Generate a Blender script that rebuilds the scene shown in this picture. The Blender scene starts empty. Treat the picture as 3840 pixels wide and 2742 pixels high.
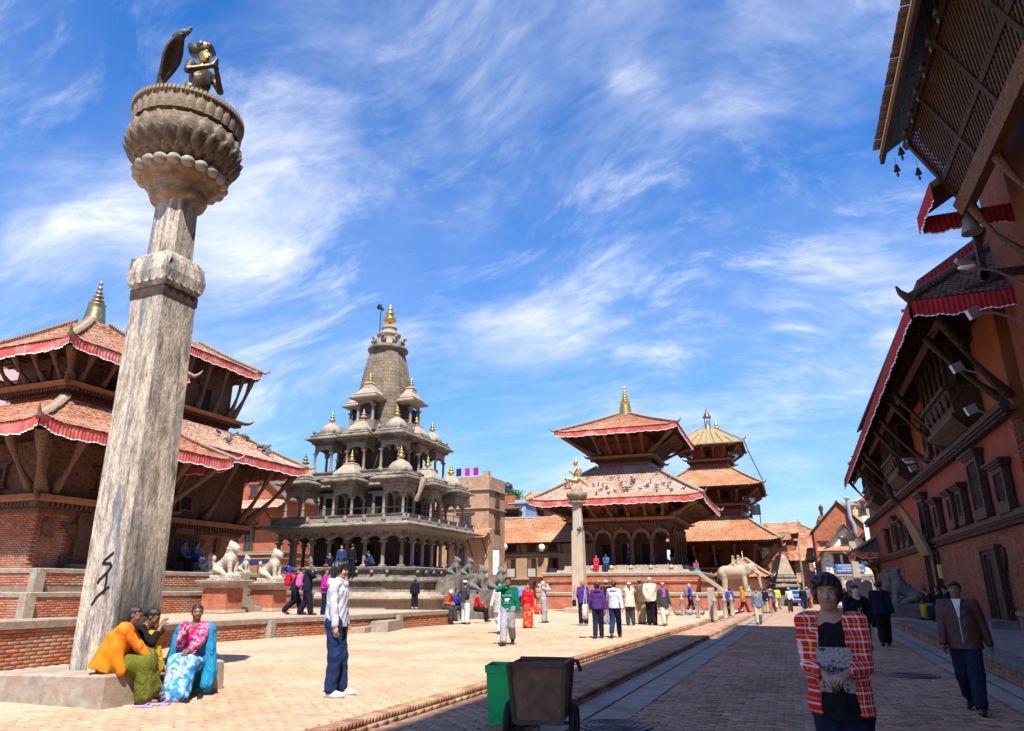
import bpy, math, random, time
import numpy as np
from math import sin, cos, pi, radians as rad
T_START = time.time()
random.seed(7); RNG = np.random.default_rng(7)
SC = bpy.context.scene
COL = SC.collection

# ---------------------------------------------------------------- camera
cam_d = bpy.data.cameras.new('camera'); cam = bpy.data.objects.new('camera', cam_d); COL.objects.link(cam)
cam.location = (0, 0, 1.56)
cam.rotation_euler = (rad(90 + 17.84), 0, rad(20.84))
cam_d.sensor_width = 36; cam_d.lens = 24.375
cam_d.clip_start = 0.05; cam_d.clip_end = 4000
SC.camera = cam

# ---------------------------------------------------------------- sky, sun, exposure
SUN_AZ, SUN_EL = 29.0, 59.0            # azimuth measured from -Y towards +X
wd = bpy.data.worlds.new('World'); SC.world = wd; wd.use_nodes = True
nt = wd.node_tree; nt.nodes.clear()
def wn(t, **kw):
 n = nt.nodes.new(t)
 for k, v in kw.items(): setattr(n, k, v)
 return n
def wl(a, b): nt.links.new(a, b)
out = wn('ShaderNodeOutputWorld'); bg = wn('ShaderNodeBackground'); wl(bg.outputs[0], out.inputs[0])
bg.inputs['Strength'].default_value = 0.076
sky = wn('ShaderNodeTexSky', sky_type='NISHITA', sun_disc=False)
sky.sun_elevation = rad(SUN_EL); sky.sun_rotation = rad(180 - SUN_AZ)
sky.altitude = 1300; sky.air_density = 1.15; sky.dust_density = 0.35; sky.ozone_density = 3.2
hs = wn('ShaderNodeHueSaturation'); hs.inputs['Saturation'].default_value = 2.0; hs.inputs['Value'].default_value = 1.75
hs.inputs['Hue'].default_value = 0.509
wl(sky.outputs[0], hs.inputs['Color'])
tc = wn('ShaderNodeTexCoord'); sep = wn('ShaderNodeSeparateXYZ'); wl(tc.outputs['Generated'], sep.inputs[0])
def wm(op, a, b=None, c=None):
 n = wn('ShaderNodeMath', operation=op)
 for i, x in enumerate((a, b, c)):
  if x is None: continue
  if isinstance(x, (int, float)): n.inputs[i].default_value = x
  else: wl(x, n.inputs[i])
 return n.outputs[0]
zc = wm('ADD', wm('MAXIMUM', sep.outputs['Z'], 0.0), 0.42)
px = wm('DIVIDE', sep.outputs['X'], zc); py = wm('DIVIDE', sep.outputs['Y'], zc)
cmb = wn('ShaderNodeCombineXYZ'); wl(px, cmb.inputs[0]); wl(py, cmb.inputs[1])
def mapping(rot, sc, loc=(0, 0, 0)):
 m = wn('ShaderNodeMapping'); m.inputs['Rotation'].default_value = (0, 0, rad(rot)); m.inputs['Scale'].default_value = sc
 m.inputs['Location'].default_value = loc; return m
def noise(vec, scale, detail, rough, dist=0.0, lac=2.1):
 n = wn('ShaderNodeTexNoise'); n.inputs['Scale'].default_value = scale; n.inputs['Detail'].default_value = detail
 n.inputs['Roughness'].default_value = rough; n.inputs['Distortion'].default_value = dist; n.inputs['Lacunarity'].default_value = lac
 wl(vec, n.inputs['Vector']); return n
# slow domain warp so that the cirrus streaks bend
wrp = noise(cmb.outputs[0], 0.75, 2, 0.5)
wsub = wn('ShaderNodeVectorMath', operation='SUBTRACT'); wl(wrp.outputs['Color'], wsub.inputs[0]); wsub.inputs[1].default_value = (.5, .5, .5)
wsc = wn('ShaderNodeVectorMath', operation='SCALE'); wl(wsub.outputs[0], wsc.inputs[0]); wsc.inputs['Scale'].default_value = .8
wadd = wn('ShaderNodeVectorMath', operation='ADD'); wl(cmb.outputs[0], wadd.inputs[0]); wl(wsc.outputs[0], wadd.inputs[1])
m1 = mapping(118, (1.0, 2.1, 1), (1.3, 4.1, 0)); wl(wadd.outputs[0], m1.inputs['Vector'])
n1 = noise(m1.outputs[0], 2.0, 9, 0.60, 0.25)                       # streaks
m2 = mapping(10, (1, 1.25, 1), (7.2, 2.6, 0)); wl(cmb.outputs[0], m2.inputs['Vector'])
n2 = noise(m2.outputs[0], 1.5, 4, 0.52, 0.3)                          # where clouds gather
m3 = mapping(140, (1.2, 3.4, 1), (3.3, 9.1, 0)); wl(wadd.outputs[0], m3.inputs['Vector'])
n3 = noise(m3.outputs[0], 4.6, 8, 0.66, 0.3)                         # fine fibres
def ss(x, a, b):
 n = wn('ShaderNodeMapRange', interpolation_type='SMOOTHSTEP'); wl(x, n.inputs['Value'])
 n.inputs['From Min'].default_value = a; n.inputs['From Max'].default_value = b; return n.outputs[0]
c1 = wm('MULTIPLY', ss(n1.outputs['Fac'], .39, .76), ss(n2.outputs['Fac'], .24, .66))
c2 = wm('MULTIPLY', ss(n3.outputs['Fac'], .46, .80), ss(n2.outputs['Fac'], .28, .60))
veil = wm('MULTIPLY', ss(n2.outputs['Fac'], .34, .66), 0.09)
hz = wm('MULTIPLY', wm('POWER', wm('SUBTRACT', 1.0, wm('MAXIMUM', sep.outputs['Z'], 0.0)), 3.0), 0.93)
mixh = wn('ShaderNodeMix', data_type='RGBA'); wl(hz, mixh.inputs['Factor']); wl(hs.outputs[0], mixh.inputs[6]); mixh.inputs[7].default_value = (3.9, 5.2, 7.6, 1)
dens = wm('ADD', wm('ADD', wm('MULTIPLY', c1, 0.84), wm('MULTIPLY', c2, 0.55)), veil)
dens = wm('MINIMUM', dens, 0.97)
mix = wn('ShaderNodeMix', data_type='RGBA'); wl(dens, mix.inputs['Factor'])
wl(mixh.outputs[2], mix.inputs[6]); mix.inputs[7].default_value = (7.6, 8.0, 8.9, 1)
wl(mix.outputs[2], bg.inputs['Color'])

sun_d = bpy.data.lights.new('sun', 'SUN'); sun = bpy.data.objects.new('sun', sun_d); COL.objects.link(sun)
sun_d.energy = 5.0; sun_d.angle = rad(0.53); sun_d.color = (1.0, 0.935, 0.84)
sun.rotation_euler = (rad(90 - SUN_EL), 0, rad(SUN_AZ))
sun.location = (20, -40, 60)
SC.view_settings.view_transform = 'Standard'; SC.view_settings.look = 'None'
SC.view_settings.exposure = 0.86; SC.view_settings.gamma = 1.0
SC.cycles.use_denoising = True
SC.cycles.max_bounces = 6; SC.cycles.diffuse_bounces = 2; SC.cycles.glossy_bounces = 3
SC.cycles.sample_clamp_indirect = 8
# ================================================================ helpers
def tag(o, label=None, cat=None, group=None, kind=None):
 if label: o['label'] = label
 if cat: o['category'] = cat
 if group: o['group'] = group
 if kind: o['kind'] = kind
 return o
def thing(name, label, cat, loc=(0, 0, 0), rz=0.0, group=None, sc=1.0):
 o = bpy.data.objects.new(name, None); COL.objects.link(o)
 o.empty_display_size = 0.2
 o.location = loc; o.rotation_euler = (0, 0, rz); o.scale = (sc, sc, sc)
 return tag(o, label, cat, group)
def link(name, me, parent=None, loc=None, rz=None, rot=None, sc=None):
 o = bpy.data.objects.new(name, me); COL.objects.link(o)
 if parent: o.parent = parent
 if loc is not None: o.location = loc
 if rz is not None: o.rotation_euler = (0, 0, rz)
 if rot is not None: o.rotation_euler = rot
 if sc is not None: o.scale = sc if hasattr(sc, '__len__') else (sc, sc, sc)
 return o
def copy_tree(o, parent=None, loc=None, rz=None, label=None, sc=None):
 c = o.copy(); COL.objects.link(c); c.parent = parent
 if loc is not None: c.location = loc
 if rz is not None: c.rotation_euler = (c.rotation_euler[0], c.rotation_euler[1], rz)
 if sc is not None: c.scale = (sc, sc, sc)
 if label: c['label'] = label
 for ch in list(o.children): copy_tree(ch, c)
 return c
def np_mesh(name, V, F, mat=None, smooth=False):
 """V (n,3); F (m,k) all same k"""
 V = np.asarray(V, np.float32); F = np.asarray(F, np.int32)
 me = bpy.data.meshes.new(name)
 me.vertices.add(len(V)); me.vertices.foreach_set('co', V.ravel())
 k = F.shape[1]
 me.loops.add(F.size); me.loops.foreach_set('vertex_index', F.ravel())
 me.polygons.add(len(F))
 me.polygons.foreach_set('loop_start', np.arange(0, F.size, k, dtype=np.int32))
 me.polygons.foreach_set('loop_total', np.full(len(F), k, np.int32))
 if smooth: me.polygons.foreach_set('use_smooth', np.ones(len(F), bool))
 if mat: me.materials.append(mat)
 me.update(calc_edges=True)
 return me
BOXF = np.array([[0, 3, 2, 1], [4, 5, 6, 7], [0, 1, 5, 4], [1, 2, 6, 5], [2, 3, 7, 6], [3, 0, 4, 7]])
def boxes_mesh(name, C, S, mat, R=None, jit=0.0):
 """many boxes at once: C (n,3) centres, S (n,3) sizes, R (n,3,3) optional"""
 C = np.asarray(C, float); n = len(C); S = np.broadcast_to(np.asarray(S, float), (n, 3))
 u = np.array([[-1, -1, -1], [1, -1, -1], [1, 1, -1], [-1, 1, -1], [-1, -1, 1], [1, -1, 1], [1, 1, 1], [-1, 1, 1]]) * .5
 P = u[None] * S[:, None, :]
 if R is not None: P = np.einsum('nij,nkj->nki', R, P)
 P = P + C[:, None, :]
 F = BOXF[None] + (np.arange(n) * 8)[:, None, None]
 return np_mesh(name, P.reshape(-1, 3), F.reshape(-1, 4), mat)

class MB:
 def __init__(s): s.v = []; s.f = []; s.sm = []
 def add(s, vs, fs, smooth=False):
  b = len(s.v); s.v.extend([tuple(map(float, v)) for v in vs])
  for f in fs: s.f.append(tuple(i + b for i in f)); s.sm.append(smooth)
  return s
 def box(s, x0, x1, y0, y1, z0, z1):
  return s.add([(x0, y0, z0), (x1, y0, z0), (x1, y1, z0), (x0, y1, z0), (x0, y0, z1), (x1, y0, z1), (x1, y1, z1), (x0, y1, z1)], BOXF)
 def bx(s, c, sz, rz=0.0, rx=0.0, ry=0.0):
  ex, ey, ez = [a / 2 for a in sz]; vs = []
  for z in (-ez, ez):
   for x, y in ((-ex, -ey), (ex, -ey), (ex, ey), (-ex, ey)):
    X, Y, Z = x, y, z
    if rx: Y, Z = Y * cos(rx) - Z * sin(rx), Y * sin(rx) + Z * cos(rx)
    if ry: X, Z = X * cos(ry) + Z * sin(ry), -X * sin(ry) + Z * cos(ry)
    if rz: X, Y = X * cos(rz) - Y * sin(rz), X * sin(rz) + Y * cos(rz)
    vs.append((X + c[0], Y + c[1], Z + c[2]))
  return s.add(vs, BOXF)
 def loft(s, rings, cap=True, smooth=False, close=True):
  n = len(rings[0]); vs = [p for r in rings for p in r]; fs = []
  for i in range(len(rings) - 1):
   for j in range(n if close else n - 1):
    k = (j + 1) % n
    fs.append((i * n + j, i * n + k, (i + 1) * n + k, (i + 1) * n + j))
  s.add(vs, fs, smooth)
  if cap:
   s.add(rings[0], [tuple(range(n - 1, -1, -1))]); s.add(rings[-1], [tuple(range(n))])
  return s
 def sq(s, levels, cx=0, cy=0, cap=True):
  """levels: (hx, hy, z) square rings lofted upwards"""
  return s.loft([[(cx - a, cy - b, z), (cx + a, cy - b, z), (cx + a, cy + b, z), (cx - a, cy + b, z)] for a, b, z in levels], cap)
 def lathe(s, prof, n=12, c=(0, 0), smooth=True, lobes=0, amp=0.0):
  rings = []
  for r, z in prof:
   ring = []
   for j in range(n):
    t = 2 * pi * j / n
    q = r * (1 + amp * abs(cos(lobes * t / 2))) if lobes else r
    ring.append((c[0] + q * cos(t), c[1] + q * sin(t), z))
   rings.append(ring)
  return s.loft(rings, True, smooth)
 def tube(s, pts, rad_, n=6, smooth=True, cap=True):
  pts = [np.array(p, float) for p in pts]
  if not hasattr(rad_, '__len__'): rad_ = [rad_] * len(pts)
  rings = []; up = None
  for i, p in enumerate(pts):
   d = pts[min(i + 1, len(pts) - 1)] - pts[max(i - 1, 0)]
   d = d / (np.linalg.norm(d) + 1e-9)
   if up is None:
    up = np.array([0, 0, 1.]) if abs(d[2]) < .9 else np.array([1., 0, 0])
   a = np.cross(d, up); a /= np.linalg.norm(a) + 1e-9; b = np.cross(a, d); up = b
   rings.append([tuple(p + rad_[i] * (cos(2 * pi * j / n) * a + sin(2 * pi * j / n) * b)) for j in range(n)])
  return s.loft(rings, cap, smooth)
 def beam(s, p0, p1, w, h, up=(0, 0, 1)):
  """rectangular bar from p0 to p1"""
  p0 = np.array(p0, float); p1 = np.array(p1, float); d = p1 - p0; d /= np.linalg.norm(d)
  u = np.array(up, float); a = np.cross(d, u)
  if np.linalg.norm(a) < 1e-4: a = np.cross(d, np.array([1., 0, 0]))
  a /= np.linalg.norm(a); b = np.cross(a, d)
  r = lambda p: [tuple(p + sx * a * w / 2 + sy * b * h / 2) for sx, sy in ((-1, -1), (1, -1), (1, 1), (-1, 1))]
  return s.loft([r(p0), r(p1)])
 def ball(s, c, r, n=8, m=5):
  r = r if hasattr(r, '__len__') else (r, r, r)
  rings = []
  for i in range(m + 1):
   t = -pi / 2 + pi * (i + .02) / (m + .04)
   rings.append([(c[0] + r[0] * cos(t) * cos(2 * pi * j / n), c[1] + r[1] * cos(t) * sin(2 * pi * j / n), c[2] + r[2] * sin(t)) for j in range(n)])
  return s.loft(rings, True, True)
 def mesh(s, name, mat):
  me = bpy.data.meshes.new(name); me.from_pydata(s.v, [], s.f)
  me.polygons.foreach_set('use_smooth', np.array(s.sm, bool))
  if mat: me.materials.append(mat)
  return me
 def build(s, name, mat, parent=None, loc=None, rz=None):
  return link(name, s.mesh(name, mat), parent, loc, rz)

GLYPH = {}
def make_glyphs(words):
 obs = []
 for w in words:
  c = bpy.data.curves.new('lettering', 'FONT'); c.body = w; c.size = 1; c.align_x = 'CENTER'; c.align_y = 'CENTER'; c.extrude = .004
  o = bpy.data.objects.new('lettering', c); COL.objects.link(o); obs.append((w, o))
 dg = bpy.context.evaluated_depsgraph_get()
 for w, o in obs: GLYPH[w] = bpy.data.meshes.new_from_object(o.evaluated_get(dg))
 for w, o in obs: bpy.data.objects.remove(o)
make_glyphs(list('YAKWINSTP8') + ['CAFE', 'BOULEVARDS', 'ALABAMA', 'POWER HOUSE', 'USA'])
# ---------------------------------------------------------------- materials
MATS = {}
def _new(name):
 m = bpy.data.materials.new(name); m.use_nodes = True; n = m.node_tree
 return m, n, n.nodes['Principled BSDF']
class NT:
 def __init__(s, tree): s.t = tree
 def n(s, ty, ins=None, **kw):
  x = s.t.nodes.new(ty)
  for k, v in kw.items(): setattr(x, k, v)
  if ins:
   for k, v in ins.items():
    if hasattr(v, 'is_output'): s.t.links.new(v, x.inputs[k])
    else: x.inputs[k].default_value = v
  return x
 def l(s, a, b): s.t.links.new(a, b)
 def math(s, op, a, b=0.0):
  return s.n('ShaderNodeMath', {0: a, 1: b}, operation=op).outputs[0]
 def mixc(s, f, a, b, bl='MIX'):
  x = s.n('ShaderNodeMix', data_type='RGBA', blend_type=bl)
  for sock, v in ((x.inputs['Factor'], f), (x.inputs[6], a), (x.inputs[7], b)):
   if hasattr(v, 'is_output'): s.l(v, sock)
   else: sock.default_value = v if not isinstance(v, tuple) or len(v) == 4 else (*v, 1)
  return x.outputs[2]
 def ramp(s, f, stops):
  x = s.n('ShaderNodeValToRGB', {0: f}); e = x.color_ramp.elements
  while len(e) < len(stops): e.new(0.5)
  for i, (p, c) in enumerate(stops): e[i].position = p; e[i].color = (*c, 1) if len(c) == 3 else c
  return x.outputs[0]
 def noise(s, vec, sc, det=4, ro=.55, di=0.0):
  x = s.n('ShaderNodeTexNoise', {'Scale': sc, 'Detail': det, 'Roughness': ro, 'Distortion': di})
  if vec is not None: s.l(vec, x.inputs['Vector'])
  return x.outputs['Fac']
 def bump(s, bsdf, h, st, dist=0.02):
  b = s.n('ShaderNodeBump', {'Height': h, 'Strength': st, 'Distance': dist}); s.l(b.outputs[0], bsdf.inputs['Normal'])
def cmul(c, k): return tuple(min(1, max(0, a * k)) for a in c[:3])
def world_pos(N):
 return N.n('ShaderNodeNewGeometry').outputs['Position']

def m_surf(name, col, col2=None, rough=.8, sc=6.0, det=5, bump=.25, bsc=None, metal=0.0, stain=None, stain_sc=1.2, obj_rand=0.0, stretch=None, spec=.3):
 """mottled surface: two colours mixed by noise, optional big stains"""
 if name in MATS: return MATS[name]
 m, t, b = _new(name); N = NT(t)
 p = N.n('ShaderNodeTexCoord').outputs['Object']
 if stretch:
  mp = N.n('ShaderNodeMapping', {'Vector': p, 'Scale': stretch}); p = mp.outputs[0]
 col2 = col2 or cmul(col, .6)
 f = N.noise(p, sc, det, .6)
 c = N.ramp(f, [(.28, col2), (.70, col)])
 if stain:
  f2 = N.noise(p, stain_sc, 5, .62, .4)
  s_ = N.ramp(f2, [(.47, (0, 0, 0)), (.66, (1, 1, 1))])
  c = N.mixc(s_, c, (*stain, 1))
 if obj_rand:
  r = N.n('ShaderNodeObjectInfo').outputs['Random']
  k = N.math('ADD', N.math('MULTIPLY', r, obj_rand), 1 - obj_rand / 2)
  c = N.mixc(1.0, c, k, 'MULTIPLY')
 N.l(c, b.inputs['Base Color']); b.inputs['Roughness'].default_value = rough; b.inputs['Metallic'].default_value = metal
 b.inputs['Specular IOR Level'].default_value = spec
 if bump:
  h = N.noise(p, (bsc or sc * 2.5), 6, .65); N.bump(b, h, bump)
 MATS[name] = m; return m
def m_island(name, cols, rough=.85, bump=.3, dirt=None, dirt_sc=.8, nsc=14.0, dirt_lo=.5, dirt_hi=.7):
 """pieces coloured one by one: random per island plus random per object"""
 if name in MATS: return MATS[name]
 m, t, b = _new(name); N = NT(t)
 ri = N.n('ShaderNodeNewGeometry').outputs['Random Per Island']; ro = N.n('ShaderNodeObjectInfo').outputs['Random']
 r = N.math('FRACT', N.math('ADD', ri, N.math('MULTIPLY', ro, 7.31)))
 k = len(cols); c = N.ramp(r, [(i / max(1, k - 1), cc) for i, cc in enumerate(cols)])
 p = world_pos(N)
 f = N.noise(p, nsc, 4, .6)
 c = N.mixc(.75, c, N.ramp(f, [(.3, (.55, .55, .55)), (.7, (1.15, 1.12, 1.1))]), 'MULTIPLY')
 c = N.mixc(1.0, c, N.ramp(N.noise(p, .4, 7, .68, .5), [(.34, (.74, .72, .70)), (.60, (1.03, 1.03, 1.03))]), 'MULTIPLY')
 if dirt:
  d = N.ramp(N.noise(p, dirt_sc, 5, .6, .3), [(dirt_lo, (0, 0, 0)), (dirt_hi, (1, 1, 1))])
  c = N.mixc(d, c, (*dirt, 1))
 N.l(c, b.inputs['Base Color']); b.inputs['Roughness'].default_value = rough; b.inputs['Specular IOR Level'].default_value = .25
 if bump: N.bump(b, N.noise(p, nsc * 4, 4, .6), bump, .01)
 MATS[name] = m; return m
def m_brick(name, c1, c2, mortar, bw=.22, bh=.065, ms=.010, rough=.9, bump=.5, dirt=None, dirt_sc=.5):
 """brickwork on axis-aligned walls too far away to pick bricks apart"""
 if name in MATS: return MATS[name]
 m, t, b = _new(name); N = NT(t)
 sp = N.n('ShaderNodeSeparateXYZ', {0: N.n('ShaderNodeTexCoord').outputs['Object']})
 v = N.n('ShaderNodeCombineXYZ', {0: N.math('ADD', sp.outputs[0], sp.outputs[1]), 1: sp.outputs[2]})
 br = N.n('ShaderNodeTexBrick', {'Vector': v.outputs[0], 'Color1': (*c1, 1), 'Color2': (*c2, 1), 'Mortar': (*mortar, 1), 'Scale': 1.0, 'Mortar Size': ms,
         'Brick Width': bw, 'Row Height': bh, 'Bias': 0.0, 'Mortar Smooth': .2})
 p = N.n('ShaderNodeTexCoord').outputs['Object']
 c = N.mixc(.8, br.outputs['Color'], N.ramp(N.noise(p, 2.2, 6, .65), [(.3, (.55, .52, .5)), (.72, (1.2, 1.15, 1.1))]), 'MULTIPLY')
 if dirt:
  d = N.ramp(N.noise(p, dirt_sc, 5, .6, .4), [(.5, (0, 0, 0)), (.72, (1, 1, 1))])
  c = N.mixc(d, c, (*dirt, 1))
 N.l(c, b.inputs['Base Color']); b.inputs['Roughness'].default_value = rough; b.inputs['Specular IOR Level'].default_value = .2
 if bump:
  h = N.math('ADD', N.math('MULTIPLY', br.outputs['Fac'], -1.0), N.noise(p, 30, 3))
  N.bump(b, h, bump, .012)
 MATS[name] = m; return m
def m_carved(name, c1, c2, sc=9.0, rough=.6, bump=.9, stretch=None):
 """dense wood or stone carving seen from afar"""
 if name in MATS: return MATS[name]
 m, t, b = _new(name); N = NT(t)
 p = N.n('ShaderNodeTexCoord').outputs['Object']
 if stretch: p = N.n('ShaderNodeMapping', {'Vector': p, 'Scale': stretch}).outputs[0]
 vo = N.n('ShaderNodeTexVoronoi', {'Vector': p, 'Scale': sc}, feature='SMOOTH_F1')
 h = N.math('ADD', vo.outputs['Distance'], N.math('MULTIPLY', N.noise(p, sc * 2.2, 5, .65), .8))
 c = N.ramp(h, [(.35, c2), (.85, c1)])
 N.l(c, b.inputs['Base Color']); b.inputs['Roughness'].default_value = rough; b.inputs['Specular IOR Level'].default_value = .25
 N.bump(b, h, bump, .05)
 MATS[name] = m; return m
def m_cloth(name, col, col2=None, rough=.92, sc=14.0, bump=.15):
 k = 'cloth_' + name
 if k in MATS: return MATS[k]
 m, t, b = _new(k); N = NT(t); p = N.n('ShaderNodeTexCoord').outputs['Object']
 q = N.n('ShaderNodeMapping', {'Vector': p, 'Scale': (1, 1, .55)}).outputs[0]
 f = N.noise(q, 7, 4, .55, 1.6); g = N.noise(p, sc * 2, 3, .6)
 c = N.ramp(N.math('ADD', N.math('MULTIPLY', f, .7), N.math('MULTIPLY', g, .3)), [(.3, cmul(col, .70)), (.7, cmul(col, 1.08))])
 N.l(c, b.inputs['Base Color']); b.inputs['Roughness'].default_value = rough; b.inputs['Specular IOR Level'].default_value = .15
 N.bump(b, N.math('ADD', f, N.math('MULTIPLY', N.noise(p, 180, 2, .5), .05)), .85, .05)
 MATS[k] = m; return m
def m_pattern(name, stops, sc=9.0, kind='noise', rough=.9):
 if name in MATS: return MATS[name]
 m, t, b = _new(name); N = NT(t); p = N.n('ShaderNodeTexCoord').outputs['Object']
 if kind == 'noise': f = N.noise(p, sc, 3, .55, .6)
 elif kind == 'voronoi': f = N.n('ShaderNodeTexVoronoi', {'Vector': p, 'Scale': sc}).outputs['Distance']
 else:
  sp = N.n('ShaderNodeSeparateXYZ', {0: p}); f = N.math('FRACT', N.math('MULTIPLY', sp.outputs[{'sx': 0, 'sy': 1, 'sz': 2}[kind]], sc))
 N.l(N.ramp(f, stops), b.inputs['Base Color']); b.inputs['Roughness'].default_value = rough; b.inputs['Specular IOR Level'].default_value = .15
 MATS[name] = m; return m
def m_plaid(name, red, white, yellow, dark, sc=11.0):
 if name in MATS: return MATS[name]
 m, t, b = _new(name); N = NT(t); sp = N.n('ShaderNodeSeparateXYZ', {0: N.n('ShaderNodeTexCoord').outputs['Object']})
 def stripes(ax):
  f = N.math('FRACT', N.math('MULTIPLY', ax, sc))
  a = N.ramp(f, [(0, red), (.30, red), (.36, white), (.47, white), (.52, red), (.80, yellow), (.86, yellow), (.90, red), (.94, dark), (.97, dark), (1, red)])
  a.node.color_ramp.interpolation = 'CONSTANT'; return a
 hx = N.math('ADD', sp.outputs[0], N.math('MULTIPLY', sp.outputs[1], .9))
 c = N.mixc(.5, stripes(hx), stripes(sp.outputs[2]))
 N.l(c, b.inputs['Base Color']); b.inputs['Roughness'].default_value = .9; b.inputs['Specular IOR Level'].default_value = .1
 MATS[name] = m; return m
def m_flat(name, col, rough=.6, metal=0.0, emit=0.0, spec=.4):
 if name in MATS: return MATS[name]
 m, t, b = _new(name); b.inputs['Base Color'].default_value = (*col, 1); b.inputs['Roughness'].default_value = rough
 b.inputs['Metallic'].default_value = metal; b.inputs['Specular IOR Level'].default_value = spec
 MATS[name] = m; return m

# ---------------------------------------------------------------- implicit surfaces (figures, animals, statues)
def surf_nets(f, lo, h):
 s = f < 0
 nx, ny, nz = f.shape
 c = np.zeros((nx - 1, ny - 1, nz - 1), np.int8)
 for dx in (0, 1):
  for dy in (0, 1):
   for dz in (0, 1):
    c += s[dx:nx - 1 + dx, dy:ny - 1 + dy, dz:nz - 1 + dz]
 act = (c > 0) & (c < 8)
 idx = np.argwhere(act)
 if len(idx) == 0: return None
 num = np.full(act.shape, -1, np.int32); num[act] = np.arange(len(idx))
 acc = np.zeros((len(idx), 3)); cnt = np.zeros(len(idx))
 cor = [(0, 0, 0), (1, 0, 0), (0, 1, 0), (1, 1, 0), (0, 0, 1), (1, 0, 1), (0, 1, 1), (1, 1, 1)]
 val = [f[idx[:, 0] + a, idx[:, 1] + b, idx[:, 2] + d] for a, b, d in cor]
 for i in range(8):
  for ax in range(3):
   if cor[i][ax]: continue
   j = i | (1 << ax)
   a, b = val[i], val[j]; mk = (a < 0) != (b < 0)
   t = np.where(mk, a / np.where(mk, a - b, 1), 0)
   p = np.tile(np.array(cor[i], float), (len(idx), 1)); p[:, ax] += t
   acc[mk] += p[mk]; cnt[mk] += 1
 V = (idx + acc / np.maximum(cnt, 1)[:, None]) * h + lo
 Fs = []
 for ax in range(3):
  a1, a2 = (ax + 1) % 3, (ax + 2) % 3
  sl0 = [slice(None)] * 3; sl1 = [slice(None)] * 3
  sl0[ax] = slice(0, f.shape[ax] - 1); sl1[ax] = slice(1, None)
  A = s[tuple(sl0)]; B = s[tuple(sl1)]
  cr = np.argwhere(A != B)
  cr = cr[(cr[:, a1] > 0) & (cr[:, a2] > 0) & (cr[:, a1] < f.shape[a1] - 1) & (cr[:, a2] < f.shape[a2] - 1)]
  if len(cr) == 0: continue
  def q(d1, d2):
   k = cr.copy(); k[:, a1] -= d1; k[:, a2] -= d2; return num[k[:, 0], k[:, 1], k[:, 2]]
  fa = np.stack([q(1, 1), q(0, 1), q(0, 0), q(1, 0)], 1)
  flip = ~A[cr[:, 0], cr[:, 1], cr[:, 2]]
  fa[flip] = fa[flip][:, ::-1]
  Fs.append(fa)
 F = np.concatenate(Fs); F = F[(F >= 0).all(1)]
 return V, F
def _rot(rx=0, ry=0, rz=0):
 a, b, c = rx, ry, rz
 X = np.array([[1, 0, 0], [0, cos(a), -sin(a)], [0, sin(a), cos(a)]]); Y = np.array([[cos(b), 0, sin(b)], [0, 1, 0], [-sin(b), 0, cos(b)]])
 Z = np.array([[cos(c), -sin(c), 0], [sin(c), cos(c), 0], [0, 0, 1]]); return Z @ Y @ X
class Cap:
 def __init__(s, a, b, ra, rb, k=.03, flat=None, op='u'):
  s.a = np.array(a, float); s.b = np.array(b, float); s.ra, s.rb, s.k, s.op = ra, rb, k, op
  r = max(ra, rb); s.lo = np.minimum(s.a, s.b) - r; s.hi = np.maximum(s.a, s.b) + r
 def grow(s, e): return Cap(s.a, s.b, s.ra + e, s.rb + e, s.k, op=s.op)
 def ev(s, p):
  ba = s.b - s.a; L = float(ba @ ba) + 1e-12; q = p - s.a.astype(np.float32)
  t = np.clip((q @ ba.astype(np.float32)) / L, 0, 1)
  d = q - t[..., None] * ba.astype(np.float32)
  return np.sqrt((d * d).sum(-1)) - (s.ra + (s.rb - s.ra) * t)
class Ell:
 def __init__(s, c, r, R=None, k=.03, op='u'):
  s.c = np.array(c, float); s.r = np.array(r if hasattr(r, '__len__') else (r, r, r), float); s.R = R; s.k = k; s.op = op
  m = s.r.max() if R is not None else s.r; s.lo = s.c - m; s.hi = s.c + m
 def grow(s, e): return Ell(s.c, s.r + e, s.R, s.k, s.op)
 def ev(s, p):
  q = p - s.c.astype(np.float32)
  if s.R is not None: q = q @ s.R.astype(np.float32)
  a = q / s.r.astype(np.float32); k0 = np.sqrt((a * a).sum(-1)); b = a / s.r.astype(np.float32); k1 = np.sqrt((b * b).sum(-1)) + 1e-6
  return k0 * (k0 - 1) / k1
class Bx:
 def __init__(s, c, hsz, rnd=.02, R=None, k=.02, op='u'):
  s.c = np.array(c, float); s.h = np.array(hsz, float); s.rnd = rnd; s.R = R; s.k = k; s.op = op
  m = np.linalg.norm(s.h) if R is not None else s.h; s.lo = s.c - m; s.hi = s.c + m
 def grow(s, e): return Bx(s.c, s.h + e, s.rnd + e, s.R, s.k, s.op)
 def ev(s, p):
  q = p - s.c.astype(np.float32)
  if s.R is not None: q = q @ s.R.astype(np.float32)
  q = np.abs(q) - (s.h - s.rnd).astype(np.float32)
  return np.sqrt((np.maximum(q, 0) ** 2).sum(-1)) + np.minimum(q.max(-1), 0) - s.rnd
class Fn:
 """any function of (p) with bounds"""
 def __init__(s, fn, lo, hi, k=.02, op='u'): s.fn = fn; s.lo = np.array(lo, float); s.hi = np.array(hi, float); s.k = k; s.op = op
 def ev(s, p): return s.fn(p)
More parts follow.
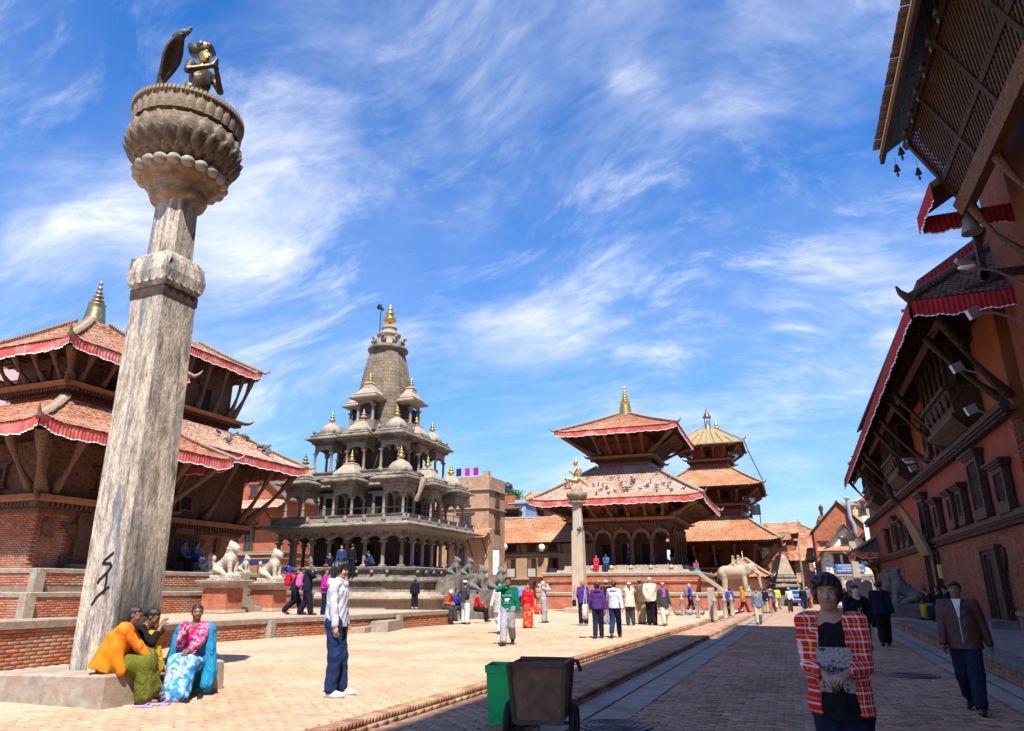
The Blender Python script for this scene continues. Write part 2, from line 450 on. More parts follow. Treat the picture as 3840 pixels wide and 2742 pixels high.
def sdf_mesh(prims, h, cut=None, wr=0.0, wrf=22.0, pad=None, iters=1, seed=0):
 us = [q for q in prims if q.op == 'u']
 pad = pad or 3 * h
 lo = np.min([q.lo for q in us], 0) - pad - wr; hi = np.max([q.hi for q in us], 0) + pad + wr
 n = np.ceil((hi - lo) / h).astype(int) + 1
 ax = [(lo[i] + h * np.arange(n[i])).astype(np.float32) for i in range(3)]
 D = np.full(n, 1.0, np.float32)
 for q in prims:
  m = 2.5 * h + q.k + .02
  i0 = np.maximum(np.floor((q.lo - m - lo) / h).astype(int), 0); i1 = np.minimum(np.ceil((q.hi + m - lo) / h).astype(int) + 1, n)
  if (i1 <= i0).any(): continue
  sl = tuple(slice(a, b) for a, b in zip(i0, i1))
  g = np.stack(np.meshgrid(ax[0][sl[0]], ax[1][sl[1]], ax[2][sl[2]], indexing='ij'), -1)
  d = q.ev(g); o = D[sl]
  if q.op == 'u':
   hh = np.maximum(q.k - np.abs(o - d), 0) / q.k; D[sl] = np.minimum(o, d) - hh * hh * q.k * .25
  else:
   D[sl] = np.maximum(o, -d)
 if wr or cut:
  g = np.stack(np.meshgrid(*ax, indexing='ij'), -1)
  if wr:
   x, y, z = g[..., 0], g[..., 1], g[..., 2]
   D += wr * (np.sin(wrf * (x * .9 + z * .7 + .3 * np.sin(9 * y + seed)) + seed) * np.sin(wrf * .8 * (z * 1.1 - y * .6 + .2 * np.sin(11 * x)) + 1.7 * seed)).astype(np.float32)
  if cut is not None: D = np.maximum(D, cut(g))
 r = surf_nets(D, lo, h)
 return r
def sdf_obj(name, prims, h, mat, parent=None, cut=None, wr=0.0, wrf=22.0, loc=None, rz=None, seed=0, extra=None):
 r = sdf_mesh(prims, h, cut, wr, wrf, seed=seed)
 if r is None: return None
 me = np_mesh(name, r[0], r[1], mat, True)
 return link(name, me, parent, loc, rz)
# ================================================================ pieces (bricks, tiles): the largest 300 as objects, the rest joined
_cy, _sy, _cp, _sp = cos(rad(20.84)), sin(rad(20.84)), cos(rad(17.84)), sin(rad(17.84))
_fw = np.array([-_sy * _cp, _cy * _cp, _sp]); _rt = np.array([_cy, _sy, 0]); _up = np.cross(_rt, _fw)
def seen(P, mx=1.06):
 """depth of points that fall inside the picture, inf elsewhere"""
 q = np.asarray(P, float) - np.array([0, 0, 1.56]); w = q @ _fw
 x = (q @ _rt) / np.maximum(w, .01) / .7385; y = (q @ _up) / np.maximum(w, .01) / .5273
 return np.where((w > .3) & (np.abs(x) < mx) & (np.abs(y) < mx), w, np.inf)
_u = np.array([[-1, -1], [1, -1], [1, 1], [-1, 1]]) * .5
CHF = np.array([[0, 1, 5, 4], [1, 2, 6, 5], [2, 3, 7, 6], [3, 0, 4, 7], [4, 5, 9, 8], [5, 6, 10, 9], [6, 7, 11, 10], [7, 4, 8, 11], [8, 9, 10, 11], [3, 2, 1, 0]])
def chamfer_tmpl(sx, sy, sz, ch):
 """block with its +Z face chamfered; local z from -sz to 0"""
 a = [(x * sx, y * sy, -sz) for x, y in _u]; b = [(x * sx, y * sy, -ch) for x, y in _u]; c = [(x * (sx - 2 * ch), y * (sy - 2 * ch), 0) for x, y in _u]
 return np.array(a + b + c)
def pieces(name, parent, C, size, R, mat, nmax=300, ch=.006, org=(0, 0, 0), jit=.0, sjit=None, rjit=0.0, restname=None, prefer=True, keep=None):
 """C (n,3) centres of outer faces; R 3x3 maps block axes (u, v, normal) to the scene; size (su, sv, depth)"""
 C = np.asarray(C, float); n = len(C)
 if n == 0: return
 R = np.asarray(R, float)
 Cj = C + (RNG.uniform(-jit, jit, n)[:, None] * R[:, 2][None] if jit else 0)
 T = chamfer_tmpl(*size, ch); me0 = np_mesh(name, T, CHF, mat)
 w = seen(C + np.asarray(org)) if prefer else np.full(n, np.inf)
 order = np.argsort(w); first = [i for i in order[:nmax] if np.isfinite(w[i])]
 from mathutils import Matrix
 M = Matrix(R.tolist()).to_4x4(); eul = M.to_euler()
 for i in first:
  o = bpy.data.objects.new(name, me0); COL.objects.link(o)
  if parent: o.parent = parent
  o.location = Cj[i]; o.rotation_euler = eul
  if sjit: o.scale = (1 - random.random() * sjit, 1 - random.random() * sjit, 1)
 rest = np.setdiff1d(np.arange(n), first)
 if len(rest):
  k = len(rest); P = T[None] * np.ones((k, 1, 1))
  if sjit: P = P * (1 - RNG.random((k, 1, 3)) * np.array([sjit, sjit, 0]))
  P = np.einsum('ij,nkj->nki', R, P) + Cj[rest][:, None, :]
  F = CHF[None, :9] + (np.arange(k) * 12)[:, None, None]
  o = link(restname or name + '_rows', np_mesh(name + '_rows', P.reshape(-1, 3), F.reshape(-1, 4), mat), parent); o['kind'] = 'stuff'
def lay_floor(name, parent, xr, yr, z, inside, bw, bl, mat, gap=.008, depth=.05, nmax=300, along='x', jit=.005, far=1e9):
 xs, ys = [], []; su, sv = (bl, bw) if along == 'x' else (bw, bl)
 ny = int((yr[1] - yr[0]) / sv); nx = int((xr[1] - xr[0]) / su) + 1
 j, i = np.meshgrid(np.arange(ny), np.arange(nx), indexing='ij')
 X = xr[0] + (i + .5 * ((j if along == 'x' else 0) % 2)) * su; Y = yr[0] + (j + (.5 * (i % 2) if along == 'y' else 0)) * sv
 X = X.ravel(); Y = Y.ravel(); k = inside(X, Y); X, Y = X[k], Y[k]
 C = np.stack([X, Y, np.full(len(X), z)], 1)
 w = seen(C, 1.35); C = C[np.isfinite(w) & (w < far)]
 pieces(name, parent, C, (su - gap, sv - gap, depth), np.eye(3), mat, nmax, .007, jit=jit, sjit=.03)
def brick_face(parent, p0, p1, z0, z1, mat, bw=.22, bh=.07, gap=.011, depth=.05, nmax=300, org=(0, 0, 0), name='brick', hole=None, jit=.004, proud=.012):
 """bricks on a vertical wall face running p0 -> p1, outside on the right-hand side"""
 p0 = np.array(p0, float); p1 = np.array(p1, float); d = p1 - p0; L = np.linalg.norm(d); d /= L; nrm = np.array([d[1], -d[0]])
 nr = max(1, int(round((z1 - z0) / bh))); bh = (z1 - z0) / nr; nc = max(1, int(round(L / bw))); bw = L / nc
 C = []
 for r in range(nr):
  off = .5 if r % 2 else 0
  for c in range(nc + (1 if off else 0)):
   u = (c + .5 - off) * bw
   if u < bw * .3 or u > L - bw * .3: continue
   z = z0 + (r + .5) * bh
   if hole and hole(u, z): continue
   q = p0 + d * u + nrm * proud; C.append((q[0], q[1], z))
 C = np.array(C)
 if not len(C): return
 R = np.array([[d[0], 0, nrm[0]], [d[1], 0, nrm[1]], [0, 1, 0]])
 if np.linalg.det(R) < 0: R[:, 0] *= -1
 w = seen(C + np.array(org), 1.4); C = C[np.isfinite(w)]
 if len(C): pieces(name, parent, C, (bw - gap, bh - gap, depth), R, mat, nmax, .006, org=org, jit=jit, sjit=.06)

# ================================================================ ground, street, plaza
X_UP = lambda y: -4.41 + (y - 9.36) * .0335       # edge of the plaza
X_LO = lambda y: -2.95 + (y - 10.5) * .0225       # edge of the lower step
L1 = [(-12.9, -12), (-13.0, 10.5), (-14.6, 15.0), (-14.3, 17.3), (-13.25, 21.5), (-12.9, 27.2)]   # front of the raised terrace
P_Z, T_Z = .20, .72
PAVE = m_island('paving_brick', [(.46, .275, .175), (.55, .345, .225), (.52, .325, .21), (.57, .37, .245), (.53, .315, .195)], .9, .35, dirt=(.57, .40, .28), dirt_sc=.5, nsc=7, dirt_lo=.40, dirt_hi=.80)
PAVE_ST = m_island('street_brick', [(.28, .145, .095), (.42, .225, .14), (.49, .275, .17), (.35, .20, .14), (.54, .32, .205), (.44, .26, .19)], .8, .4, dirt=(.38, .25, .18), dirt_sc=.45, nsc=11, dirt_lo=.5, dirt_hi=.8)
KERB = m_island('kerb_brick', [(.30, .15, .09), (.40, .21, .12), (.24, .13, .085), (.44, .25, .15)], .9, .5, dirt=(.42, .30, .20), dirt_sc=1.5, nsc=12)
BRICK_PL = m_island('plinth_brick', [(.40, .13, .065), (.50, .17, .08), (.33, .12, .075), (.56, .22, .10), (.42, .19, .13), (.27, .13, .10)], .92, .5, dirt=(.38, .24, .165), dirt_sc=.9, nsc=10)
JOINT = m_surf('joint_dust', (.30, .21, .15), (.17, .12, .09), .95, 7, bump=.3)
STONE = m_surf('grey_stone', (.42, .36, .29), (.22, .185, .15), .88, 5, 7, .45, 16, stain=(.30, .22, .15), stain_sc=2.2)
STONE_D = m_surf('dark_stone', (.20, .17, .145), (.085, .075, .07), .85, 5, 7, .5, 18, stain=(.13, .10, .085), stain_sc=1.6)
CONC = m_surf('drain_concrete', (.34, .285, .24), (.22, .18, .15), .8, 4, 6, .2, 30, stain=(.20, .155, .125), stain_sc=1.1)
def sheet(name, poly, z, mat, hole=False):
 me = bpy.data.meshes.new(name); me.from_pydata([(x, y, z) for x, y in poly], [], [tuple(range(len(poly)))]); me.materials.append(mat)
 return tag(link(name, me), kind='structure')
DUST = m_surf('dusty_ground', (.42, .30, .21), (.30, .21, .15), .95, .6, 8, .2, 20)
ground = sheet('ground', [(-2500, -2500), (2500, -2500), (2500, 2500), (-2500, 2500)], -.06, DUST)
def m_floorbrick(name, c1, c2, mortar):
 if name in MATS: return MATS[name]
 m, t, b = _new(name); N = NT(t); p = world_pos(N)
 br = N.n('ShaderNodeTexBrick', {'Vector': p, 'Color1': (*c1, 1), 'Color2': (*c2, 1), 'Mortar': (*mortar, 1), 'Scale': 1.0, 'Mortar Size': .012, 'Brick Width': .22, 'Row Height': .11})
 c = N.mixc(.7, br.outputs[0], N.ramp(N.noise(p, .8, 6, .6), [(.3, (.7, .68, .66)), (.7, (1.1, 1.1, 1.1))]), 'MULTIPLY')
 N.l(c, b.inputs['Base Color']); b.inputs['Roughness'].default_value = .9; MATS[name] = m; return m
FAR_ST = m_floorbrick('street_far', (.42, .27, .18), (.33, .21, .145), (.27, .19, .14))
FAR_PL = m_floorbrick('plaza_far', (.56, .39, .26), (.50, .33, .22), (.46, .33, .23))
# street: brick carriageway between two concrete drains
ys = [-12, 10, 40, 62, 160]
street = sheet('street', [(X_LO(y) - .02, y) for y in ys] + [(3.6 + y * .01, y) for y in ys[::-1]], -.016, FAR_ST)
lay_floor('brick', street, (-3.2, 3.6), (3.6, 34), 0.0, lambda x, y: (x > X_LO(y) + .93) & (x < 2.42 + .02 * y - .0), .11, .22, PAVE_ST)
def strip(name, fx0, fx1, y0, y1, z, mat, parent=None, n=24):
 v = []; f = []
 for i in range(n + 1):
  y = y0 + (y1 - y0) * i / n; v += [(fx0(y), y, z), (fx1(y), y, z)]
 for i in range(n): f.append((2 * i, 2 * i + 1, 2 * i + 3, 2 * i + 2))
 me = bpy.data.meshes.new(name); me.from_pydata(v, [], f); me.materials.append(mat)
 return link(name, me, parent)
DARK = m_flat('dark_slot', (.012, .011, .01), .9)
dl = strip('drain', lambda y: X_LO(y) + .01, lambda y: X_LO(y) + .90, -4, 60, .003, CONC); tag(dl, kind='structure')
strip('slot', lambda y: X_LO(y) + .40, lambda y: X_LO(y) + .435, -4, 60, .007, DARK, dl)
dr = strip('drain', lambda y: 2.44 + .02 * y, lambda y: 3.0 + .026 * y, -4, 45, .003, CONC); tag(dr, kind='structure')
strip('slot', lambda y: 2.72 + .023 * y, lambda y: 2.75 + .023 * y, -4, 45, .007, DARK, dr)
# lower step
step = sheet('step', [(X_UP(y) - .03, y) for y in ys[:4]] + [(X_LO(y) - .05, y) for y in ys[:4][::-1]], .084, FAR_ST)
lay_floor('brick', step, (-5, -2), (3.6, 34), .10, lambda x, y: (x > X_UP(y) + .12) & (x < X_LO(y) - .26), .11, .22, PAVE_ST, nmax=300)
def kerb(name, fx, ztop, zbot, parent):
 C = []; y = 3.0
 while y < 46:
  C.append((fx(y) - .11, y, ztop + .004)); y += .066
 pieces('brick', parent, C, (.22, .058, ztop - zbot - .035), np.eye(3), KERB, 300, .008, jit=.005, sjit=.05)
 C = []; y = 3.0
 while y < 46: C.append((fx(y) - .085, y, zbot + .035)); y += .21
 pieces('brick', parent, C, (.22, .20, .05), np.eye(3), KERB, 300, .006, jit=.003, sjit=.05, restname='brick_course')
kerb('lower', X_LO, .10, 0, step)
# plaza
plaza = sheet('plaza', [(X_UP(y) - .03, y) for y in ys[:4]] + [(-30, 62), (-30, 27.2)] + L1[::-1], P_Z - .016, FAR_PL)
def in_plaza(x, y):
 lx = np.interp(y, [p[1] for p in L1], [p[0] for p in L1]); lx = np.where(y > 27.2, -30, lx)
 return (x < X_UP(y) - .26) & (x > lx + .02)
lay_floor('brick', plaza, (-16, -3.6), (3.2, 26), P_Z, in_plaza, .11, .22, PAVE, nmax=300)
kerb('upper', X_UP, P_Z, .10, plaza)
# terrace with its low brick front and stone coping
ter = sheet('terrace', L1 + [(-60, 27.2), (-60, -12)], T_Z, m_surf('terrace_dust', (.50, .35, .24), (.36, .25, .18), .95, 1.2, 7, .25, 18))
tw = thing('terrace_wall', 'long low brick wall with worn stone coping along the raised terrace', 'wall')
for i in range(len(L1) - 1):
 a, b = L1[i], L1[i + 1]
 d = np.array(b) - np.array(a); L = np.linalg.norm(d); d /= L; nr = np.array([d[1], -d[0]])
 zt = 1.02 if i == 0 else T_Z + .03
 q0 = np.array(a) - nr * .30; q1 = np.array(b) - nr * .30
 MB().loft([[(a[0], a[1], .1), (b[0], b[1], .1), (q1[0], q1[1], .1), (q0[0], q0[1], .1)], [(a[0], a[1], zt - .14), (b[0], b[1], zt - .14), (q1[0], q1[1], zt - .14), (q0[0], q0[1], zt - .14)]]).build('core', JOINT, tw)
 brick_face(tw, a, b, P_Z, zt - .15, BRICK_PL, .23, .066, nmax=150)
 y = 0.0; k = 0
 while y < L - .05:
  ln = min(random.uniform(.55, 1.05), L - y); c = np.array(a) + d * (y + ln / 2) - nr * .17
  o = MB().sq([(ln / 2 - .008, .225, -.15), (ln / 2 - .006, .235, -.02), (ln / 2 - .02, .215, random.uniform(-.005, .012))]).build('coping_stone', STONE, tw, (c[0], c[1], zt), math.atan2(d[1], d[0]))
  y += ln
for (x, y) in ((-14.22, 17.6), (-13.0, 22.9), (-13.05, 8.2)):
 MB().bx((x + .04, y, .43), (.16, .26, .5), rz=.1).build('pier', STONE, tw)
st = thing('stone_step', 'two-tread weathered stone step against the terrace wall', 'steps', (-12.95, 21.6, P_Z), rad(-76))
MB().sq([(.85, .30, 0), (.84, .29, .33)], -.35, .12).build('tread', STONE, st); MB().sq([(.72, .26, 0), (.70, .25, .17)], .45, -.40).build('tread', STONE, st)
# stone platform in front of the palace
pp = [(2.98 + .03 * y, y) for y in (-6, 12, 33.2)]
plat = sheet('platform', pp + [(30, 33.2), (30, -6)], .36, m_surf('platform_stone', (.26, .215, .185), (.16, .13, .115), .85, 1.5, 6, .25, 14))
pw = thing('platform_wall', 'low brick kerb wall with stone coping along the palace platform', 'wall')
for a, b in zip(pp[:-1], pp[1:]):
 MB().loft([[(a[0], a[1], -.02), (b[0], b[1], -.02), (b[0] + .3, b[1], -.02), (a[0] + .3, a[1], -.02)], [(a[0], a[1], .26), (b[0], b[1], .26), (b[0] + .3, b[1], .26), (a[0] + .3, a[1], .26)]]).build('core', JOINT, pw)
 brick_face(pw, b, a, .0, .26, KERB, .22, .065, nmax=200)
 y = a[1]
 while y < b[1]:
  ln = min(random.uniform(.8, 1.4), b[1] - y); x = a[0] + .03 * (y + ln / 2 - a[1])
  MB().sq([(.24, ln / 2 - .006, -.10), (.24, ln / 2 - .006, -.012), (.225, ln / 2 - .015, 0)], .17, 0).build('coping_stone', STONE_D, pw, (x, y + ln / 2, .372)); y += ln
MB().box(3.98, 9, 33.2, 33.5, -.02, .352).build('end_wall', JOINT, pw)
# iron covers in the street
IRON = m_surf('cast_iron', (.11, .105, .12), (.05, .05, .06), .5, 20, 4, .4, metal=.6)
for (x, y, r, lab) in ((-2.12, 9.0, .40, 'round ribbed iron manhole cover in the shaded street beside the cart'), (2.0, 15.9, .40, 'round flat iron manhole cover in the shaded street near the palace kerb')):
 t = thing('manhole_cover', lab, 'manhole cover', (x, y, .004), group='manhole covers in the street')
 MB().lathe([(r * 1.12, 0), (r * 1.12, .012), (r * 1.0, .014), (r * .99, .006)], 28).build('frame', IRON, t)
 MB().lathe([(r * .985, 0), (r * .98, .012)], 28).build('lid', IRON, t)
 for q in (.9, .72, .54, .36, .18):
  MB().lathe([(r * q, .011), (r * q, .02), (r * (q - .06), .02), (r * (q - .06), .011)], 24).build('rib', IRON, t)
# ================================================================ the tall king's pillar
PIL = None
def m_pillar():
 m, t, b = _new('pillar_stone'); N = NT(t); p = N.n('ShaderNodeTexCoord').outputs['Object']
 q = N.n('ShaderNodeMapping', {'Vector': p, 'Scale': (3.2, 3.2, .55)}).outputs[0]
 f = N.noise(q, 3.0, 8, .62, .5)
 c = N.ramp(f, [(.30, (.15, .11, .085)), (.42, (.38, .33, .265)), (.56, (.62, .56, .46)), (.72, (.72, .67, .59))])
 q2 = N.n('ShaderNodeMapping', {'Vector': p, 'Scale': (5, 5, .5), 'Rotation': (.25, .2, 0)}).outputs[0]
 blu = N.ramp(N.noise(q2, 1.3, 5, .6, .7), [(.50, (0, 0, 0)), (.66, (.9, .9, .9))])
 c = N.mixc(blu, c, (.17, .20, .27, 1))
 sp = N.n('ShaderNodeSeparateXYZ', {0: p})
 fine = N.noise(N.n('ShaderNodeMapping', {'Vector': p, 'Scale': (1, 1, .35)}).outputs[0], 34, 6, .7)
 c = N.mixc(.8, c, N.ramp(fine, [(.34, (.36, .33, .30)), (.66, (1.25, 1.22, 1.18))]), 'MULTIPLY')
 # soot and hand grease near the foot of the shaft
 low = N.n('ShaderNodeMapRange', {'Value': N.math('ADD', sp.outputs[2], N.math('MULTIPLY', N.noise(p, 3.0, 5, .6), -1.6)), 'From Min': 1.7, 'From Max': .1}).outputs[0]
 side = N.n('ShaderNodeMapRange', {'Value': sp.outputs[0], 'From Min': .29, 'From Max': .32}).outputs[0]
 c = N.mixc(N.math('MULTIPLY', N.math('MULTIPLY', low, side), .85), c, (.05, .045, .04, 1))
 N.l(c, b.inputs['Base Color']); b.inputs['Roughness'].default_value = .78; b.inputs['Specular IOR Level'].default_value = .3
 N.bump(b, N.math('ADD', fine, N.math('MULTIPLY', f, 1.3)), .7, .03)
 MATS['pillar_stone'] = m; return m
PIL = m_pillar()
LOTUS = m_surf('lotus_stone', (.40, .33, .23), (.06, .05, .04), .7, 5, 6, .5, 22, stain=(.22, .13, .05), stain_sc=2.6)
LOTUS_D = m_surf('lotus_dark', (.22, .17, .115), (.045, .038, .03), .6, 5, 6, .5, 22, stain=(.17, .10, .045), stain_sc=3)
BRONZE = m_surf('dark_bronze', (.20, .145, .08), (.055, .045, .035), .42, 9, 5, .35, 26, metal=.75, stain=(.10, .12, .10), stain_sc=4)
BRASS = m_surf('worn_gilt', (.75, .50, .16), (.42, .26, .08), .34, 7, 5, .2, 26, metal=.9)
GOLD = m_surf('gilt_copper', (.80, .52, .14), (.50, .30, .07), .3, 9, 4, .15, metal=.95)
BAND = m_surf('copper_band', (.12, .075, .055), (.05, .035, .03), .55, 8, 4, .2, metal=.4)
kp = thing('stone_pillar', 'tall square stone pillar with lotus capital and painted scrawl, women sitting at its foot', 'pillar', (-8.52, 7.47, P_Z))
kp.rotation_euler = (rad(.3), rad(-1.5), 0)
MB().sq([(1.02, 1.00, -.3), (1.0, .98, .33), (.96, .95, .36)], -.22, .22).build('plinth', STONE, kp)
# tapering shaft with chamfered edges
def shaft(z0, z1, h0, h1, ch, n=10):
 rings = []
 for i in range(n + 1):
  t = i / n; z = z0 + (z1 - z0) * t; h = h0 + (h1 - h0) * t; c = ch
  rings.append([(h - c, -h, z), (h, -h + c, z), (h, h - c, z), (h - c, h, z), (-h + c, h, z), (-h, h - c, z), (-h, -h + c, z), (-h + c, -h, z)])
 return MB().loft(rings)
shaft(.34, 5.62, .36, .325, .012).build('shaft', PIL, kp)
MB().sq([(.338, .338, 5.60), (.338, .338, 5.76)]).build('metal_band', BAND, kp)
shaft(5.70, 7.42, .285, .26, .09).build('upper_shaft', PIL, kp)
mo = MB().sq([(.32, .32, 5.76), (.38, .38, 5.86), (.40, .40, 6.02), (.37, .37, 6.20), (.33, .33, 6.30), (.29, .29, 6.36)]).build('collar', PIL, kp)
leaf = MB()
leaf.loft([[(x * (.066 * (1 - .15 * abs(i - 2))), -.012 - .02 * (2.2 - abs(i - 2)) * (1 if x == 0 else .2), .0 + i * .115) for x in (-1, -.5, 0, .5, 1)] for i in range(5)], cap=False, close=False, smooth=True)
lm = leaf.mesh('carved_leaf', PIL)
for s in range(4):
 for i in range(5):
  a = s * pi / 2; u = -.29 + i * .145; x, y = u, -.372
  o = link('carved_leaf', lm, mo, (x * cos(a) - y * sin(a), x * sin(a) + y * cos(a), 5.83)); o.rotation_euler = (-.13, .18, a)
# capital
CAPD = (1.14, 1.14, .88)
cap = MB().lathe([(.20, 7.50), (.36, 7.60), (.39, 7.70), (.37, 7.78), (.40, 7.80), (.41, 7.90), (.50, 7.98), (.56, 8.04), (.57, 8.14), (.52, 8.20), (.44, 8.24), (.46, 8.32)], 32).build('capital_base', LOTUS, kp)
bm = MB().lathe([(.02, -.105), (.07, -.085), (.098, -.03), (.098, .02), (.07, .07), (.02, .112)], 10).mesh('bead', m_surf('bead_stone', (.44, .40, .34), (.17, .145, .12), .8, 6, 5, .4))
for i in range(20):
 a = 2 * pi * i / 20; link('bead', bm, cap, (.555 * cos(a), .555 * sin(a), 8.13), a)
bowl = MB().lathe([(.42, 8.26), (.58, 8.34), (.70, 8.52), (.755, 8.74), (.74, 8.94), (.68, 9.06), (.64, 9.10)], 40).build('lotus_bowl', LOTUS_D, kp)
def petal_mesh(w, h, bulge, mat, name='petal', curl=.0):
 m = MB(); rings = []
 for i in range(8):
  t = i / 7; ww = w * (.62 + .55 * math.sin(pi * min(1, t * .85 + .15))) * (1 if t < .72 else max(.02, math.cos((t - .72) / .28 * pi / 2)))
  rings.append([(s * ww * .5, -bulge * (1 - s * s) * (.55 + .45 * math.sin(pi * t)) - curl * t * t, h * t) for s in (-1, -.6, -.2, .2, .6, 1)])
 m.loft(rings, cap=False, close=False, smooth=True)
 # raised rim
 rim = [(r[0][0], r[0][1] - .004, r[0][2]) for r in rings] + [(r[-1][0], r[-1][1] - .004, r[-1][2]) for r in rings[::-1]]
 m.tube(rim, w * .055, 5)
 return m.mesh(name, mat)
pm = petal_mesh(.175, .40, .075, LOTUS_D, curl=.02); pm2 = petal_mesh(.20, .34, .06, LOTUS); pm3 = petal_mesh(.13, .20, .05, LOTUS, curl=.02); pm4 = petal_mesh(.135, .36, .035, LOTUS, 'rim_petal')
for k, (n, r, z, mesh, tilt, off) in enumerate(((24, .60, 8.36, pm, -.42, 0), (22, .72, 8.66, pm2, -.02, .5), (24, .50, 8.29, pm3, -.75, .5))):
 for i in range(n):
  a = 2 * pi * (i + off) / n
  o = link('petal', mesh, bowl, (r * cos(a), r * sin(a), z)); o.rotation_euler = (-tilt, 0, a + pi / 2)
rim = MB().lathe([(.63, 9.06), (.685, 9.10), (.70, 9.36), (.745, 9.44), (.75, 9.50), (.60, 9.51), (.0, 9.47)], 40).build('rim', LOTUS_D, kp)
for i in range(34):
 a = 2 * pi * i / 34; o = link('rim_petal', pm4, rim, (.715 * cos(a), .715 * sin(a), 9.09)); o.rotation_euler = (.02, 0, a + pi / 2)
tm = MB().box(-.018, .018, -.03, .03, -.04, .045).mesh('rim_tooth', LOTUS)
for i in range(84):
 a = 2 * pi * i / 84; link('rim_tooth', tm, rim, (.745 * cos(a), .745 * sin(a), 9.475), a + pi / 2)
for o_ in (cap, bowl, rim): o_.scale = CAPD; o_.location = (0, 0, .68)
# black paint scrawl on the south face
PAINT = m_surf('black_paint', (.028, .022, .03), (.012, .01, .014), .6, 30, 3, .1)
gs = MB()
def stroke(pts, r=.020):
 d = [np.array([p[0] * .62 + .03, 1.16 + (p[1] - .82) * .47]) for p in pts]; r *= 1.05; P = []
 for i in range(len(d) - 1):
  for t in np.linspace(0, 1, 6)[:-1]: P.append(d[i] * (1 - t) + d[i + 1] * t)
 P.append(d[-1])
 for i in range(len(P) - 1):
  a, b = P[i], P[i + 1]; dd = (b - a) / (np.linalg.norm(b - a) + 1e-9); n = np.array([-dd[1], dd[0]]) * r; a = a - dd * r * .35; b = b + dd * r * .35
  y = lambda q: -(.36 - (.035) * (q[1] - .34) / 5.28) - .0035
  gs.add([(q[0], y(q), q[1]) for q in (a - n, b - n, b + n, a + n)], [(0, 1, 2, 3)])
stroke([(.16, 2.22), (-.06, 2.02), (-.10, 1.93), (.10, 1.93), (.16, 1.85), (.06, 1.68), (-.12, 1.50), (-.17, 1.40)])
stroke([(.06, 1.66), (.075, 1.45), (.06, 1.10)], .018); stroke([(.18, 1.29), (.02, 1.16), (-.13, 1.03), (-.24, .82)], .019)
gs.build('painted_scrawl', PAINT, kp)
# ================================================================ pagoda temples
TILE = m_island('roof_tile', [(.37, .145, .075), (.45, .19, .10), (.31, .12, .07), (.50, .245, .145), (.40, .20, .13)], .9, .3, dirt=(.36, .28, .215), dirt_sc=.55, nsc=6, dirt_lo=.50, dirt_hi=.78)
TILE_G = m_island('roof_tile_pale', [(.42, .26, .18), (.50, .31, .22), (.37, .22, .15), (.55, .36, .27), (.46, .30, .22)], .9, .3, dirt=(.40, .33, .28), dirt_sc=.5, nsc=6)
TILE_D = m_island('roof_tile_dark', [(.14, .085, .065), (.20, .12, .085), (.10, .065, .055), (.25, .15, .11)], .85, .3, dirt=(.14, .11, .10), dirt_sc=.7, nsc=6)
RIDGE = m_surf('ridge_clay', (.42, .30, .20), (.24, .16, .11), .95, 5, 5, .5, 14, stain=(.30, .28, .25))
WOOD = m_carved('carved_wood', (.105, .052, .030), (.028, .015, .010), 11)
WOOD_P = m_surf('plain_dark_wood', (.085, .045, .028), (.035, .02, .014), .7, 6, 5, .4, 24, stretch=(1, 1, .3))
WOOD_S = m_carved('strut_wood', (.16, .088, .045), (.045, .024, .015), 14)
WOOD_L = m_surf('orange_beam', (.30, .12, .05), (.17, .065, .03), .75, 5, 5, .3, 20)
REDP = m_surf('red_plaster', (.34, .075, .045), (.22, .05, .035), .9, 3, 5, .2, 18)
ORP = m_surf('orange_wash', (.50, .17, .07), (.36, .11, .05), .9, 2.5, 5, .2, 18)
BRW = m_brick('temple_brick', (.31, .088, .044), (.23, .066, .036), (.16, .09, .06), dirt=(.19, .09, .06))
FRG = m_surf('red_valance', (.60, .115, .095), (.42, .055, .05), .85, 4, 4, .1, 30, stain=(.66, .27, .235), stain_sc=1.4)
HEM = m_flat('white_hem', (.85, .82, .80), .8)
DKW = m_carved('attic_timber', (.13, .055, .032), (.035, .016, .011), 7)
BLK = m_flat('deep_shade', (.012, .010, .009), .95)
def tile_side(ax, bx_, ez, tz, run0, run1, tw, tl, gap=.0):
 """tile centres on one sloping side facing -Y: eave at y=-run0 (half width ax), top at y=-run1 (half width bx_)"""
 sl = math.hypot(run0 - run1, tz - ez); n = max(2, int(sl / tl)); C = []
 for i in range(n):
  s = (i + .35) / n; hw = ax + (bx_ - ax) * s; m = max(1, int(2 * hw / tw)); off = (i % 2) * .5 * tw
  u = -hw + (np.arange(m) + .5) * (2 * hw / m) + (off - .25 * tw)
  sag = -.022 * math.sin(pi * s) * sl
  lift = .22 * np.clip((np.abs(u) / ax - .80) / .2, 0, 1) ** 2 * (1 - s) ** 3
  for uu, lf in zip(u, lift):
   if abs(uu) < hw - .03: C.append((uu, -(run0 + (run1 - run0) * s), ez + (tz - ez) * s + sag + lf + .045))
 return np.array(C), sl
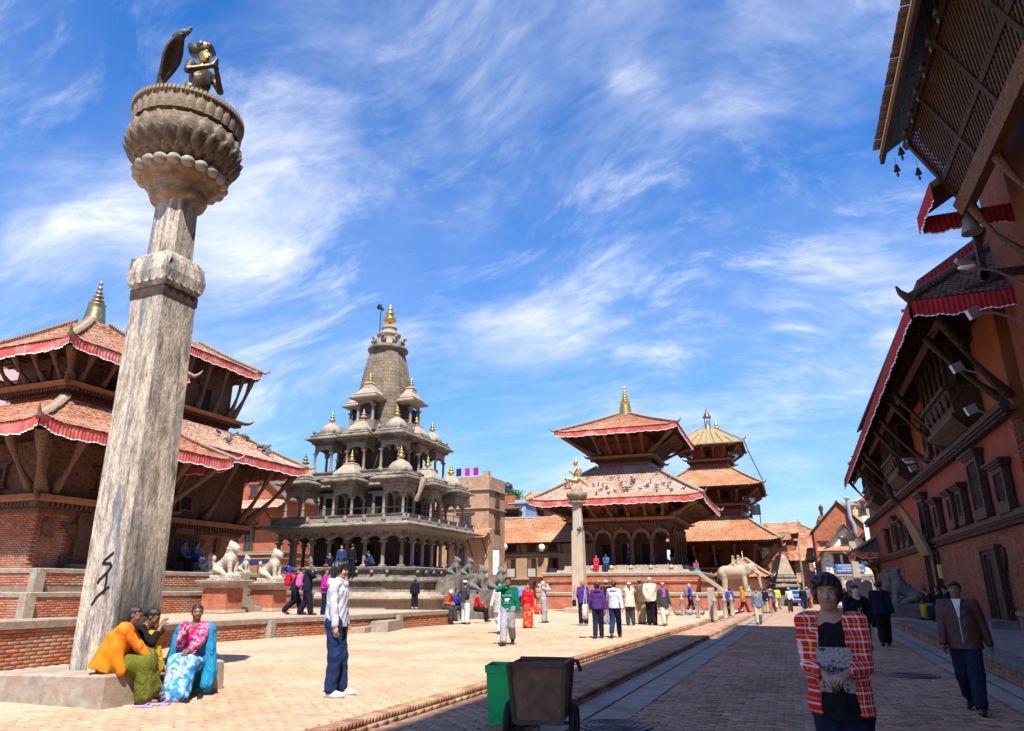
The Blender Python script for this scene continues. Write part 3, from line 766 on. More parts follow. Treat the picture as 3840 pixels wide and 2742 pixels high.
def fringe(L, hgt, p=.13, amp=.022):
 """pleated cloth strip along x, hanging below z=0, facing -y"""
 n = max(8, int(L / p * 4)); x = np.linspace(-L / 2, L / 2, n); ph = RNG.uniform(-.6, .6, n)
 y = -amp * np.sin(2 * pi * x / p + ph) - .004 * np.sin(x * 37); zt = np.zeros(n); sc = .06 * hgt * np.sin(x * 3.1 + 1) + .05 * hgt * np.sin(x * 11)
 zb = -hgt + sc + .02 * hgt * np.sin(2 * pi * x / p * .5)
 def strp(z0, z1, k0, k1, dy=0):
  V = np.concatenate([np.stack([x, y * k0 - dy, z0], 1), np.stack([x, y * k1 - dy, z1], 1)]); i = np.arange(n - 1)
  return V, np.stack([i, i + 1, i + 1 + n, i + n], 1)
 a = strp(zt, zb, .35, 1.1); b = strp(zb + .0, zb - .035, 1.1, 1.15, .002)
 return a, b
def add_roof(root, hx, hy, bx_, by_, ez, tz, org, mat=TILE, tw=.16, tl=.17, nmax=0, fr=.34, frmat=FRG, ridge=.13, name='roof', sides='SE', metal=False, under=None, thick=.10, tips=True, frname='cloth_valance', hip=True):
 """hipped roof on root; hx, hy eave half sizes; bx_, by_ top half sizes; tiles on the sides named"""
 _sl = math.hypot(hx - bx_, tz - ez)
 R0 = MB().sq([(hx, hy, ez - thick), (hx, hy, ez - .01), ((hx + bx_) / 2, (hy + by_) / 2, (ez + tz) / 2 - .022 * _sl - .02), (bx_, by_, tz - .01)]).build(name, WOOD_P if not metal else mat, root)
 for s, ang in (('S', 0), ('E', pi / 2), ('N', pi), ('W', -pi / 2)):
  ax, run0, bb, run1 = (hx, hy, bx_, by_) if s in 'SN' else (hy, hx, by_, bx_)
  ca, sa = cos(ang), sin(ang)
  if not metal and s in sides:
   C, sl = tile_side(ax + .04, bb, ez, tz, run0 + .05, run1, tw, tl)
   C = np.stack([C[:, 0] * ca - C[:, 1] * sa, C[:, 0] * sa + C[:, 1] * ca, C[:, 2]], 1)
   th = math.atan2(tz - ez, run0 - run1) - .10
   Rl = np.array([[1, 0, 0], [0, cos(th), -sin(th)], [0, sin(th), cos(th)]]); Rz = np.array([[ca, -sa, 0], [sa, ca, 0], [0, 0, 1]])
   pieces('roof_tile', R0, C, (tw * .94, tl * 1.35, .028), Rz @ Rl, mat, nmax, .008, org=org, jit=.012, sjit=.08)
  if fr and s in sides + ('N' if 'E' in sides else ''):
   for i, (V, F) in enumerate(fringe(2 * ax + .06, fr)):
    V = V.copy(); V[:, 1] -= run0 + .045; V[:, 2] += ez - .02 + .20 * np.clip((np.abs(V[:, 0]) / ax - .80) / .2, 0, 1) ** 2
    V = np.stack([V[:, 0] * ca - V[:, 1] * sa, V[:, 0] * sa + V[:, 1] * ca, V[:, 2]], 1)
    link(frname if i == 0 else 'white_hem', np_mesh('valance', V, F, frmat if i == 0 else HEM, True), R0)
 # hip ridges of stacked tiles
 if hip:
  for sx, sy in ((1, -1), (-1, -1), (1, 1), (-1, 1)):
   if 'S' not in sides and sy < 0: continue
   p0 = np.array([sx * (hx + .05), sy * (hy + .05), ez + .10]); p1 = np.array([sx * bx_, sy * by_, tz + .06]); L = np.linalg.norm(p1 - p0); n = max(4, int(L / .085)) if not metal else 6
   mb = MB(); d = (p1 - p0) / L; a = math.atan2(d[1], d[0]); el = math.asin(d[2])
   if metal: mb.tube([p0, (p0 + p1) / 2 - np.array([0, 0, .04]), p1], .07, 6)
   else:
    mb.tube([p0 + (0, 0, .02), p0 * .5 + p1 * .5 - np.array([0, 0, .06]), p1], ridge * .8, 6)
    for i in range(n):
     q = p0 + (p1 - p0) * (i + .5) / n - np.array([0, 0, .06 * math.sin(pi * (i + .5) / n) - .05])
     mb.bx(q, (.05, ridge * 2.5 * random.uniform(.85, 1.1), .075), rz=a, ry=-el + .5)
   mb.build('hip_ridge', RIDGE if not metal else mat, R0)
   if tips:
    q = p0 - d * .0
    MB().tube([q + d * .25, q - np.array([sx, sy, 0]) * -.10 + (0, 0, .0), q + np.array([sx * .22, sy * .22, .12]), q + np.array([sx * .30, sy * .30, .30])], [.085, .075, .05, .012], 6).build('corner_tip', RIDGE if not metal else mat, R0)
 # rafters under the eaves
 mb = MB(); n = int(2 * hx / .34)
 ub, uz = under if under else (bx_ + .05, ez + (tz - ez) * .0)
 for s in sides + 'NW':
  ax, run0 = (hx, hy) if s in 'SN' else (hy, hx)
  ang = {'S': 0, 'E': pi / 2, 'N': pi, 'W': -pi / 2}[s]
  nr = int(2 * ax / .34)
  sl = (tz - ez) / max(.1, (run0 - (by_ if s in 'SN' else bx_)))
  for i in range(nr + 1):
   u = -ax + .1 + (2 * ax - .2) * i / nr; dep = (run0 - ub) if abs(u) < ub else (run0 - abs(u))
   if dep < .1: continue
   p0 = np.array([u, -run0 + .03, ez - thick - .03]); p1 = np.array([u, -run0 + dep, ez - thick - .03 + .0])
   r = lambda p: (p[0] * cos(ang) - p[1] * sin(ang), p[0] * sin(ang) + p[1] * cos(ang), p[2])
   mb.beam(r(p0), r(p1), .07, .07)
 tag(mb.build('rafters', WOOD_P, R0), kind='stuff')
 return R0
def strut(root, p0, p1, w=.16, mat=WOOD_S, name='strut'):
 """carved bracket from wall (p0, low) to eave (p1, high)"""
 p0 = np.array(p0, float); p1 = np.array(p1, float); m = MB(); n = 7; d = p1 - p0; hz = np.array([d[0], d[1], 0]); hz /= np.linalg.norm(hz) + 1e-9
 pts = []; rr = []
 for i in range(n):
  t = i / (n - 1); pts.append(p0 + d * t + hz * (.10 * math.sin(pi * t)) - np.array([0, 0, .08 * math.sin(pi * t)])); rr.append(w * (.55 + .22 * math.sin(7 * t + 1) + .15 * (t < .12)))
 m.tube(pts, rr, 6); return m.build(name, mat, root)
def dentil_cornice(root, hx, hy, z, h=.30, out=.28, sides='SE', step=.16, name='cornice', m1=WOOD, m2=WOOD_L):
 o = MB().sq([(hx + .03, hy + .03, z), (hx + .10, hy + .10, z + h * .22), (hx + .10, hy + .10, z + h * .3)]).build(name, m1, root)
 mb = MB()
 for s in sides:
  L = hx if s in 'SN' else hy; n = int(2 * (L + out) / step)
  for i in range(n):
   u = -(L + out) + (i + .5) * 2 * (L + out) / n
   if s == 'S': mb.box(u - step * .28, u + step * .28, -hy - out * .85, -hy, z + h * .3, z + h * .62)
   if s == 'E': mb.box(hx, hx + out * .85, u - step * .28, u + step * .28, z + h * .3, z + h * .62)
   if s == 'N': mb.box(u - step * .28, u + step * .28, hy, hy + out * .85, z + h * .3, z + h * .62)
 tag(mb.build('dentil_row', m1, o), kind='stuff')
 MB().sq([(hx + out * .95, hy + out * .95, z + h * .62), (hx + out * 1.1, hy + out * 1.1, z + h * .75), (hx + out * 1.15, hy + out * 1.15, z + h)]).build('ledge', m2, o)
 for sx, sy in ((1, -1), (-1, -1), (1, 1)):
  q = np.array([sx * (hx + out * 1.05), sy * (hy + out * 1.05), z + h * .8])
  MB().tube([q, q + np.array([sx * .2, sy * .2, .03]), q + np.array([sx * .34, sy * .34, .18])], [.1, .07, .02], 5).build('corner_carving', m1, o)
 return o
def wall_window(root, x, y, z, w, h, face, mat=WOOD, pane=BLK, name='window', deep=.10, sill=True, arch=False):
 """carved window on a wall: face 'S' (normal -y), 'E' (+x), 'W' (-x)"""
 o = MB(); r = {'S': 0, 'E': pi / 2, 'N': pi, 'W': -pi / 2}[face]
 fw = w * .16
 o.box(-w / 2, w / 2, -deep, .02, 0, fw * .7); o.box(-w / 2, w / 2, -deep, .02, h - fw, h)
 o.box(-w / 2, -w / 2 + fw, -deep, .02, fw * .7, h - fw); o.box(w / 2 - fw, w / 2, -deep, .02, fw * .7, h - fw)
 if sill: o.box(-w * .68, w * .68, -deep * 1.4, .02, -h * .07, -.002); o.box(-w * .78, w * .78, -deep * 1.25, .02, h + .002, h * 1.09)
 ob = o.build(name, mat, root, (x, y, z), r)
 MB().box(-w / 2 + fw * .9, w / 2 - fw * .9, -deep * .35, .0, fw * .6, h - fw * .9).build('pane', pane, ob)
 return ob
def carved_door(root, x, y, z, w, h, face, name='door'):
 """Newar portal: nested frame, long lintel, wing boards"""
 r = {'S': 0, 'E': pi / 2, 'W': -pi / 2}[face]
 fr = MB()
 for k in range(4):
  a = w / 2 + k * .13; d = .06 + .035 * k
  fr.box(-a - .12, -a, -d, .02, 0, h + k * .10); fr.box(a, a + .12, -d, .02, 0, h + k * .10); fr.box(-a - .12, a + .12, -d, .02, h + k * .10 + .001, h + k * .10 + .10)
 for k in range(5):
  fr.box(-w / 2 - 1.15 + k * .06, w / 2 + 1.15 - k * .06, -.22 + k * .03, .02, h + .40 + .075 * (4 - k) + .002, h + .40 + .075 * (5 - k))
 ob = fr.build(name, WOOD, root, (x, y, z), r)
 MB().box(-w / 2, -.01, -.05, -.01, .02, h).build('door_leaf', WOOD_P, ob); MB().box(.01, w / 2, -.05, -.01, .02, h).build('door_leaf', WOOD_P, ob)
 for s in (-1, 1):
  m = MB(); pts = []
  for i in range(9):
   t = i / 8; q = w / 2 + .52 + (.62 * (1 - t) ** 1.6) * (1 if t > 0 else 1); pts.append((s * (w / 2 + .50 + .60 * t ** 1.4), h * (.55 + .45 * t)))
  ring0 = [(s * (w / 2 + .5), -.05, h)] + [(a, -.05, b) for a, b in pts]; ring1 = [(p[0], -.13, p[2]) for p in ring0]
  m.loft([ring0, ring1]); m.build('wing_board', WOOD, ob)
  MB().box(s * (w / 2 + .50) - .0, s * (w / 2 + .50) + s * .38, -.10, 0, .02, h * .30).build('foot_panel', WOOD, ob)
 MB().loft([[(.55 * w * math.sin(t) * 1.2, -.14, h + .2 + .55 * math.cos(t) * 1.1) for t in np.linspace(-pi / 2, pi / 2, 9)], [(.55 * w * math.sin(t) * 1.2, -.24, h + .2 + .55 * math.cos(t) * 1.1) for t in np.linspace(-pi / 2, pi / 2, 9)]]).build('torana', WOOD_S, ob)
 return ob
def finial(root, x, y, z, s=1.0, mat=GOLD, n=14, bell=True, base=None):
 p = [(.46, 0), (.44, .12), (.40, .40), (.35, .75), (.31, .95), (.35, 1.0), (.12, 1.05)] if bell else [(.30, 0), (.2, .15), (.10, .3)]
 z1 = p[-1][1]
 for i, r in enumerate((.25, .20, .15, .11)):
  zz = z1 + .03 + i * .19
  p += [(r * .45, zz), (r, zz + .05), (r, zz + .10), (r * .5, zz + .15)]
 p += [(.04, z1 + .80), (.08, z1 + .88), (.06, z1 + .96), (.01, z1 + 1.05)]
 o = MB().lathe([(a * s, b * s) for a, b in p], n).build('finial', mat, root, (x, y, z))
 return o

def upper_storey(root, w, z0, z1, org, cor=True, win=True, sides='SE', wallmat=BRW, nw=1, winmat=WOOD):
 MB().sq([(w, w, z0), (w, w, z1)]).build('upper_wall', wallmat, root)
 if cor: dentil_cornice(root, w, w, z0 + .12, .38, .34, sides)
 if win:
  h = (z1 - z0) * .42;
  for s in sides:
   for i in range(nw):
    u = (i - (nw - 1) / 2) * (1.7 * w / max(1, nw))
    x, y = {'S': (u, -w), 'E': (w, u), 'W': (-w, u)}[s]
    wall_window(root, x, y, z0 + .62, min(.75, w * .5), h, s)
def strut_set(root, w, z0, e, ze, n, sides='SENW', diag=True, sw=.15):
 for s in sides:
  for i in range(n):
   u = (i - (n - 1) / 2) * (2 * w * .86 / max(1, n - 1)) if n > 1 else 0
   k = {'S': ((u, -w), (u * 1.12, -e)), 'N': ((u, w), (u * 1.12, e)), 'E': ((w, u), (e, u * 1.12)), 'W': ((-w, u), (-e, u * 1.12))}[s]
   strut(root, (*k[0], z0), (*k[1], ze), sw)
 if diag:
  for sx, sy in ((1, -1), (1, 1), (-1, -1)): strut(root, (sx * w, sy * w, z0), (sx * e, sy * e, ze), sw * 1.3)

# ---------------------------------------------------------------- plinth shared by the two near temples (stepped brick and stone)
lp = thing('temple_plinth', 'stepped brick plinth with stone copings below the two left temples', 'plinth')
for (x1, y0, y1, z0, z1) in ((-20.5, 14.7, 28.2, .5, 1.46), (-21.25, 15.4, 27.6, 1.46, 2.16)):
 MB().box(-31, x1, y0, y1, z0, z1 - .13).build('core', JOINT, lp)
 brick_face(lp, (x1, y0), (x1, y1), z0 + .2, z1 - .14, BRICK_PL, .23, .068, nmax=150)
 brick_face(lp, (-31, y0), (x1, y0), z0 + .2, z1 - .14, BRICK_PL, .23, .068, nmax=150)
 for (a, b, horiz) in (((-31, y0), (x1, y0), True), ((x1, y0), (x1, y1), False)):
  L = (b[0] - a[0]) if horiz else (b[1] - a[1]); u = 0
  while u < L - .01:
   ln = min(random.uniform(.7, 1.3), L - u)
   cx, cy_ = (a[0] + u + ln / 2, y0 + .2) if horiz else (x1 - .2, a[1] + u + ln / 2)
   if not (not horiz and u < .02 and False):
    MB().sq([((ln / 2 - .006), .24, -.14), (ln / 2 - .006, .245, -.02), (ln / 2 - .02, .22, random.uniform(-.004, .01))]).build('coping_stone', STONE, lp, (cx, cy_ + (.0 if horiz else 0), z1 + (.0 if horiz else .003)), 0 if horiz else pi / 2)
   u += ln
 MB().bx((x1 + .0, y0 + .0, (z0 + z1) / 2 - .08), (.30, .30, z1 - z0 - .12)).build('corner_pier', STONE, lp)
 MB().box(-30.5, x1 - .4, y0 + .4, y1 - .4, z1 - .14, z1 - .004).build('paving', STONE, lp)

# ---------------------------------------------------------------- near left temple
def near_temple(cx, cy, z0, w, ze, e, b2, w2, e2, ze2, zt2, label, group, doory=0.0, fin=True, nmax=300, tilemat=TILE, nick='temple'):
 org = (cx, cy, z0); g = lambda z: z - z0
 t = thing('pagoda_temple', label, 'temple', org, group=group)
 zc = g(4.05)
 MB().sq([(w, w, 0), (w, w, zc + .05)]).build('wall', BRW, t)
 hole = lambda u, z: abs(u - (w + doory)) < 1.75 and z < 2.75 - 0
 hole2 = lambda u, z: abs(u - w) < .0
 brick_face(t, (-w, -w), (w, -w), .02, zc - .1, BRICK_PL, .23, .068, nmax=200, org=org)
 brick_face(t, (w, -w), (w, w), .02, zc - .1, BRICK_PL, .23, .068, nmax=100, org=org, hole=lambda u, z: abs(u - (w + doory)) < 1.2 and z < 2.1)
 carved_door(t, w + .02, doory, .02, .8, 1.45, 'E')
 MB().box(w, w + .5, doory - 1.1, doory + 1.1, 0, .17).build('door_step', STONE_D, t)
 for s in (-1, 1):
  n = MB().sq([(.09, .15, .0), (.10, .16, .06), (.07, .13, .1), (.07, .13, .42), (.11, .19, .46), (.02, .04, .66)]).build('lamp_niche', WOOD_S, t, (w + .1, doory + s * (w - .35), .95))
 dentil_cornice(t, w, w, zc - .15, .55, .40, 'SE', .17)
 # zone with windows between cornice and eave
 MB().sq([(w - .02, w - .02, zc + .4), (w - .02, w - .02, g(ze) + .55)]).build('attic_wall', DKW, t)
 for s in 'SE':
  x, y = {'S': (0, -w), 'E': (w, doory)}[s]; wall_window(t, x, y, zc + .75, .8, .75, s)
 strut_set(t, w + .05, zc + .42, e - .35, g(ze) - .16, 3, 'SE', sw=.21)
 add_roof(t, e, e, b2, b2, g(ze), g(ze) + (e - b2) * .62, org, tilemat, .135, .15, nmax, .36, under=(w, 0))
 zb = g(ze) + (e - b2) * .62
 upper_storey(t, w2, zb - .3, g(ze2) + .4, org, False, True, 'SE', DKW)
 MB().sq([(w2 + .04, w2 + .04, zb - .3), (w2 + .04, w2 + .04, zb + .22)]).build('red_band', REDP, t)
 dentil_cornice(t, w2, w2, zb + .2, .42, .5, 'SE', .14)
 strut_set(t, w2 + .05, zb + .62, e2 - .25, g(ze2) - .14, 4, 'SE', sw=.19)
 add_roof(t, e2, e2, .38, .38, g(ze2), g(zt2), org, tilemat, .135, .15, nmax, .34, name='upper_roof', under=(w2, 0))
 if fin: finial(t, 0, 0, g(zt2) - .1, .95, m_surf('aged_brass', (.42, .36, .20), (.20, .17, .10), .4, 6, 4, .2, metal=.85))
 # row of small bells under the upper eave
 bellm = MB().lathe([(.05, 0), (.045, .02), (.03, .07), (.012, .10)], 6).lathe([(.004, -.10), (.02, -.06), (.004, 0)], 4).mesh('bell', BRONZE)
 for i in range(9): link('bell', bellm, t, (e2 - .06, -e2 + .3 + i * (2 * e2 - .6) / 8, g(ze2) - .42))
 return t
NT_GRP = None
near_temple(-24.6, 18.05, 2.16, 2.25, 6.45, 4.05, 1.75, 1.45, 2.60, 9.75, 11.5, 'two-roofed brick pagoda with brass bell finial behind the tall king pillar', None, 0.0)
near_temple(-27.1, 25.0, 2.16, 2.5, 7.35, 4.55, 2.0, 1.7, 2.6, 12.15, 13.4, 'two-roofed brick pagoda with pigeons on its lower roof, behind the lion stairs', None, -1.1, False, 300, TILE_G)
# ================================================================ grey stone temple with pavilions and tall spire
KST = m_surf('temple_stone', (.31, .27, .22), (.10, .088, .076), .85, 4.5, 7, .5, 20, stain=(.075, .066, .06), stain_sc=1.3)
KST_L = m_surf('temple_stone_pale', (.43, .36, .27), (.23, .19, .15), .88, 4.5, 7, .45, 18, stain=(.30, .235, .17), stain_sc=1.6)
KST_C = m_carved('temple_carved', (.30, .265, .23), (.085, .075, .068), 16, .85, .7)
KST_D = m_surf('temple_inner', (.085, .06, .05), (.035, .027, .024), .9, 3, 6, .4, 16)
KSH = m_brick('spire_blocks', (.27, .215, .15), (.185, .15, .115), (.09, .075, .06), .34, .22, .012, .88, .4, dirt=(.20, .175, .15), dirt_sc=.8)
KC = (-21.3, 34.7, T_Z); kz = lambda z: z - T_Z
kr = thing('stone_temple', 'grey carved stone temple with tiers of pillared pavilions and a tall ribbed spire', 'temple', KC)
def octs(levels, c, mat, name):
 m = MB(); rings = []
 for h, z in levels:
  rings.append([(h - c, -h, kz(z)), (h, -h + c, kz(z)), (h, h - c, kz(z)), (h - c, h, kz(z)), (-h + c, h, kz(z)), (-h, h - c, kz(z)), (-h, -h + c, kz(z)), (-h + c, -h, kz(z))])
 return m.loft(rings).build(name, mat, kr)
octs([(5.42, .5), (5.40, 1.04)], 1.5, KST_L, 'plinth')
octs([(5.45, 1.04), (5.62, 1.12), (5.60, 1.22), (5.30, 1.25), (5.22, 1.40)], 1.45, KST_L, 'plinth_step')
octs([(4.95, 1.40), (4.93, 1.52)], 1.35, KST, 'plinth_step')
lat = octs([(4.88, 1.52), (4.88, 1.84)], 1.33, m_surf('lattice_back', (.33, .25, .165), (.2, .15, .10), .9, 4), 'lattice_band')
# diamond lattice on the band
lb = MB()
for s in range(2):
 n = 52
 for i in range(n):
  u = -3.5 + 7.0 * i / n
  for k in (-1, 1):
   a, b = (u - k * .07, 1.53), (u + k * .07, 1.83)
   if s == 0: lb.beam((a[0], -4.90, kz(a[1])), (b[0], -4.90, kz(b[1])), .03, .03, (0, 1, 0))
   else: lb.beam((4.90, a[0], kz(a[1])), (4.90, b[0], kz(b[1])), .03, .03, (1, 0, 0))
tag(lb.build('lattice', KST, lat), kind='stuff')
octs([(4.92, 1.84), (5.05, 1.90), (5.05, 1.97), (4.72, 2.00), (4.66, 2.10)], 1.3, KST, 'plinth_step')
octs([(4.40, 2.10), (4.36, 2.36), (4.50, 2.44), (4.52, 2.54), (4.3, 2.58), (4.05, 2.60)], 1.0, KST, 'plinth_step')
knob = MB().ball((0, 0, 0), (.09, .12, .09), 7, 4).mesh('stone_boss', KST_C)
for i in range(9):
 link('stone_boss', knob, kr, (-3.4 + i * .85, -4.47, kz(2.34))); link('stone_boss', knob, kr, (4.47, -3.4 + i * .85, kz(2.34)))
def col_mesh(h, r, mat, nm='column'):
 return MB().sq([(r * 1.35, r * 1.35, 0), (r * 1.35, r * 1.35, h * .06), (r, r, h * .08)]).lathe([(r * 1.02, h * .07), (r * .98, h * .5), (r * .92, h * .84), (r * 1.15, h * .86), (r * 1.0, h * .89), (r * 1.25, h * .93)], 8).sq([(r * 1.2, r * 1.2, h * .92), (r * 1.6, r * 1.3, h * .97), (r * 1.75, r * 1.4, h)]).mesh(nm, mat)
KCOL = m_surf('column_stone', (.40, .345, .275), (.16, .135, .115), .85, 3, 6, .4, 18, stain=(.13, .11, .10), stain_sc=1.1, stretch=(1, 1, .4), obj_rand=.35)
cm1 = col_mesh(kz(3.86) - kz(2.60), .105, KCOL)
def arch_panel(W, z0, rise, ztop, th, mat, name='arch'):
 """scalloped arch panel of width W, springing z0, flat top; in the xz plane centred on x"""
 m = MB(); n = 13; lo = []
 for i in range(n):
  u = -W / 2 + W * i / (n - 1); s = abs(2 * i / (n - 1) - 1)
  e = 0 if s > .80 else math.sqrt(max(0, 1 - (s / .80) ** 2)); e = e * (.86 + .14 * abs(math.cos(2.2 * pi * s)))
  lo.append((u, z0 + rise * e))
 for i in range(n - 1):
  a, b = lo[i], lo[i + 1]
  m.add([(a[0], -th / 2, a[1]), (b[0], -th / 2, b[1]), (b[0], th / 2, b[1]), (a[0], th / 2, a[1]), (a[0], -th / 2, ztop), (b[0], -th / 2, ztop), (b[0], th / 2, ztop), (a[0], th / 2, ztop)], BOXF)
 return m.mesh(name, mat)
HC = 3.70; nb = 7; bay = 2 * HC / nb
am1 = arch_panel(bay, kz(3.85), .24, kz(4.30), .16, KST)
ros = MB().lathe([(.10, -.02), (.10, .015), (.05, .03), (.0, .035)], 10).mesh('rosette', KST_L)
for i in range(nb + 1):
 u = -HC + bay * i
 for (x, y) in {(u, -HC), (HC, u), (-HC, u), (u, HC)}:
  if (x == -HC and y > -HC + .1 and False): continue
  link('column', cm1, kr, (x, y, kz(2.60)))
 o = link('rosette', ros, kr, (u, -HC - .09, kz(4.02))); o.rotation_euler = (pi / 2, 0, 0)
 if i < nb:
  link('arch', am1, kr, (u + bay / 2, -HC, 0)); link('arch', am1, kr, (HC, u + bay / 2, 0), pi / 2)
  link('arch', am1, kr, (-HC, u + bay / 2, 0), pi / 2); link('arch', am1, kr, (u + bay / 2, HC, 0))
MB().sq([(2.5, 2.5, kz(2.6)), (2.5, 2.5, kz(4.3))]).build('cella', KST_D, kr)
for x in (-1.2, 0, 1.2): wall_window(kr, x, -2.5, kz(2.7), .7, 1.2, 'S', KST_D, BLK, 'cella_door')
MB().sq([(HC + .12, HC + .12, kz(4.28)), (HC + .12, HC + .12, kz(4.36)), (HC + .42, HC + .42, kz(4.47)), (HC + .50, HC + .50, kz(4.52))]).build('entablature', KST_C, kr)
MB().sq([(HC + .82, HC + .82, kz(4.53)), (HC + .84, HC + .84, kz(4.60)), (HC + .45, HC + .45, kz(4.76))]).build('eave_slab', KST, kr)
rl = MB()
for s in range(4):
 a = s * pi / 2
rl = MB().sq([(HC + .40, HC + .40, kz(4.76)), (HC + .40, HC + .40, kz(5.06))], cap=False).build('parapet', KST_C, kr)
MB().sq([(HC + .44, HC + .44, kz(5.06)), (HC + .46, HC + .46, kz(5.13)), (HC + .30, HC + .30, kz(5.15))]).build('parapet_cap', KST, kr)
med = MB().lathe([(.02, -.04), (.16, -.03), (.175, .02), (.12, .05), (.0, .06)], 12).mesh('medallion', KST_C)
for i in range(8):
 u = -HC - .28 + (2 * HC + .56) * i / 7
 o = link('medallion', med, kr, (u, -HC - .43, kz(4.93))); o.rotation_euler = (pi / 2, 0, 0); o.scale = (.62, 1.0, .95)
 o = link('medallion', med, kr, (HC + .43, u, kz(4.93))); o.rotation_euler = (pi / 2, 0, pi / 2); o.scale = (.62, 1.0, .95)
hr = MB(); q = HC + .1
hr.tube([(-q, -q, kz(5.50)), (q, -q, kz(5.46)), (q, q, kz(5.50))], .022, 5); hr.build('handrail', m_flat('black_iron', (.03, .03, .035), .5, .5), kr)
for (x, y) in ((-q, -q), (-1.9, -q), (0, -q), (1.9, -q), (q, -q), (q, -1.9), (q, 0), (q, 1.9), (q, q)): MB().tube([(x, y, kz(5.1)), (x, y, kz(5.5))], .018, 5).build('rail_post', MATS['black_iron'], kr)
# storey cores
MB().sq([(2.35, 2.35, kz(5.1)), (2.35, 2.35, kz(6.8))]).build('cella', KST_D, kr)
MB().sq([(HC - .95, HC - .95, kz(6.72)), (HC - .75, HC - .75, kz(6.80)), (HC - .8, HC - .8, kz(6.95)), (HC - .8, HC - .8, kz(7.22))]).build('storey_slab', KST, kr)
for s in (-1.55, 1.55):
 for (x, y, f) in ((s, -2.36, 'S'), (2.36, s, 'E')):
  wall_window(kr, x, y, kz(5.15), .95, 1.25, f, KST_C, BLK, 'cella_door')
MB().sq([(HC - .62, HC - .62, kz(7.22)), (HC - .62, HC - .62, kz(7.52))]).build('parapet', KST_C, kr)
MB().sq([(HC - .56, HC - .56, kz(7.52)), (HC - .56, HC - .56, kz(7.58))]).build('parapet_cap', KST, kr)
MB().sq([(1.75, 1.75, kz(7.5)), (1.75, 1.75, kz(9.4))]).build('cella', KST_D, kr)
MB().sq([(1.95, 1.95, kz(9.25)), (2.1, 2.1, kz(9.33)), (2.0, 2.0, kz(9.55)), (1.95, 1.95, kz(9.9)), (1.9, 1.9, kz(10.3))]).build('storey_slab', KST, kr)
FIN_D = m_surf('dark_finial', (.30, .24, .13), (.10, .09, .06), .5, 8, 4, .3, metal=.6)
def small_finial(root, x, y, z, s, mat):
 p = [(.30, 0), (.26, .08), (.12, .14), (.10, .22), (.34, .30), (.40, .40), (.34, .50), (.15, .58), (.24, .70), (.27, .78), (.20, .88), (.09, .95), (.15, 1.03), (.15, 1.10), (.06, 1.2), (.08, 1.28), (.01, 1.42)]
 return MB().lathe([(a * s, b * s) for a, b in p], 10).build('finial', mat, root, (x, y, z))
def pavilion(x, y, z0, z1, half, lip, zl, roof, zr, zf, fm, dome):
 """open kiosk: four columns, arches, moulded eave, dome or bell roof, finial"""
 cmx = col_mesh(z1 - z0, .075, KCOL)
 for sx in (-1, 1):
  for sy in (-1, 1): link('pavilion_column', cmx, kr, (x + sx * half, y + sy * half, kz(z0)))
 am = arch_panel(2 * half, kz(z1) - .02, .22, kz(z1) + .40, .13, KST_C)
 for k, (dx, dy, r) in enumerate(((0, -half, 0), (half, 0, pi / 2), (0, half, 0), (-half, 0, pi / 2))): link('pavilion_arch', am, kr, (x + dx, y + dy, 0), r)
 h = half; ztop = z1 + .40
 rf = MB().sq([(h + .08, h + .08, kz(ztop)), (h + .10, h + .10, kz(ztop) + .10), (h + .30, h + .30, kz(zl) - .10), (lip, lip, kz(zl) - .03), (lip, lip, kz(zl) + .03), (lip * .80, lip * .80, kz(zl) + .16), (lip * .82, lip * .82, kz(zl) + .22), (lip * .62, lip * .62, kz(zl) + .34), (lip * .62, lip * .62, kz(zl) + .42)], x, y).build('pavilion_roof', KST, kr)
 mb = MB()
 n = 14
 for i in range(n):
  u = -h - .16 + (2 * h + .32) * (i + .5) / n
  mb.box(x + u - .03, x + u + .03, y - h - .24, y - h - .12, kz(zl) - .26, kz(zl) - .17); mb.box(x + h + .12, x + h + .24, y + u - .03, y + u + .03, kz(zl) - .26, kz(zl) - .17)
 tag(mb.build('dentil_row', KST, rf), kind='stuff')
 zb = zl + .40; zr = max(zr, zb + .3)
 if dome:
  r = lip * .50; H = zr - zb
  MB().lathe([(r * 1.05, kz(zb)), (r * 1.12, kz(zb) + H * .15), (r * 1.0, kz(zb) + H * .45), (r * .72, kz(zb) + H * .75), (r * .32, kz(zb) + H * .95), (r * .28, kz(zb) + H)], 24, (x, y), True, 16, .10).build('dome', KST_L, rf)
  small_m = MB().ball((0, 0, 0), (.09, .09, .15), 6, 4).mesh('corner_knob', KST_C)
  for sx in (-1, 1):
   for sy in (-1, 1): link('corner_knob', small_m, rf, (x + sx * lip * .66, y + sy * lip * .66, kz(zb) + .06))
 else:
  H = zr - zb; w = lip * .62
  MB().sq([(w, w, kz(zb)), (w * .92, w * .92, kz(zb) + H * .2), (w * .62, w * .62, kz(zb) + H * .55), (w * .42, w * .42, kz(zb) + H * .85), (w * .46, w * .46, kz(zb) + H * .9), (w * .3, w * .3, kz(zb) + H)], x, y).build('bell_roof', KST_L, rf)
 small_finial(rf, x, y, kz(zr) - .02, (zf - zr) / 1.42, fm)
 MB().box(x - h - .1, x + h + .1, y - h - .1, y + h + .1, kz(z0) - .12, kz(z0) + .002).build('pavilion_floor', KST, kr)
p2 = 3.02; h2 = .56
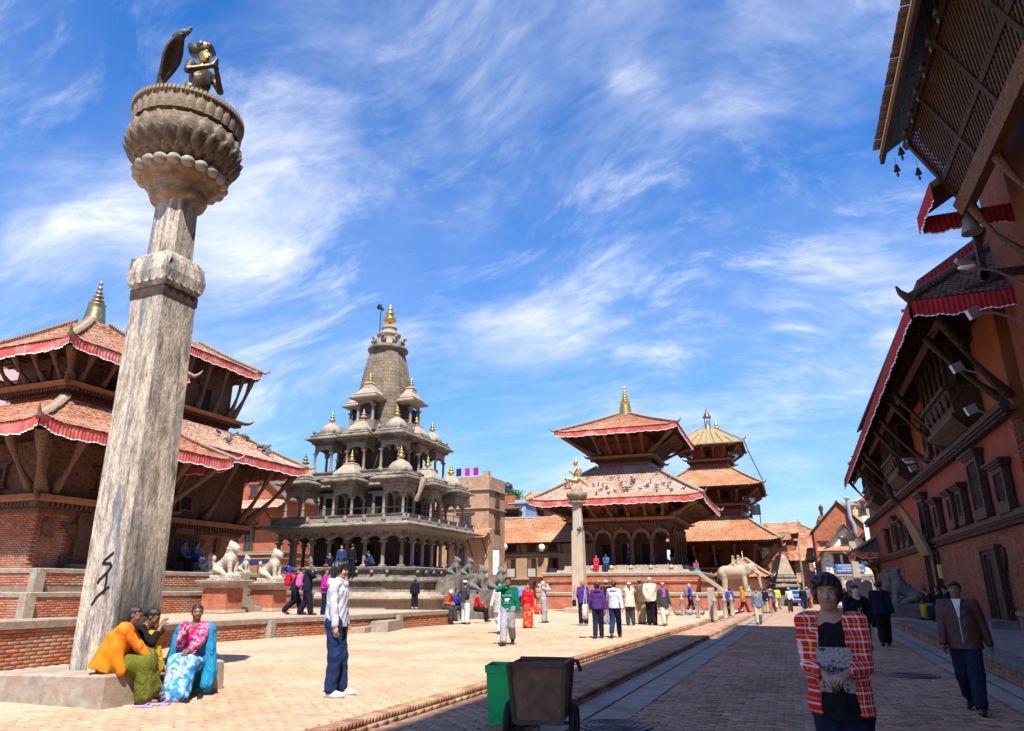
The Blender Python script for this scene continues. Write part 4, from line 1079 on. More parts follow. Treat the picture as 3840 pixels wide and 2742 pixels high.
for (x, y, dm, fm) in ((p2, -p2, True, BRASS), (0, -p2, False, GOLD), (-p2, -p2, False, FIN_D), (p2, 0, False, GOLD), (p2, p2, True, GOLD), (-p2, p2, True, FIN_D), (0, p2, False, FIN_D), (-p2, 0, False, FIN_D)):
 pavilion(x, y, 5.15, 6.12, h2, 1.12, 6.93, 0, 8.0, 8.75, fm, dm)
p3 = 2.12; h3 = .54
for (x, y, dm, fm) in ((p3, -p3, True, BRASS), (0, -p3 - .05, False, KST_L), (-p3, -p3, True, BRASS), (p3 + .05, 0, False, GOLD), (p3, p3, True, BRASS), (-p3, p3, True, FIN_D), (0, p3, False, FIN_D), (-p3, 0, False, FIN_D)):
 pavilion(x, y, 7.66, 8.76, h3, 1.02, 9.50, 0, 10.55, 11.25, fm, dm)
# aedicules at the foot of the spire
for (x, y, fm) in ((0, -1.72, GOLD), (1.72, 0, GOLD), (-1.72, 0, FIN_D), (0, 1.72, FIN_D)):
 cmx = col_mesh(.95, .085, KCOL); hx, hy = (.48, .30) if x == 0 else (.30, .48)
 sgx, sgy = (1 if x > 0 else -1 if x < 0 else 0), (1 if y > 0 else -1 if y < 0 else 0)
 MB().box(x - hx - .25, x + hx + .25, y - hy - .25, y + hy + .25, kz(10.0), kz(10.55)).build('aedicule_base', KST, kr)
 for a in (-1, 1):
  px_, py_ = (x + a * hx, y + sgy * hy) if x == 0 else (x + sgx * hx, y + a * hy)
  link('aedicule_column', cmx, kr, (px_, py_, kz(10.55)))
 MB().box(x - hx * .8, x + hx * .8, y - hy * .8, y + hy * .8, kz(10.55), kz(11.5)).build('aedicule_niche', KST_D, kr)
 ar = link('aedicule_arch', arch_panel(.96, kz(11.46), .14, kz(11.75), .14, KST_C), kr, (x if x == 0 else x + sgx * hx, y if y == 0 else y + sgy * hy, 0), 0 if x == 0 else pi / 2)
 rf = MB().sq([(hx + .1, hy + .1, kz(11.74)), (hx + .42, hy + .42, kz(11.84)), (hx + .44, hy + .44, kz(11.92)), (hx + .2, hy + .2, kz(12.05)), (hx + .22, hy + .22, kz(12.12)), (hx * .8, hy * .8, kz(12.5)), (.22, .22, kz(12.72)), (.26, .26, kz(12.78)), (.15, .15, kz(12.9))], x, y).build('aedicule_roof', KST_L, kr)
 small_finial(rf, x, y, kz(12.88), .42, fm)
# spire
prof = [(1.40, 10.2), (1.39, 11.2), (1.37, 12.2), (1.30, 13.1), (1.18, 14.0), (1.04, 14.7), (.90, 15.2)]
rings = []
for r, z in prof:
 ring = []
 for j in range(72):
  t = 2 * pi * j / 72; c, s = abs(cos(t)), abs(sin(t)); k = (c ** 3.2 + s ** 3.2) ** (-1 / 3.2)
  rib = 1 + .030 * abs(cos(6 * t)) - .02 * (abs(cos(10 * t)) > .9)
  ring.append((r * k * rib * cos(t), r * k * rib * sin(t), kz(z)))
 rings.append(ring)
sp = MB().loft(rings, True, False).build('spire', KSH, kr)
MB().lathe([(.98, kz(15.18)), (1.18, kz(15.28)), (1.20, kz(15.36)), (1.06, kz(15.42)), (1.12, kz(15.50)), (.96, kz(15.58)), (.72, kz(15.62))], 28, lobes=28, amp=.03).build('spire_collar', KST, sp)
MB().lathe([(.80, kz(15.6)), (.74, kz(15.9)), (.62, kz(16.2)), (.72, kz(16.28)), (.74, kz(16.38)), (.60, kz(16.45)), (.48, kz(16.5)), (.42, kz(16.75)), (.5, kz(16.8)), (.3, kz(17.0))], 24).build('spire_neck', KST_L, sp)
small_finial(sp, 0, 0, kz(16.95), 1.08, GOLD)
MB().tube([(-.62, -.1, kz(16.5)), (-.62, -.1, kz(18.3))], .03, 5).ball((-.74, -.1, kz(18.35)), (.2, .05, .2), 8, 5).ball((-.5, -.1, kz(18.15)), (.1, .05, .12), 6, 4).build('banner_pole', MATS['black_iron'], sp)
for i in range(8):
 a = 2 * pi * i / 8 + .2
 MB().ball((0, 0, 0), (.13, .20, .24), 6, 4).ball((.14, 0, .16), (.10, .10, .11), 6, 4).build('spire_guardian', KST_C if i % 2 else FIN_D, sp, (.9 * cos(a), .9 * sin(a), kz(15.86)), a)
MB().tube([(HC - .75, -HC + .05, kz(5.9)), (HC - .5, -HC - .1, kz(6.2)), (HC - .25, -HC - .05, kz(7.0))], [.14, .09, .2], 7).build('rolled_cloth', m_cloth('rolled', (.55, .48, .38)), kr, (.9, .9, 0))
# ================================================================ colonnaded pagoda (with pigeons) beyond the plaza
VC = (-11.1, 55.6, P_Z); vz = lambda z: z - P_Z
vt = thing('pagoda_temple', 'two-roofed pagoda with carved wooden colonnade, pigeons on its wide lower roof', 'temple', VC)
STONE_W = m_surf('warm_stone', (.46, .39, .30), (.27, .22, .165), .88, 4, 6, .4, 16, stain=(.30, .25, .20), stain_sc=1.5)
BRV = m_brick('plinth_brick_far', (.52, .16, .085), (.43, .125, .07), (.36, .2, .14), .24, .075, .010, dirt=(.40, .22, .15))
for (h, z0, z1) in ((6.65, .0, 1.32), (5.55, 1.32, 2.66)):
 MB().sq([(h, h, vz(z0)), (h, h, vz(z1) - .22)]).build('plinth', BRV, vt)
 MB().sq([(h + .06, h + .06, vz(z1) - .22), (h + .10, h + .10, vz(z1) - .05), (h + .04, h + .04, vz(z1))]).build('plinth_coping', STONE_W, vt)
MB().sq([(5.62, 5.62, vz(1.95)), (5.66, 5.66, vz(2.05)), (5.62, 5.62, vz(2.10))]).build('string_course', BRV, vt)
MB().sq([(4.75, 4.75, vz(2.66)), (4.72, 4.72, vz(2.84)), (4.30, 4.30, vz(2.86)), (4.26, 4.26, vz(3.14))]).build('stone_base', STONE_W, vt)
lhead = MB().ball((0, -.1, 0), (.17, .2, .2), 7, 5).ball((0, -.26, -.03), (.10, .1, .1), 6, 4).mesh('lion_head', STONE_W)
panel = MB().loft([[(-.42, -.03, .18), (-.28, -.03, -.14), (.28, -.03, -.14), (.42, -.03, .18)], [(-.42, .02, .18), (-.28, .02, -.14), (.28, .02, -.14), (.42, .02, .18)]]).mesh('carved_panel', m_carved('carved_pale', (.46, .39, .30), (.2, .16, .12), 14))
VH = 3.55; vb = 2 * VH / 5
vcol = MB().sq([(.20, .20, 0), (.20, .20, .30), (.15, .15, .34), (.15, .15, .55), (.17, .17, .58), (.17, .17, .72), (.12, .12, .76), (.12, .12, 1.15), (.15, .15, 1.2), (.11, .11, 1.3), (.13, .13, 1.7), (.18, .18, 1.74), (.14, .14, 1.8), (.28, .16, 1.95), (.34, .18, 2.05)]).mesh('column', m_carved('column_wood', (.12, .065, .042), (.035, .02, .015), 20))
tor = MB(); n = 15
ro = [(.66 * math.cos(t), .60 * math.sin(t)) for t in np.linspace(0, pi, n)]; ri = [(.44 * math.cos(t), .34 * math.sin(t) + .04 * abs(math.sin(5 * t))) for t in np.linspace(0, pi, n)]
for i in range(n - 1):
 tor.add([(ri[i][0], -.1, ri[i][1]), (ri[i + 1][0], -.1, ri[i + 1][1]), (ri[i + 1][0], .1, ri[i + 1][1]), (ri[i][0], .1, ri[i][1]), (ro[i][0], -.13, ro[i][1]), (ro[i + 1][0], -.13, ro[i + 1][1]), (ro[i + 1][0], .1, ro[i + 1][1]), (ro[i][0], .1, ro[i][1])], BOXF)
tor.ball((0, -.12, .66), (.12, .1, .17), 6, 4); torm = tor.mesh('torana', m_carved('torana_wood', (.20, .105, .06), (.05, .028, .018), 18))
for i in range(6):
 u = -VH + vb * i
 for (x, y) in {(u, -VH), (VH, u)}: link('column', vcol, vt, (x, y, vz(3.15)), 0 if y == -VH else pi / 2)
 link('lion_head', lhead, vt, (u, -4.33, vz(2.98))); link('lion_head', lhead, vt, (4.33, u, vz(2.98)), pi / 2)
 if i < 5:
  link('torana', torm, vt, (u + vb / 2, -VH - .06, vz(5.16))); link('torana', torm, vt, (VH + .06, u + vb / 2, vz(5.16)), pi / 2)
  link('carved_panel', panel, vt, (u + vb / 2, -4.29, vz(2.99))); link('carved_panel', panel, vt, (4.29, u + vb / 2, vz(2.99)), pi / 2)
MB().sq([(2.3, 2.3, vz(3.1)), (2.3, 2.3, vz(5.8))]).build('cella', m_surf('cella_red', (.13, .05, .035), (.05, .022, .018), .85, 4), vt)
for u in (-1.5, 0, 1.5): wall_window(vt, u, -2.3, vz(3.2), .95, 1.7, 'S', WOOD, BLK, 'cella_door', .12, False)
MB().sq([(VH + .06, VH + .06, vz(5.45)), (VH + .06, VH + .06, vz(6.05))]).build('beam', WOOD, vt)
dentil_cornice(vt, VH, VH, vz(6.0), .55, .50, 'SE', .20)
MB().sq([(VH - .1, VH - .1, vz(6.5)), (VH - .1, VH - .1, vz(8.2))]).build('attic_wall', ORP, vt)
for i in range(5):
 u = -2.8 + i * 1.4
 for f in 'SE':
  x, y = (u, -VH + .1) if f == 'S' else (VH - .1, u)
  if i % 2 == 0: wall_window(vt, x, y, vz(6.75), .62, .62, f, WOOD_S, BLK, 'window', .12)
  else:
   q = MB().lathe([(.02, -.03), (.22, -.02), (.24, .04), (.14, .08), (.0, .09)], 12).build('carved_niche', WOOD_S, vt, (x, y - (.02 if f == 'S' else 0), vz(7.05))); q.rotation_euler = (pi / 2, 0, 0 if f == 'S' else pi / 2); q.scale = (.9, 1, 1.7)
strut_set(vt, VH, vz(6.62), 5.75, vz(7.5), 6, 'SE', sw=.27)
strut_set(vt, VH, vz(6.62), 5.75, vz(7.5), 3, 'W', False, sw=.17)
add_roof(vt, 6.28, 6.28, 2.1, 2.1, vz(7.75), vz(10.65), VC, TILE_G, .20, .20, 0, .42, under=(VH, 0), ridge=.16)
upper_storey(vt, 2.0, vz(10.3), vz(13.3), VC, False, False, 'SE', REDP)
dentil_cornice(vt, 2.0, 2.0, vz(10.95), .5, .55, 'SE', .18)
MB().sq([(1.85, 1.85, vz(11.4)), (1.85, 1.85, vz(13.5))]).build('upper_wall', ORP, vt)
for f in 'SE':
 for u in (-1.1, 0, 1.1):
  x, y = (u, -1.85) if f == 'S' else (1.85, u); wall_window(vt, x, y, vz(11.75), .55, .8, f, WOOD_S, BLK if u == 0 else WOOD_P, 'window', .12)
strut_set(vt, 1.95, vz(11.55), 4.2, vz(12.95), 5, 'SE', sw=.26); strut_set(vt, 1.95, vz(11.55), 4.2, vz(12.95), 3, 'W', False, sw=.16)
add_roof(vt, 4.7, 4.7, .45, .45, vz(13.15), vz(15.2), VC, TILE, .20, .20, 0, .38, name='upper_roof', under=(1.9, 0), ridge=.15)
finial(vt, 0, 0, vz(15.1), 1.25, GOLD)
# ================================================================ three-roofed temple behind it
BC = (-6.0, 72.0, 0.0)
bt = thing('pagoda_temple', 'three-roofed pagoda with a gilt metal top roof behind the elephant statue', 'temple', BC)
MB().sq([(4.6, 4.6, 0), (4.6, 4.6, 1.0), (4.4, 4.4, 1.02), (4.4, 4.4, 1.5)]).build('plinth', BRV, bt)
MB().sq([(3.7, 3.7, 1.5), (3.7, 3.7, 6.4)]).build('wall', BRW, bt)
dentil_cornice(bt, 3.7, 3.7, 3.0, .4, .4, 'SE', .22)
for u in (-2.2, 0, 2.2):
 wall_window(bt, u, -3.7, 3.6, 1.1, 1.1, 'S', WOOD, BLK, 'window', .15); wall_window(bt, 3.7, u, 3.6, 1.1, 1.1, 'E', WOOD, BLK, 'window', .15)
strut_set(bt, 3.75, 3.5, 5.3, 5.4, 5, 'SE', sw=.22)
TILE_O = m_island('roof_tile_orange', [(.52, .21, .105), (.60, .26, .14), (.46, .18, .09), (.64, .31, .18)], .9, .25, dirt=(.56, .30, .19), dirt_sc=.4, nsc=5)
add_roof(bt, 5.8, 5.8, 2.7, 2.7, 5.65, 8.1, BC, TILE_O, .24, .22, 0, 0, under=(3.7, 0), ridge=.15)
MB().sq([(2.6, 2.6, 8.0), (2.6, 2.6, 8.9)]).build('upper_wall', REDP, bt)
dentil_cornice(bt, 2.6, 2.6, 8.7, .5, .5, 'SE', .2)
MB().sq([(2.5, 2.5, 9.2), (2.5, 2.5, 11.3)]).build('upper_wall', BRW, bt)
for u in (-1.3, 1.3): wall_window(bt, u, -2.5, 9.6, .7, .9, 'S', WOOD, BLK, 'window', .12); wall_window(bt, 2.5, u, 9.6, .7, .9, 'E', WOOD, BLK, 'window', .12)
strut_set(bt, 2.55, 9.25, 4.3, 10.45, 4, 'SE', sw=.2)
add_roof(bt, 4.8, 4.8, 1.75, 1.75, 10.65, 12.9, BC, TILE_O, .24, .22, 0, 0, name='middle_roof', under=(2.5, 0), ridge=.14)
MB().sq([(1.7, 1.7, 12.8), (1.7, 1.7, 13.4)]).build('upper_wall', REDP, bt)
dentil_cornice(bt, 1.7, 1.7, 13.2, .45, .45, 'SE', .18)
MB().sq([(1.6, 1.6, 13.6), (1.6, 1.6, 15.4)]).build('upper_wall', REDP, bt)
wall_window(bt, 0, -1.6, 13.95, .6, .75, 'S', WOOD, BLK, 'window', .12); wall_window(bt, 1.6, 0, 13.95, .6, .75, 'E', WOOD, BLK, 'window', .12)
strut_set(bt, 1.65, 13.7, 3.0, 14.8, 4, 'SE', sw=.17)
GMET = m_surf('gilt_sheet', (.44, .33, .17), (.30, .22, .11), .5, 3, 4, .1, metal=.35)
tr = add_roof(bt, 3.4, 3.4, .9, .9, 15.0, 16.9, BC, GMET, metal=True, fr=0, name='gilt_roof', under=(1.6, 0))
for i in range(9):
 u = -3.2 + i * .8; k = (16.9 - 15) / 2.5; t = min(1, max(0, (3.4 - abs(u)) / 2.5))
 MB().tube([(u, -3.4, 15.03), (u * (1 - .74 * 1) if False else u * (1 - .70 * t), -3.4 + 2.5 * t, 15.03 + 1.9 * t)], .035, 4).build('standing_seam', GMET, tr)
MB().sq([(.42, .42, 16.85), (.36, .36, 17.0), (.24, .24, 17.1)]).lathe([(.3, 17.05), (.3, 17.2), (.14, 17.3), (.22, 17.5), (.1, 17.65), (.17, 17.8), (.05, 18.0)], 10).build('finial_base', BRASS, bt)
MB().lathe([(.42, 18.25), (.44, 18.33), (.30, 18.42), (.32, 18.52), (.20, 18.64), (.21, 18.74), (.11, 18.86), (.1, 19.0), (.05, 19.1), (.01, 19.4)], 12).build('parasol', BRONZE, bt)
for a in (45, 135, 225, 315): MB().tube([(.34 * cos(rad(a)), .34 * sin(rad(a)), 17.0), (.36 * cos(rad(a)), .36 * sin(rad(a)), 18.3)], .025, 4).build('parasol_rod', BRONZE, bt)
small_finial(bt, .85, 0, 16.85, .75, BRASS)
MB().tube([(3.5, -3.4, 15.0), (3.9, -3.7, 13.6), (4.6, -4.3, 11.6), (4.9, -4.7, 10.7)], .05, 4).build('hanging_ribbon', BAND, bt)
# hut with tiled roof and carved stone spire shrine near the elephant
hut = thing('small_shrine', 'low brick shrine with a tiled hipped roof and gilt finial behind the elephant', 'shrine', (-3.3, 61.5, 0))
MB().sq([(1.55, 1.5, 0), (1.55, 1.5, 2.5)]).build('wall', m_surf('pale_rendered_brick', (.58, .38, .30), (.48, .22, .14), .9, 3, 6, .3), hut)
add_roof(hut, 2.05, 2.0, .18, .18, 2.45, 3.85, (-3.3, 61.5, 0), TILE_O, .22, .22, 0, 0, ridge=.14, under=(1.5, 0))
finial(hut, 0, 0, 3.8, .5, GOLD, bell=False)
ss_ = thing('stone_shrine', 'squat grey stone shrine with a curved spire roof beside the street', 'shrine', (-.45, 76.5, 0))
MB().sq([(1.1, 1.1, 0), (1.1, 1.1, 1.6)]).build('body', KST, ss_)
for (h, z) in ((1.5, 1.6), (1.38, 2.1), (1.2, 2.5)): MB().sq([(h - .3, h - .3, z), (h, h, z + .1), (h, h, z + .2), (h - .2, h - .2, z + .38)]).build('moulding', KST, ss_)
MB().sq([(1.08, 1.08, 2.88), (1.0, 1.0, 3.1), (.75, .75, 3.8), (.55, .55, 4.5), (.42, .42, 4.62), (.2, .2, 4.8)]).build('spire', KST_L, ss_)
small_finial(ss_, 0, 0, 4.75, .5, KST_L)
# ================================================================ lotus pillar carrying the winged kneeling figure
gp_ = thing('stone_pillar', 'slender square stone pillar with lotus capital in front of the colonnaded pagoda', 'pillar', (-11.85, 42.6, P_Z))
MB().sq([(.75, .75, -.1), (.75, .75, .24), (.7, .7, .27)]).build('plinth', STONE_W, gp_)
PIL2 = m_surf('pillar_ochre', (.50, .42, .30), (.36, .29, .20), .85, 3, 6, .35, 18, stretch=(1, 1, .35), stain=(.40, .38, .36), stain_sc=1.2)
def shaft2(z0, z1, h0, h1, ch, mat, root, nm='shaft'):
 rings = []
 for i in range(6):
  t = i / 5; z = z0 + (z1 - z0) * t; h = h0 + (h1 - h0) * t; c = ch
  rings.append([(h - c, -h, z), (h, -h + c, z), (h, h - c, z), (h - c, h, z), (-h + c, h, z), (-h, h - c, z), (-h, -h + c, z), (-h + c, -h, z)])
 return MB().loft(rings).build(nm, mat, root)
shaft2(.25, 4.75, .39, .33, .02, PIL2, gp_); shaft2(4.72, 6.35, .29, .26, .08, PIL2, gp_, 'upper_shaft')
MB().lathe([(.26, 6.30), (.42, 6.40), (.52, 6.46), (.52, 6.54), (.40, 6.60), (.44, 6.66), (.58, 6.76), (.64, 6.92), (.62, 7.06), (.50, 7.14), (.36, 7.16), (.36, 7.36), (.0, 7.37)], 24, lobes=20, amp=.04).build('lotus_capital', LOTUS, gp_)
# slim far pillar near the white house
fp = thing('stone_pillar', 'slim pale stone pillar standing in front of the white gabled house', 'pillar', (5.55, 69.0, 0))
MB().sq([(.5, .5, 0), (.5, .5, .5)]).build('plinth', STONE_W, fp); shaft2(.5, 5.7, .33, .26, .05, PIL2, fp)
MB().lathe([(.26, 5.65), (.42, 5.8), (.44, 5.95), (.36, 6.05), (.4, 6.2), (.2, 6.3)], 14).build('lotus_capital', PIL2, fp)
# ================================================================ houses around the square
HB1 = m_brick('house_brick_red', (.50, .16, .075), (.42, .125, .06), (.36, .18, .11), .22, .07, .010)
HB2 = m_brick('house_brick_tan', (.52, .34, .21), (.44, .27, .165), (.42, .31, .22), .24, .08, .012, dirt=(.40, .26, .17))
HB3 = m_surf('house_plaster_grey', (.42, .35, .28), (.28, .22, .18), .9, 1.5, 6, .3, 14, stain=(.26, .20, .155))
HW = m_surf('white_plaster', (.80, .79, .76), (.70, .68, .65), .85, 2, 5, .1)
HPK = m_surf('pink_plaster', (.72, .36, .38), (.62, .30, .32), .85, 1.2, 4, .1)
HYE = m_surf('ochre_plaster', (.62, .47, .24), (.50, .37, .2), .85, 1.6, 5, .1)
HBL = m_surf('blue_plaster', (.28, .47, .66), (.22, .38, .55), .85, 1.6, 5, .1)
HTEAL = m_surf('teal_paint', (.20, .46, .48), (.14, .36, .40), .8, 2, 4, .1)
WBR = m_surf('window_wood_brown', (.13, .055, .035), (.07, .03, .02), .7, 6, 4, .2)
GLS = m_flat('dark_glass', (.03, .035, .045), .15, spec=.6)
def house(name, label, x0, x1, y0, y1, z0, z1, mat, wins=(), roof=None, floors=(), cat='house', winmat=WBR, shut=False):
 """wins: (face, u, z, w, h) u measured along the face from x0 or y0"""
 t = thing(name, label, cat, ((x0 + x1) / 2, (y0 + y1) / 2, 0)); hx, hy = (x1 - x0) / 2, (y1 - y0) / 2
 MB().sq([(hx, hy, z0), (hx, hy, z1)]).build('wall', mat, t)
 for (f, u, z, w, h) in wins:
  x, y = {'S': (-hx + u, -hy), 'E': (hx, -hy + u), 'W': (-hx, -hy + u)}[f]
  wd_ = wall_window(t, x, y, z, w, h, f, winmat, GLS, 'window', .07)
  MB().box(-.025, .025, -.05, -.012, h * .1, h * .9).build('mullion', winmat, wd_)
 for z in floors: MB().sq([(hx + .05, hy + .05, z), (hx + .12, hy + .12, z + .05), (hx + .12, hy + .12, z + .12)]).build('belt_course', STONE_W if mat is not HB1 else RIDGE, t)
 if roof:
  k = roof[0]
  if k == 'gx':      # gable, ridge along x, slopes face S and N
   _, over, rz_, tm = roof
   MB().loft([[(-hx - over, -hy - over, z1 - .16), (-hx - over, 0, rz_ - .16), (-hx - over, hy + over, z1 - .16)], [(hx + over, -hy - over, z1 - .16), (hx + over, 0, rz_ - .16), (hx + over, hy + over, z1 - .16)]]).build('roof', WOOD_P, t)
   roof_tiles(t, hx + over, hy + over, z1 - .05, rz_, tm, 'S', (t.location[0], t.location[1], 0))
   MB().tube([(-hx - over, 0, rz_ + .06), (0, 0, rz_ - .02), (hx + over, 0, rz_ + .06)], .14, 6).build('ridge', RIDGE, t)
  if k == 'gy':      # gable, ridge along y, gable wall faces S
   _, over, rz_, tm = roof
   MB().loft([[(-hx, -hy, z1 - .02), (0, -hy, rz_ - .12), (hx, -hy, z1 - .02)], [(-hx, hy, z1 - .02), (0, hy, rz_ - .12), (hx, hy, z1 - .02)]]).build('gable_wall', mat, t)
   for s in (-1, 1):
    m = MB(); a = (s * (hx + over), z1 - .02 - over * (rz_ - z1) / hx); b = (0, rz_)
    m.add([(a[0], -hy - over, a[1]), (b[0], -hy - over, b[1]), (b[0], hy + over, b[1]), (a[0], hy + over, a[1]), (a[0], -hy - over, a[1] + .13), (b[0], -hy - over, b[1] + .13), (b[0], hy + over, b[1] + .13), (a[0], hy + over, a[1] + .13)], BOXF)
    m.build('roof_slope', RIDGE if tm is None else tm, t)
   MB().tube([(0, -hy - over, rz_ + .12), (0, hy + over, rz_ + .12)], .13, 6).build('ridge', RIDGE, t)
  if k == 'flat':
   _, ph, pm = roof
   m = MB(); th = .15
   m.box(-hx, hx, -hy, -hy + th, z1 + .002, z1 + ph).box(-hx, hx, hy - th, hy, z1 + .002, z1 + ph).box(hx - th, hx, -hy + th, hy - th, z1 + .002, z1 + ph).box(-hx, -hx + th, -hy + th, hy - th, z1 + .002, z1 + ph)
   m.build('parapet', pm, t); MB().sq([(hx + .15, hy + .15, z1 - .12), (hx + .15, hy + .15, z1 - .004)]).build('roof_slab', STONE_W, t)
  if k == 'hip':
   _, over, rz_, tm, bx_, by_ = roof
   add_roof(t, hx + over, hy + over, bx_, by_, z1, rz_, (t.location[0], t.location[1], 0), tm, .26, .24, 0, 0, ridge=.12, under=(min(hx, hy), 0), tips=False)
 return t
def roof_tiles(t, hx, hy, ze, zr, mat, sides, org, tw=.24, tl=.24):
 for s in sides:
  C, sl = tile_side(hx, hx, ze, zr, hy, 0, tw, tl); th = math.atan2(zr - ze, hy) - .1
  R = np.array([[1, 0, 0], [0, cos(th), -sin(th)], [0, sin(th), cos(th)]])
  if s == 'N': C[:, 1] *= -1; C[:, 0] *= -1; R = np.array([[-1, 0, 0], [0, -1, 0], [0, 0, 1]]) @ R
  pieces('roof_tile', t, C, (tw * .94, tl * 1.35, .03), R, mat, 0, .008, org=org, jit=.012, sjit=.08)
def shed(t, x0, x1, y, z0, out, drop, mat=None, name='lean_to_roof', face='S'):
 """small pent roof along a wall; local coordinates"""
 m = MB(); m.add([(x0, y, z0), (x1, y, z0), (x1, y - out, z0 - drop), (x0, y - out, z0 - drop), (x0, y, z0 + .1), (x1, y, z0 + .1), (x1, y - out, z0 - drop + .08), (x0, y - out, z0 - drop + .08)], BOXF)
 o = m.build(name, WOOD_P, t)
 th = math.atan2(drop, out) - .1; n = max(2, int(math.hypot(out, drop) / .22)); C = []
 for i in range(n):
  s = (i + .4) / n
  for u in np.arange(x0 + .1, x1, .22): C.append((u + (i % 2) * .1, y - out * (1 - s), z0 - drop * (1 - s) + .12))
 pieces('roof_tile', o, C, (.21, .30, .03), np.array([[1, 0, 0], [0, cos(th), -sin(th)], [0, sin(th), cos(th)]]), mat or TILE_O, 0, .008, jit=.012, sjit=.06)
 return o
def tank(x, y, z, r, h, label, leg=0.0):
 t = thing('water_tank', label, 'water tank', (x, y, z), group='rooftop water tanks')
 p = [(r, 0)]; k = 5
 for i in range(k): p += [(r, h * .16 * i + .05), (r * 1.04, h * .16 * i + .09), (r, h * .16 * i + .13)]
 p += [(r, h * .82), (r * .75, h * .93), (r * .3, h), (r * .28, h * 1.06), (.01, h * 1.07)]
 MB().lathe(p, 16).build('barrel', m_flat('black_plastic', (.018, .022, .03), .45), t)
 if leg:
  for sx in (-1, 1):
   for sy in (-1, 1): MB().tube([(sx * r * .8, sy * r * .8, -leg), (sx * r * .8, sy * r * .8, 0)], .04, 4).build('leg', MATS['black_iron'], t)
  MB().box(-r, r, -r, r, -.06, -.01).build('platform', MATS['black_iron'], t)
 return t
LEAF = m_island('plant_leaf', [(.05, .16, .03), (.09, .24, .04), (.14, .30, .05), (.05, .12, .03)], .7, 0)
def leaf_clump(name, label, x, y, z, rx, ry, rz_, n, cat='plant', pot=True, lsz=.09, col=None):
 t = thing(name, label, cat, (x, y, z))
 if pot: MB().lathe([(.12, 0), (.19, .22), (.2, .26), (.16, .26), (.15, .2)], 12).build('pot', m_surf('terracotta', (.48, .2, .1), (.36, .14, .07), .9, 8), t)
 u = RNG.normal(0, .5, (n, 3)) * np.array([rx, ry, rz_]); u[:, 2] += rz_ * .9 + (.24 if pot else 0); u[:, 2] = np.abs(u[:, 2])
 V = []; F = []
 for i, c in enumerate(u):
  a = RNG.normal(size=3); a /= np.linalg.norm(a); b = np.cross(a, RNG.normal(size=3)); b /= np.linalg.norm(b) + 1e-6; s = lsz * RNG.uniform(.6, 1.3)
  V += [c - a * s, c + b * s * .45, c + a * s, c - b * s * .45]; F.append((4 * i, 4 * i + 1, 4 * i + 2, 4 * i + 3))
 o = link('foliage', np_mesh('foliage', np.array(V), np.array(F), col or LEAF), t); o['kind'] = 'stuff'
 MB().tube([(0, 0, .1), (.02, 0, rz_ * .9 + .2)], .02, 4).build('stem', WOOD_P, t)
 return t
# red brick gabled house behind the left temples
h1 = house('brick_house', 'red brick gabled house with grey pent roof between left temple and stone temple', -39.5, -33.6, 42, 52, 0, 7.9, HB1,
           [('S', 2.9, 8.15, .7, .8), ('S', 2.9, 4.1, .85, 1.9)], ('gy', .35, 10.1, TILE_D), (3.55, 4.0))
shed(h1, -3.2, 3.2, -5, 7.75, 1.2, .75, TILE_G, 'pent_roof')
for x in (-2.2, -.9, .6, 2.0): MB().beam((x, -5.02, 6.0), (x, -6.1, 7.0), .06, .06).build('roof_prop', WOOD_P, h1)
MB().bx((.2, -5.1, 3.95), (5.9, .25, .12)).build('tooth_band', RIDGE, h1)
h1b = house('brick_house', 'plain red brick house far behind the stone temple arcade', -33.5, -25.5, 47, 55, 0, 6.2, HB1, [('S', 1.5, 3.4, .8, 1.2), ('S', 4.5, 3.4, .8, 1.2), ('S', 2.8, .3, 1.1, 2.0)], ('gx', .5, 8.6, TILE))
# tall tan brick houses right of the stone temple
h2 = house('brick_house', 'tall tan brick house with rooftop parapet and washing, right of the stone temple', -27.5, -20.95, 50, 53.4, 0, 9.0, HB2,
           [('S', 4.55, 7.75, .75, 1.15), ('S', 4.6, 5.95, 1.0, 1.15), ('S', 2.2, 5.95, 1.0, 1.15), ('S', 4.3, 3.3, .8, 1.1), ('S', 4.2, .4, 1.1, 2.0), ('S', 2.4, 7.75, .75, 1.15), ('E', 1.7, 7.75, .75, 1.15), ('E', 1.7, 5.95, .9, 1.15), ('E', 1.7, 3.3, .8, 1.1)], ('flat', .95, HB2), (7.42,))
shed(h2, .4, 3.4, -1.7, 5.85, 1.3, .75, TILE_O, 'pent_roof')
for x in (.8, 2.0, 3.2): MB().beam((x, -1.72, 3.9), (x, -2.8, 5.1), .07, .07).build('roof_prop', WOOD_P, h2)
MB().box(2.75, 3.2, -1.65, -1.2, 9.95, 10.35).build('chimney_block', HB2, h2)
h3 = house('plaster_house', 'grey plastered house with wooden shutters and dark tiled eave beside tan brick house', -25.5, -23.05, 62.4, 68, 0, 8.6, HB3,
           [('S', .5, 7.05, .65, 1.2), ('S', 1.35, 7.05, .7, 1.2), ('S', 2.1, 7.05, .5, 1.2), ('E', 1.2, 7.05, .8, 1.2), ('E', 3.2, 7.05, .8, 1.2)], ('flat', .35, HB3), ())
shed(h3, -1.3, 1.6, -2.8, 8.85, .8, .26, TILE_D, 'eave_roof'); shed(h3, -1.2, 1.2, -2.8, 6.6, 1.0, .6, TILE_O, 'pent_roof')
MB().box(-1.2, .6, -2.3, -.8, 8.97, 10.1).build('roof_room', HB1, h3); MB().box(-1.2, -.7, -2.7, -2.3, 8.97, 11.6).build('stair_tower', HB3, h3)
tank(-24.9, 64.2, 10.1, .5, 1.4, 'black water tank on the grey plaster house roof')
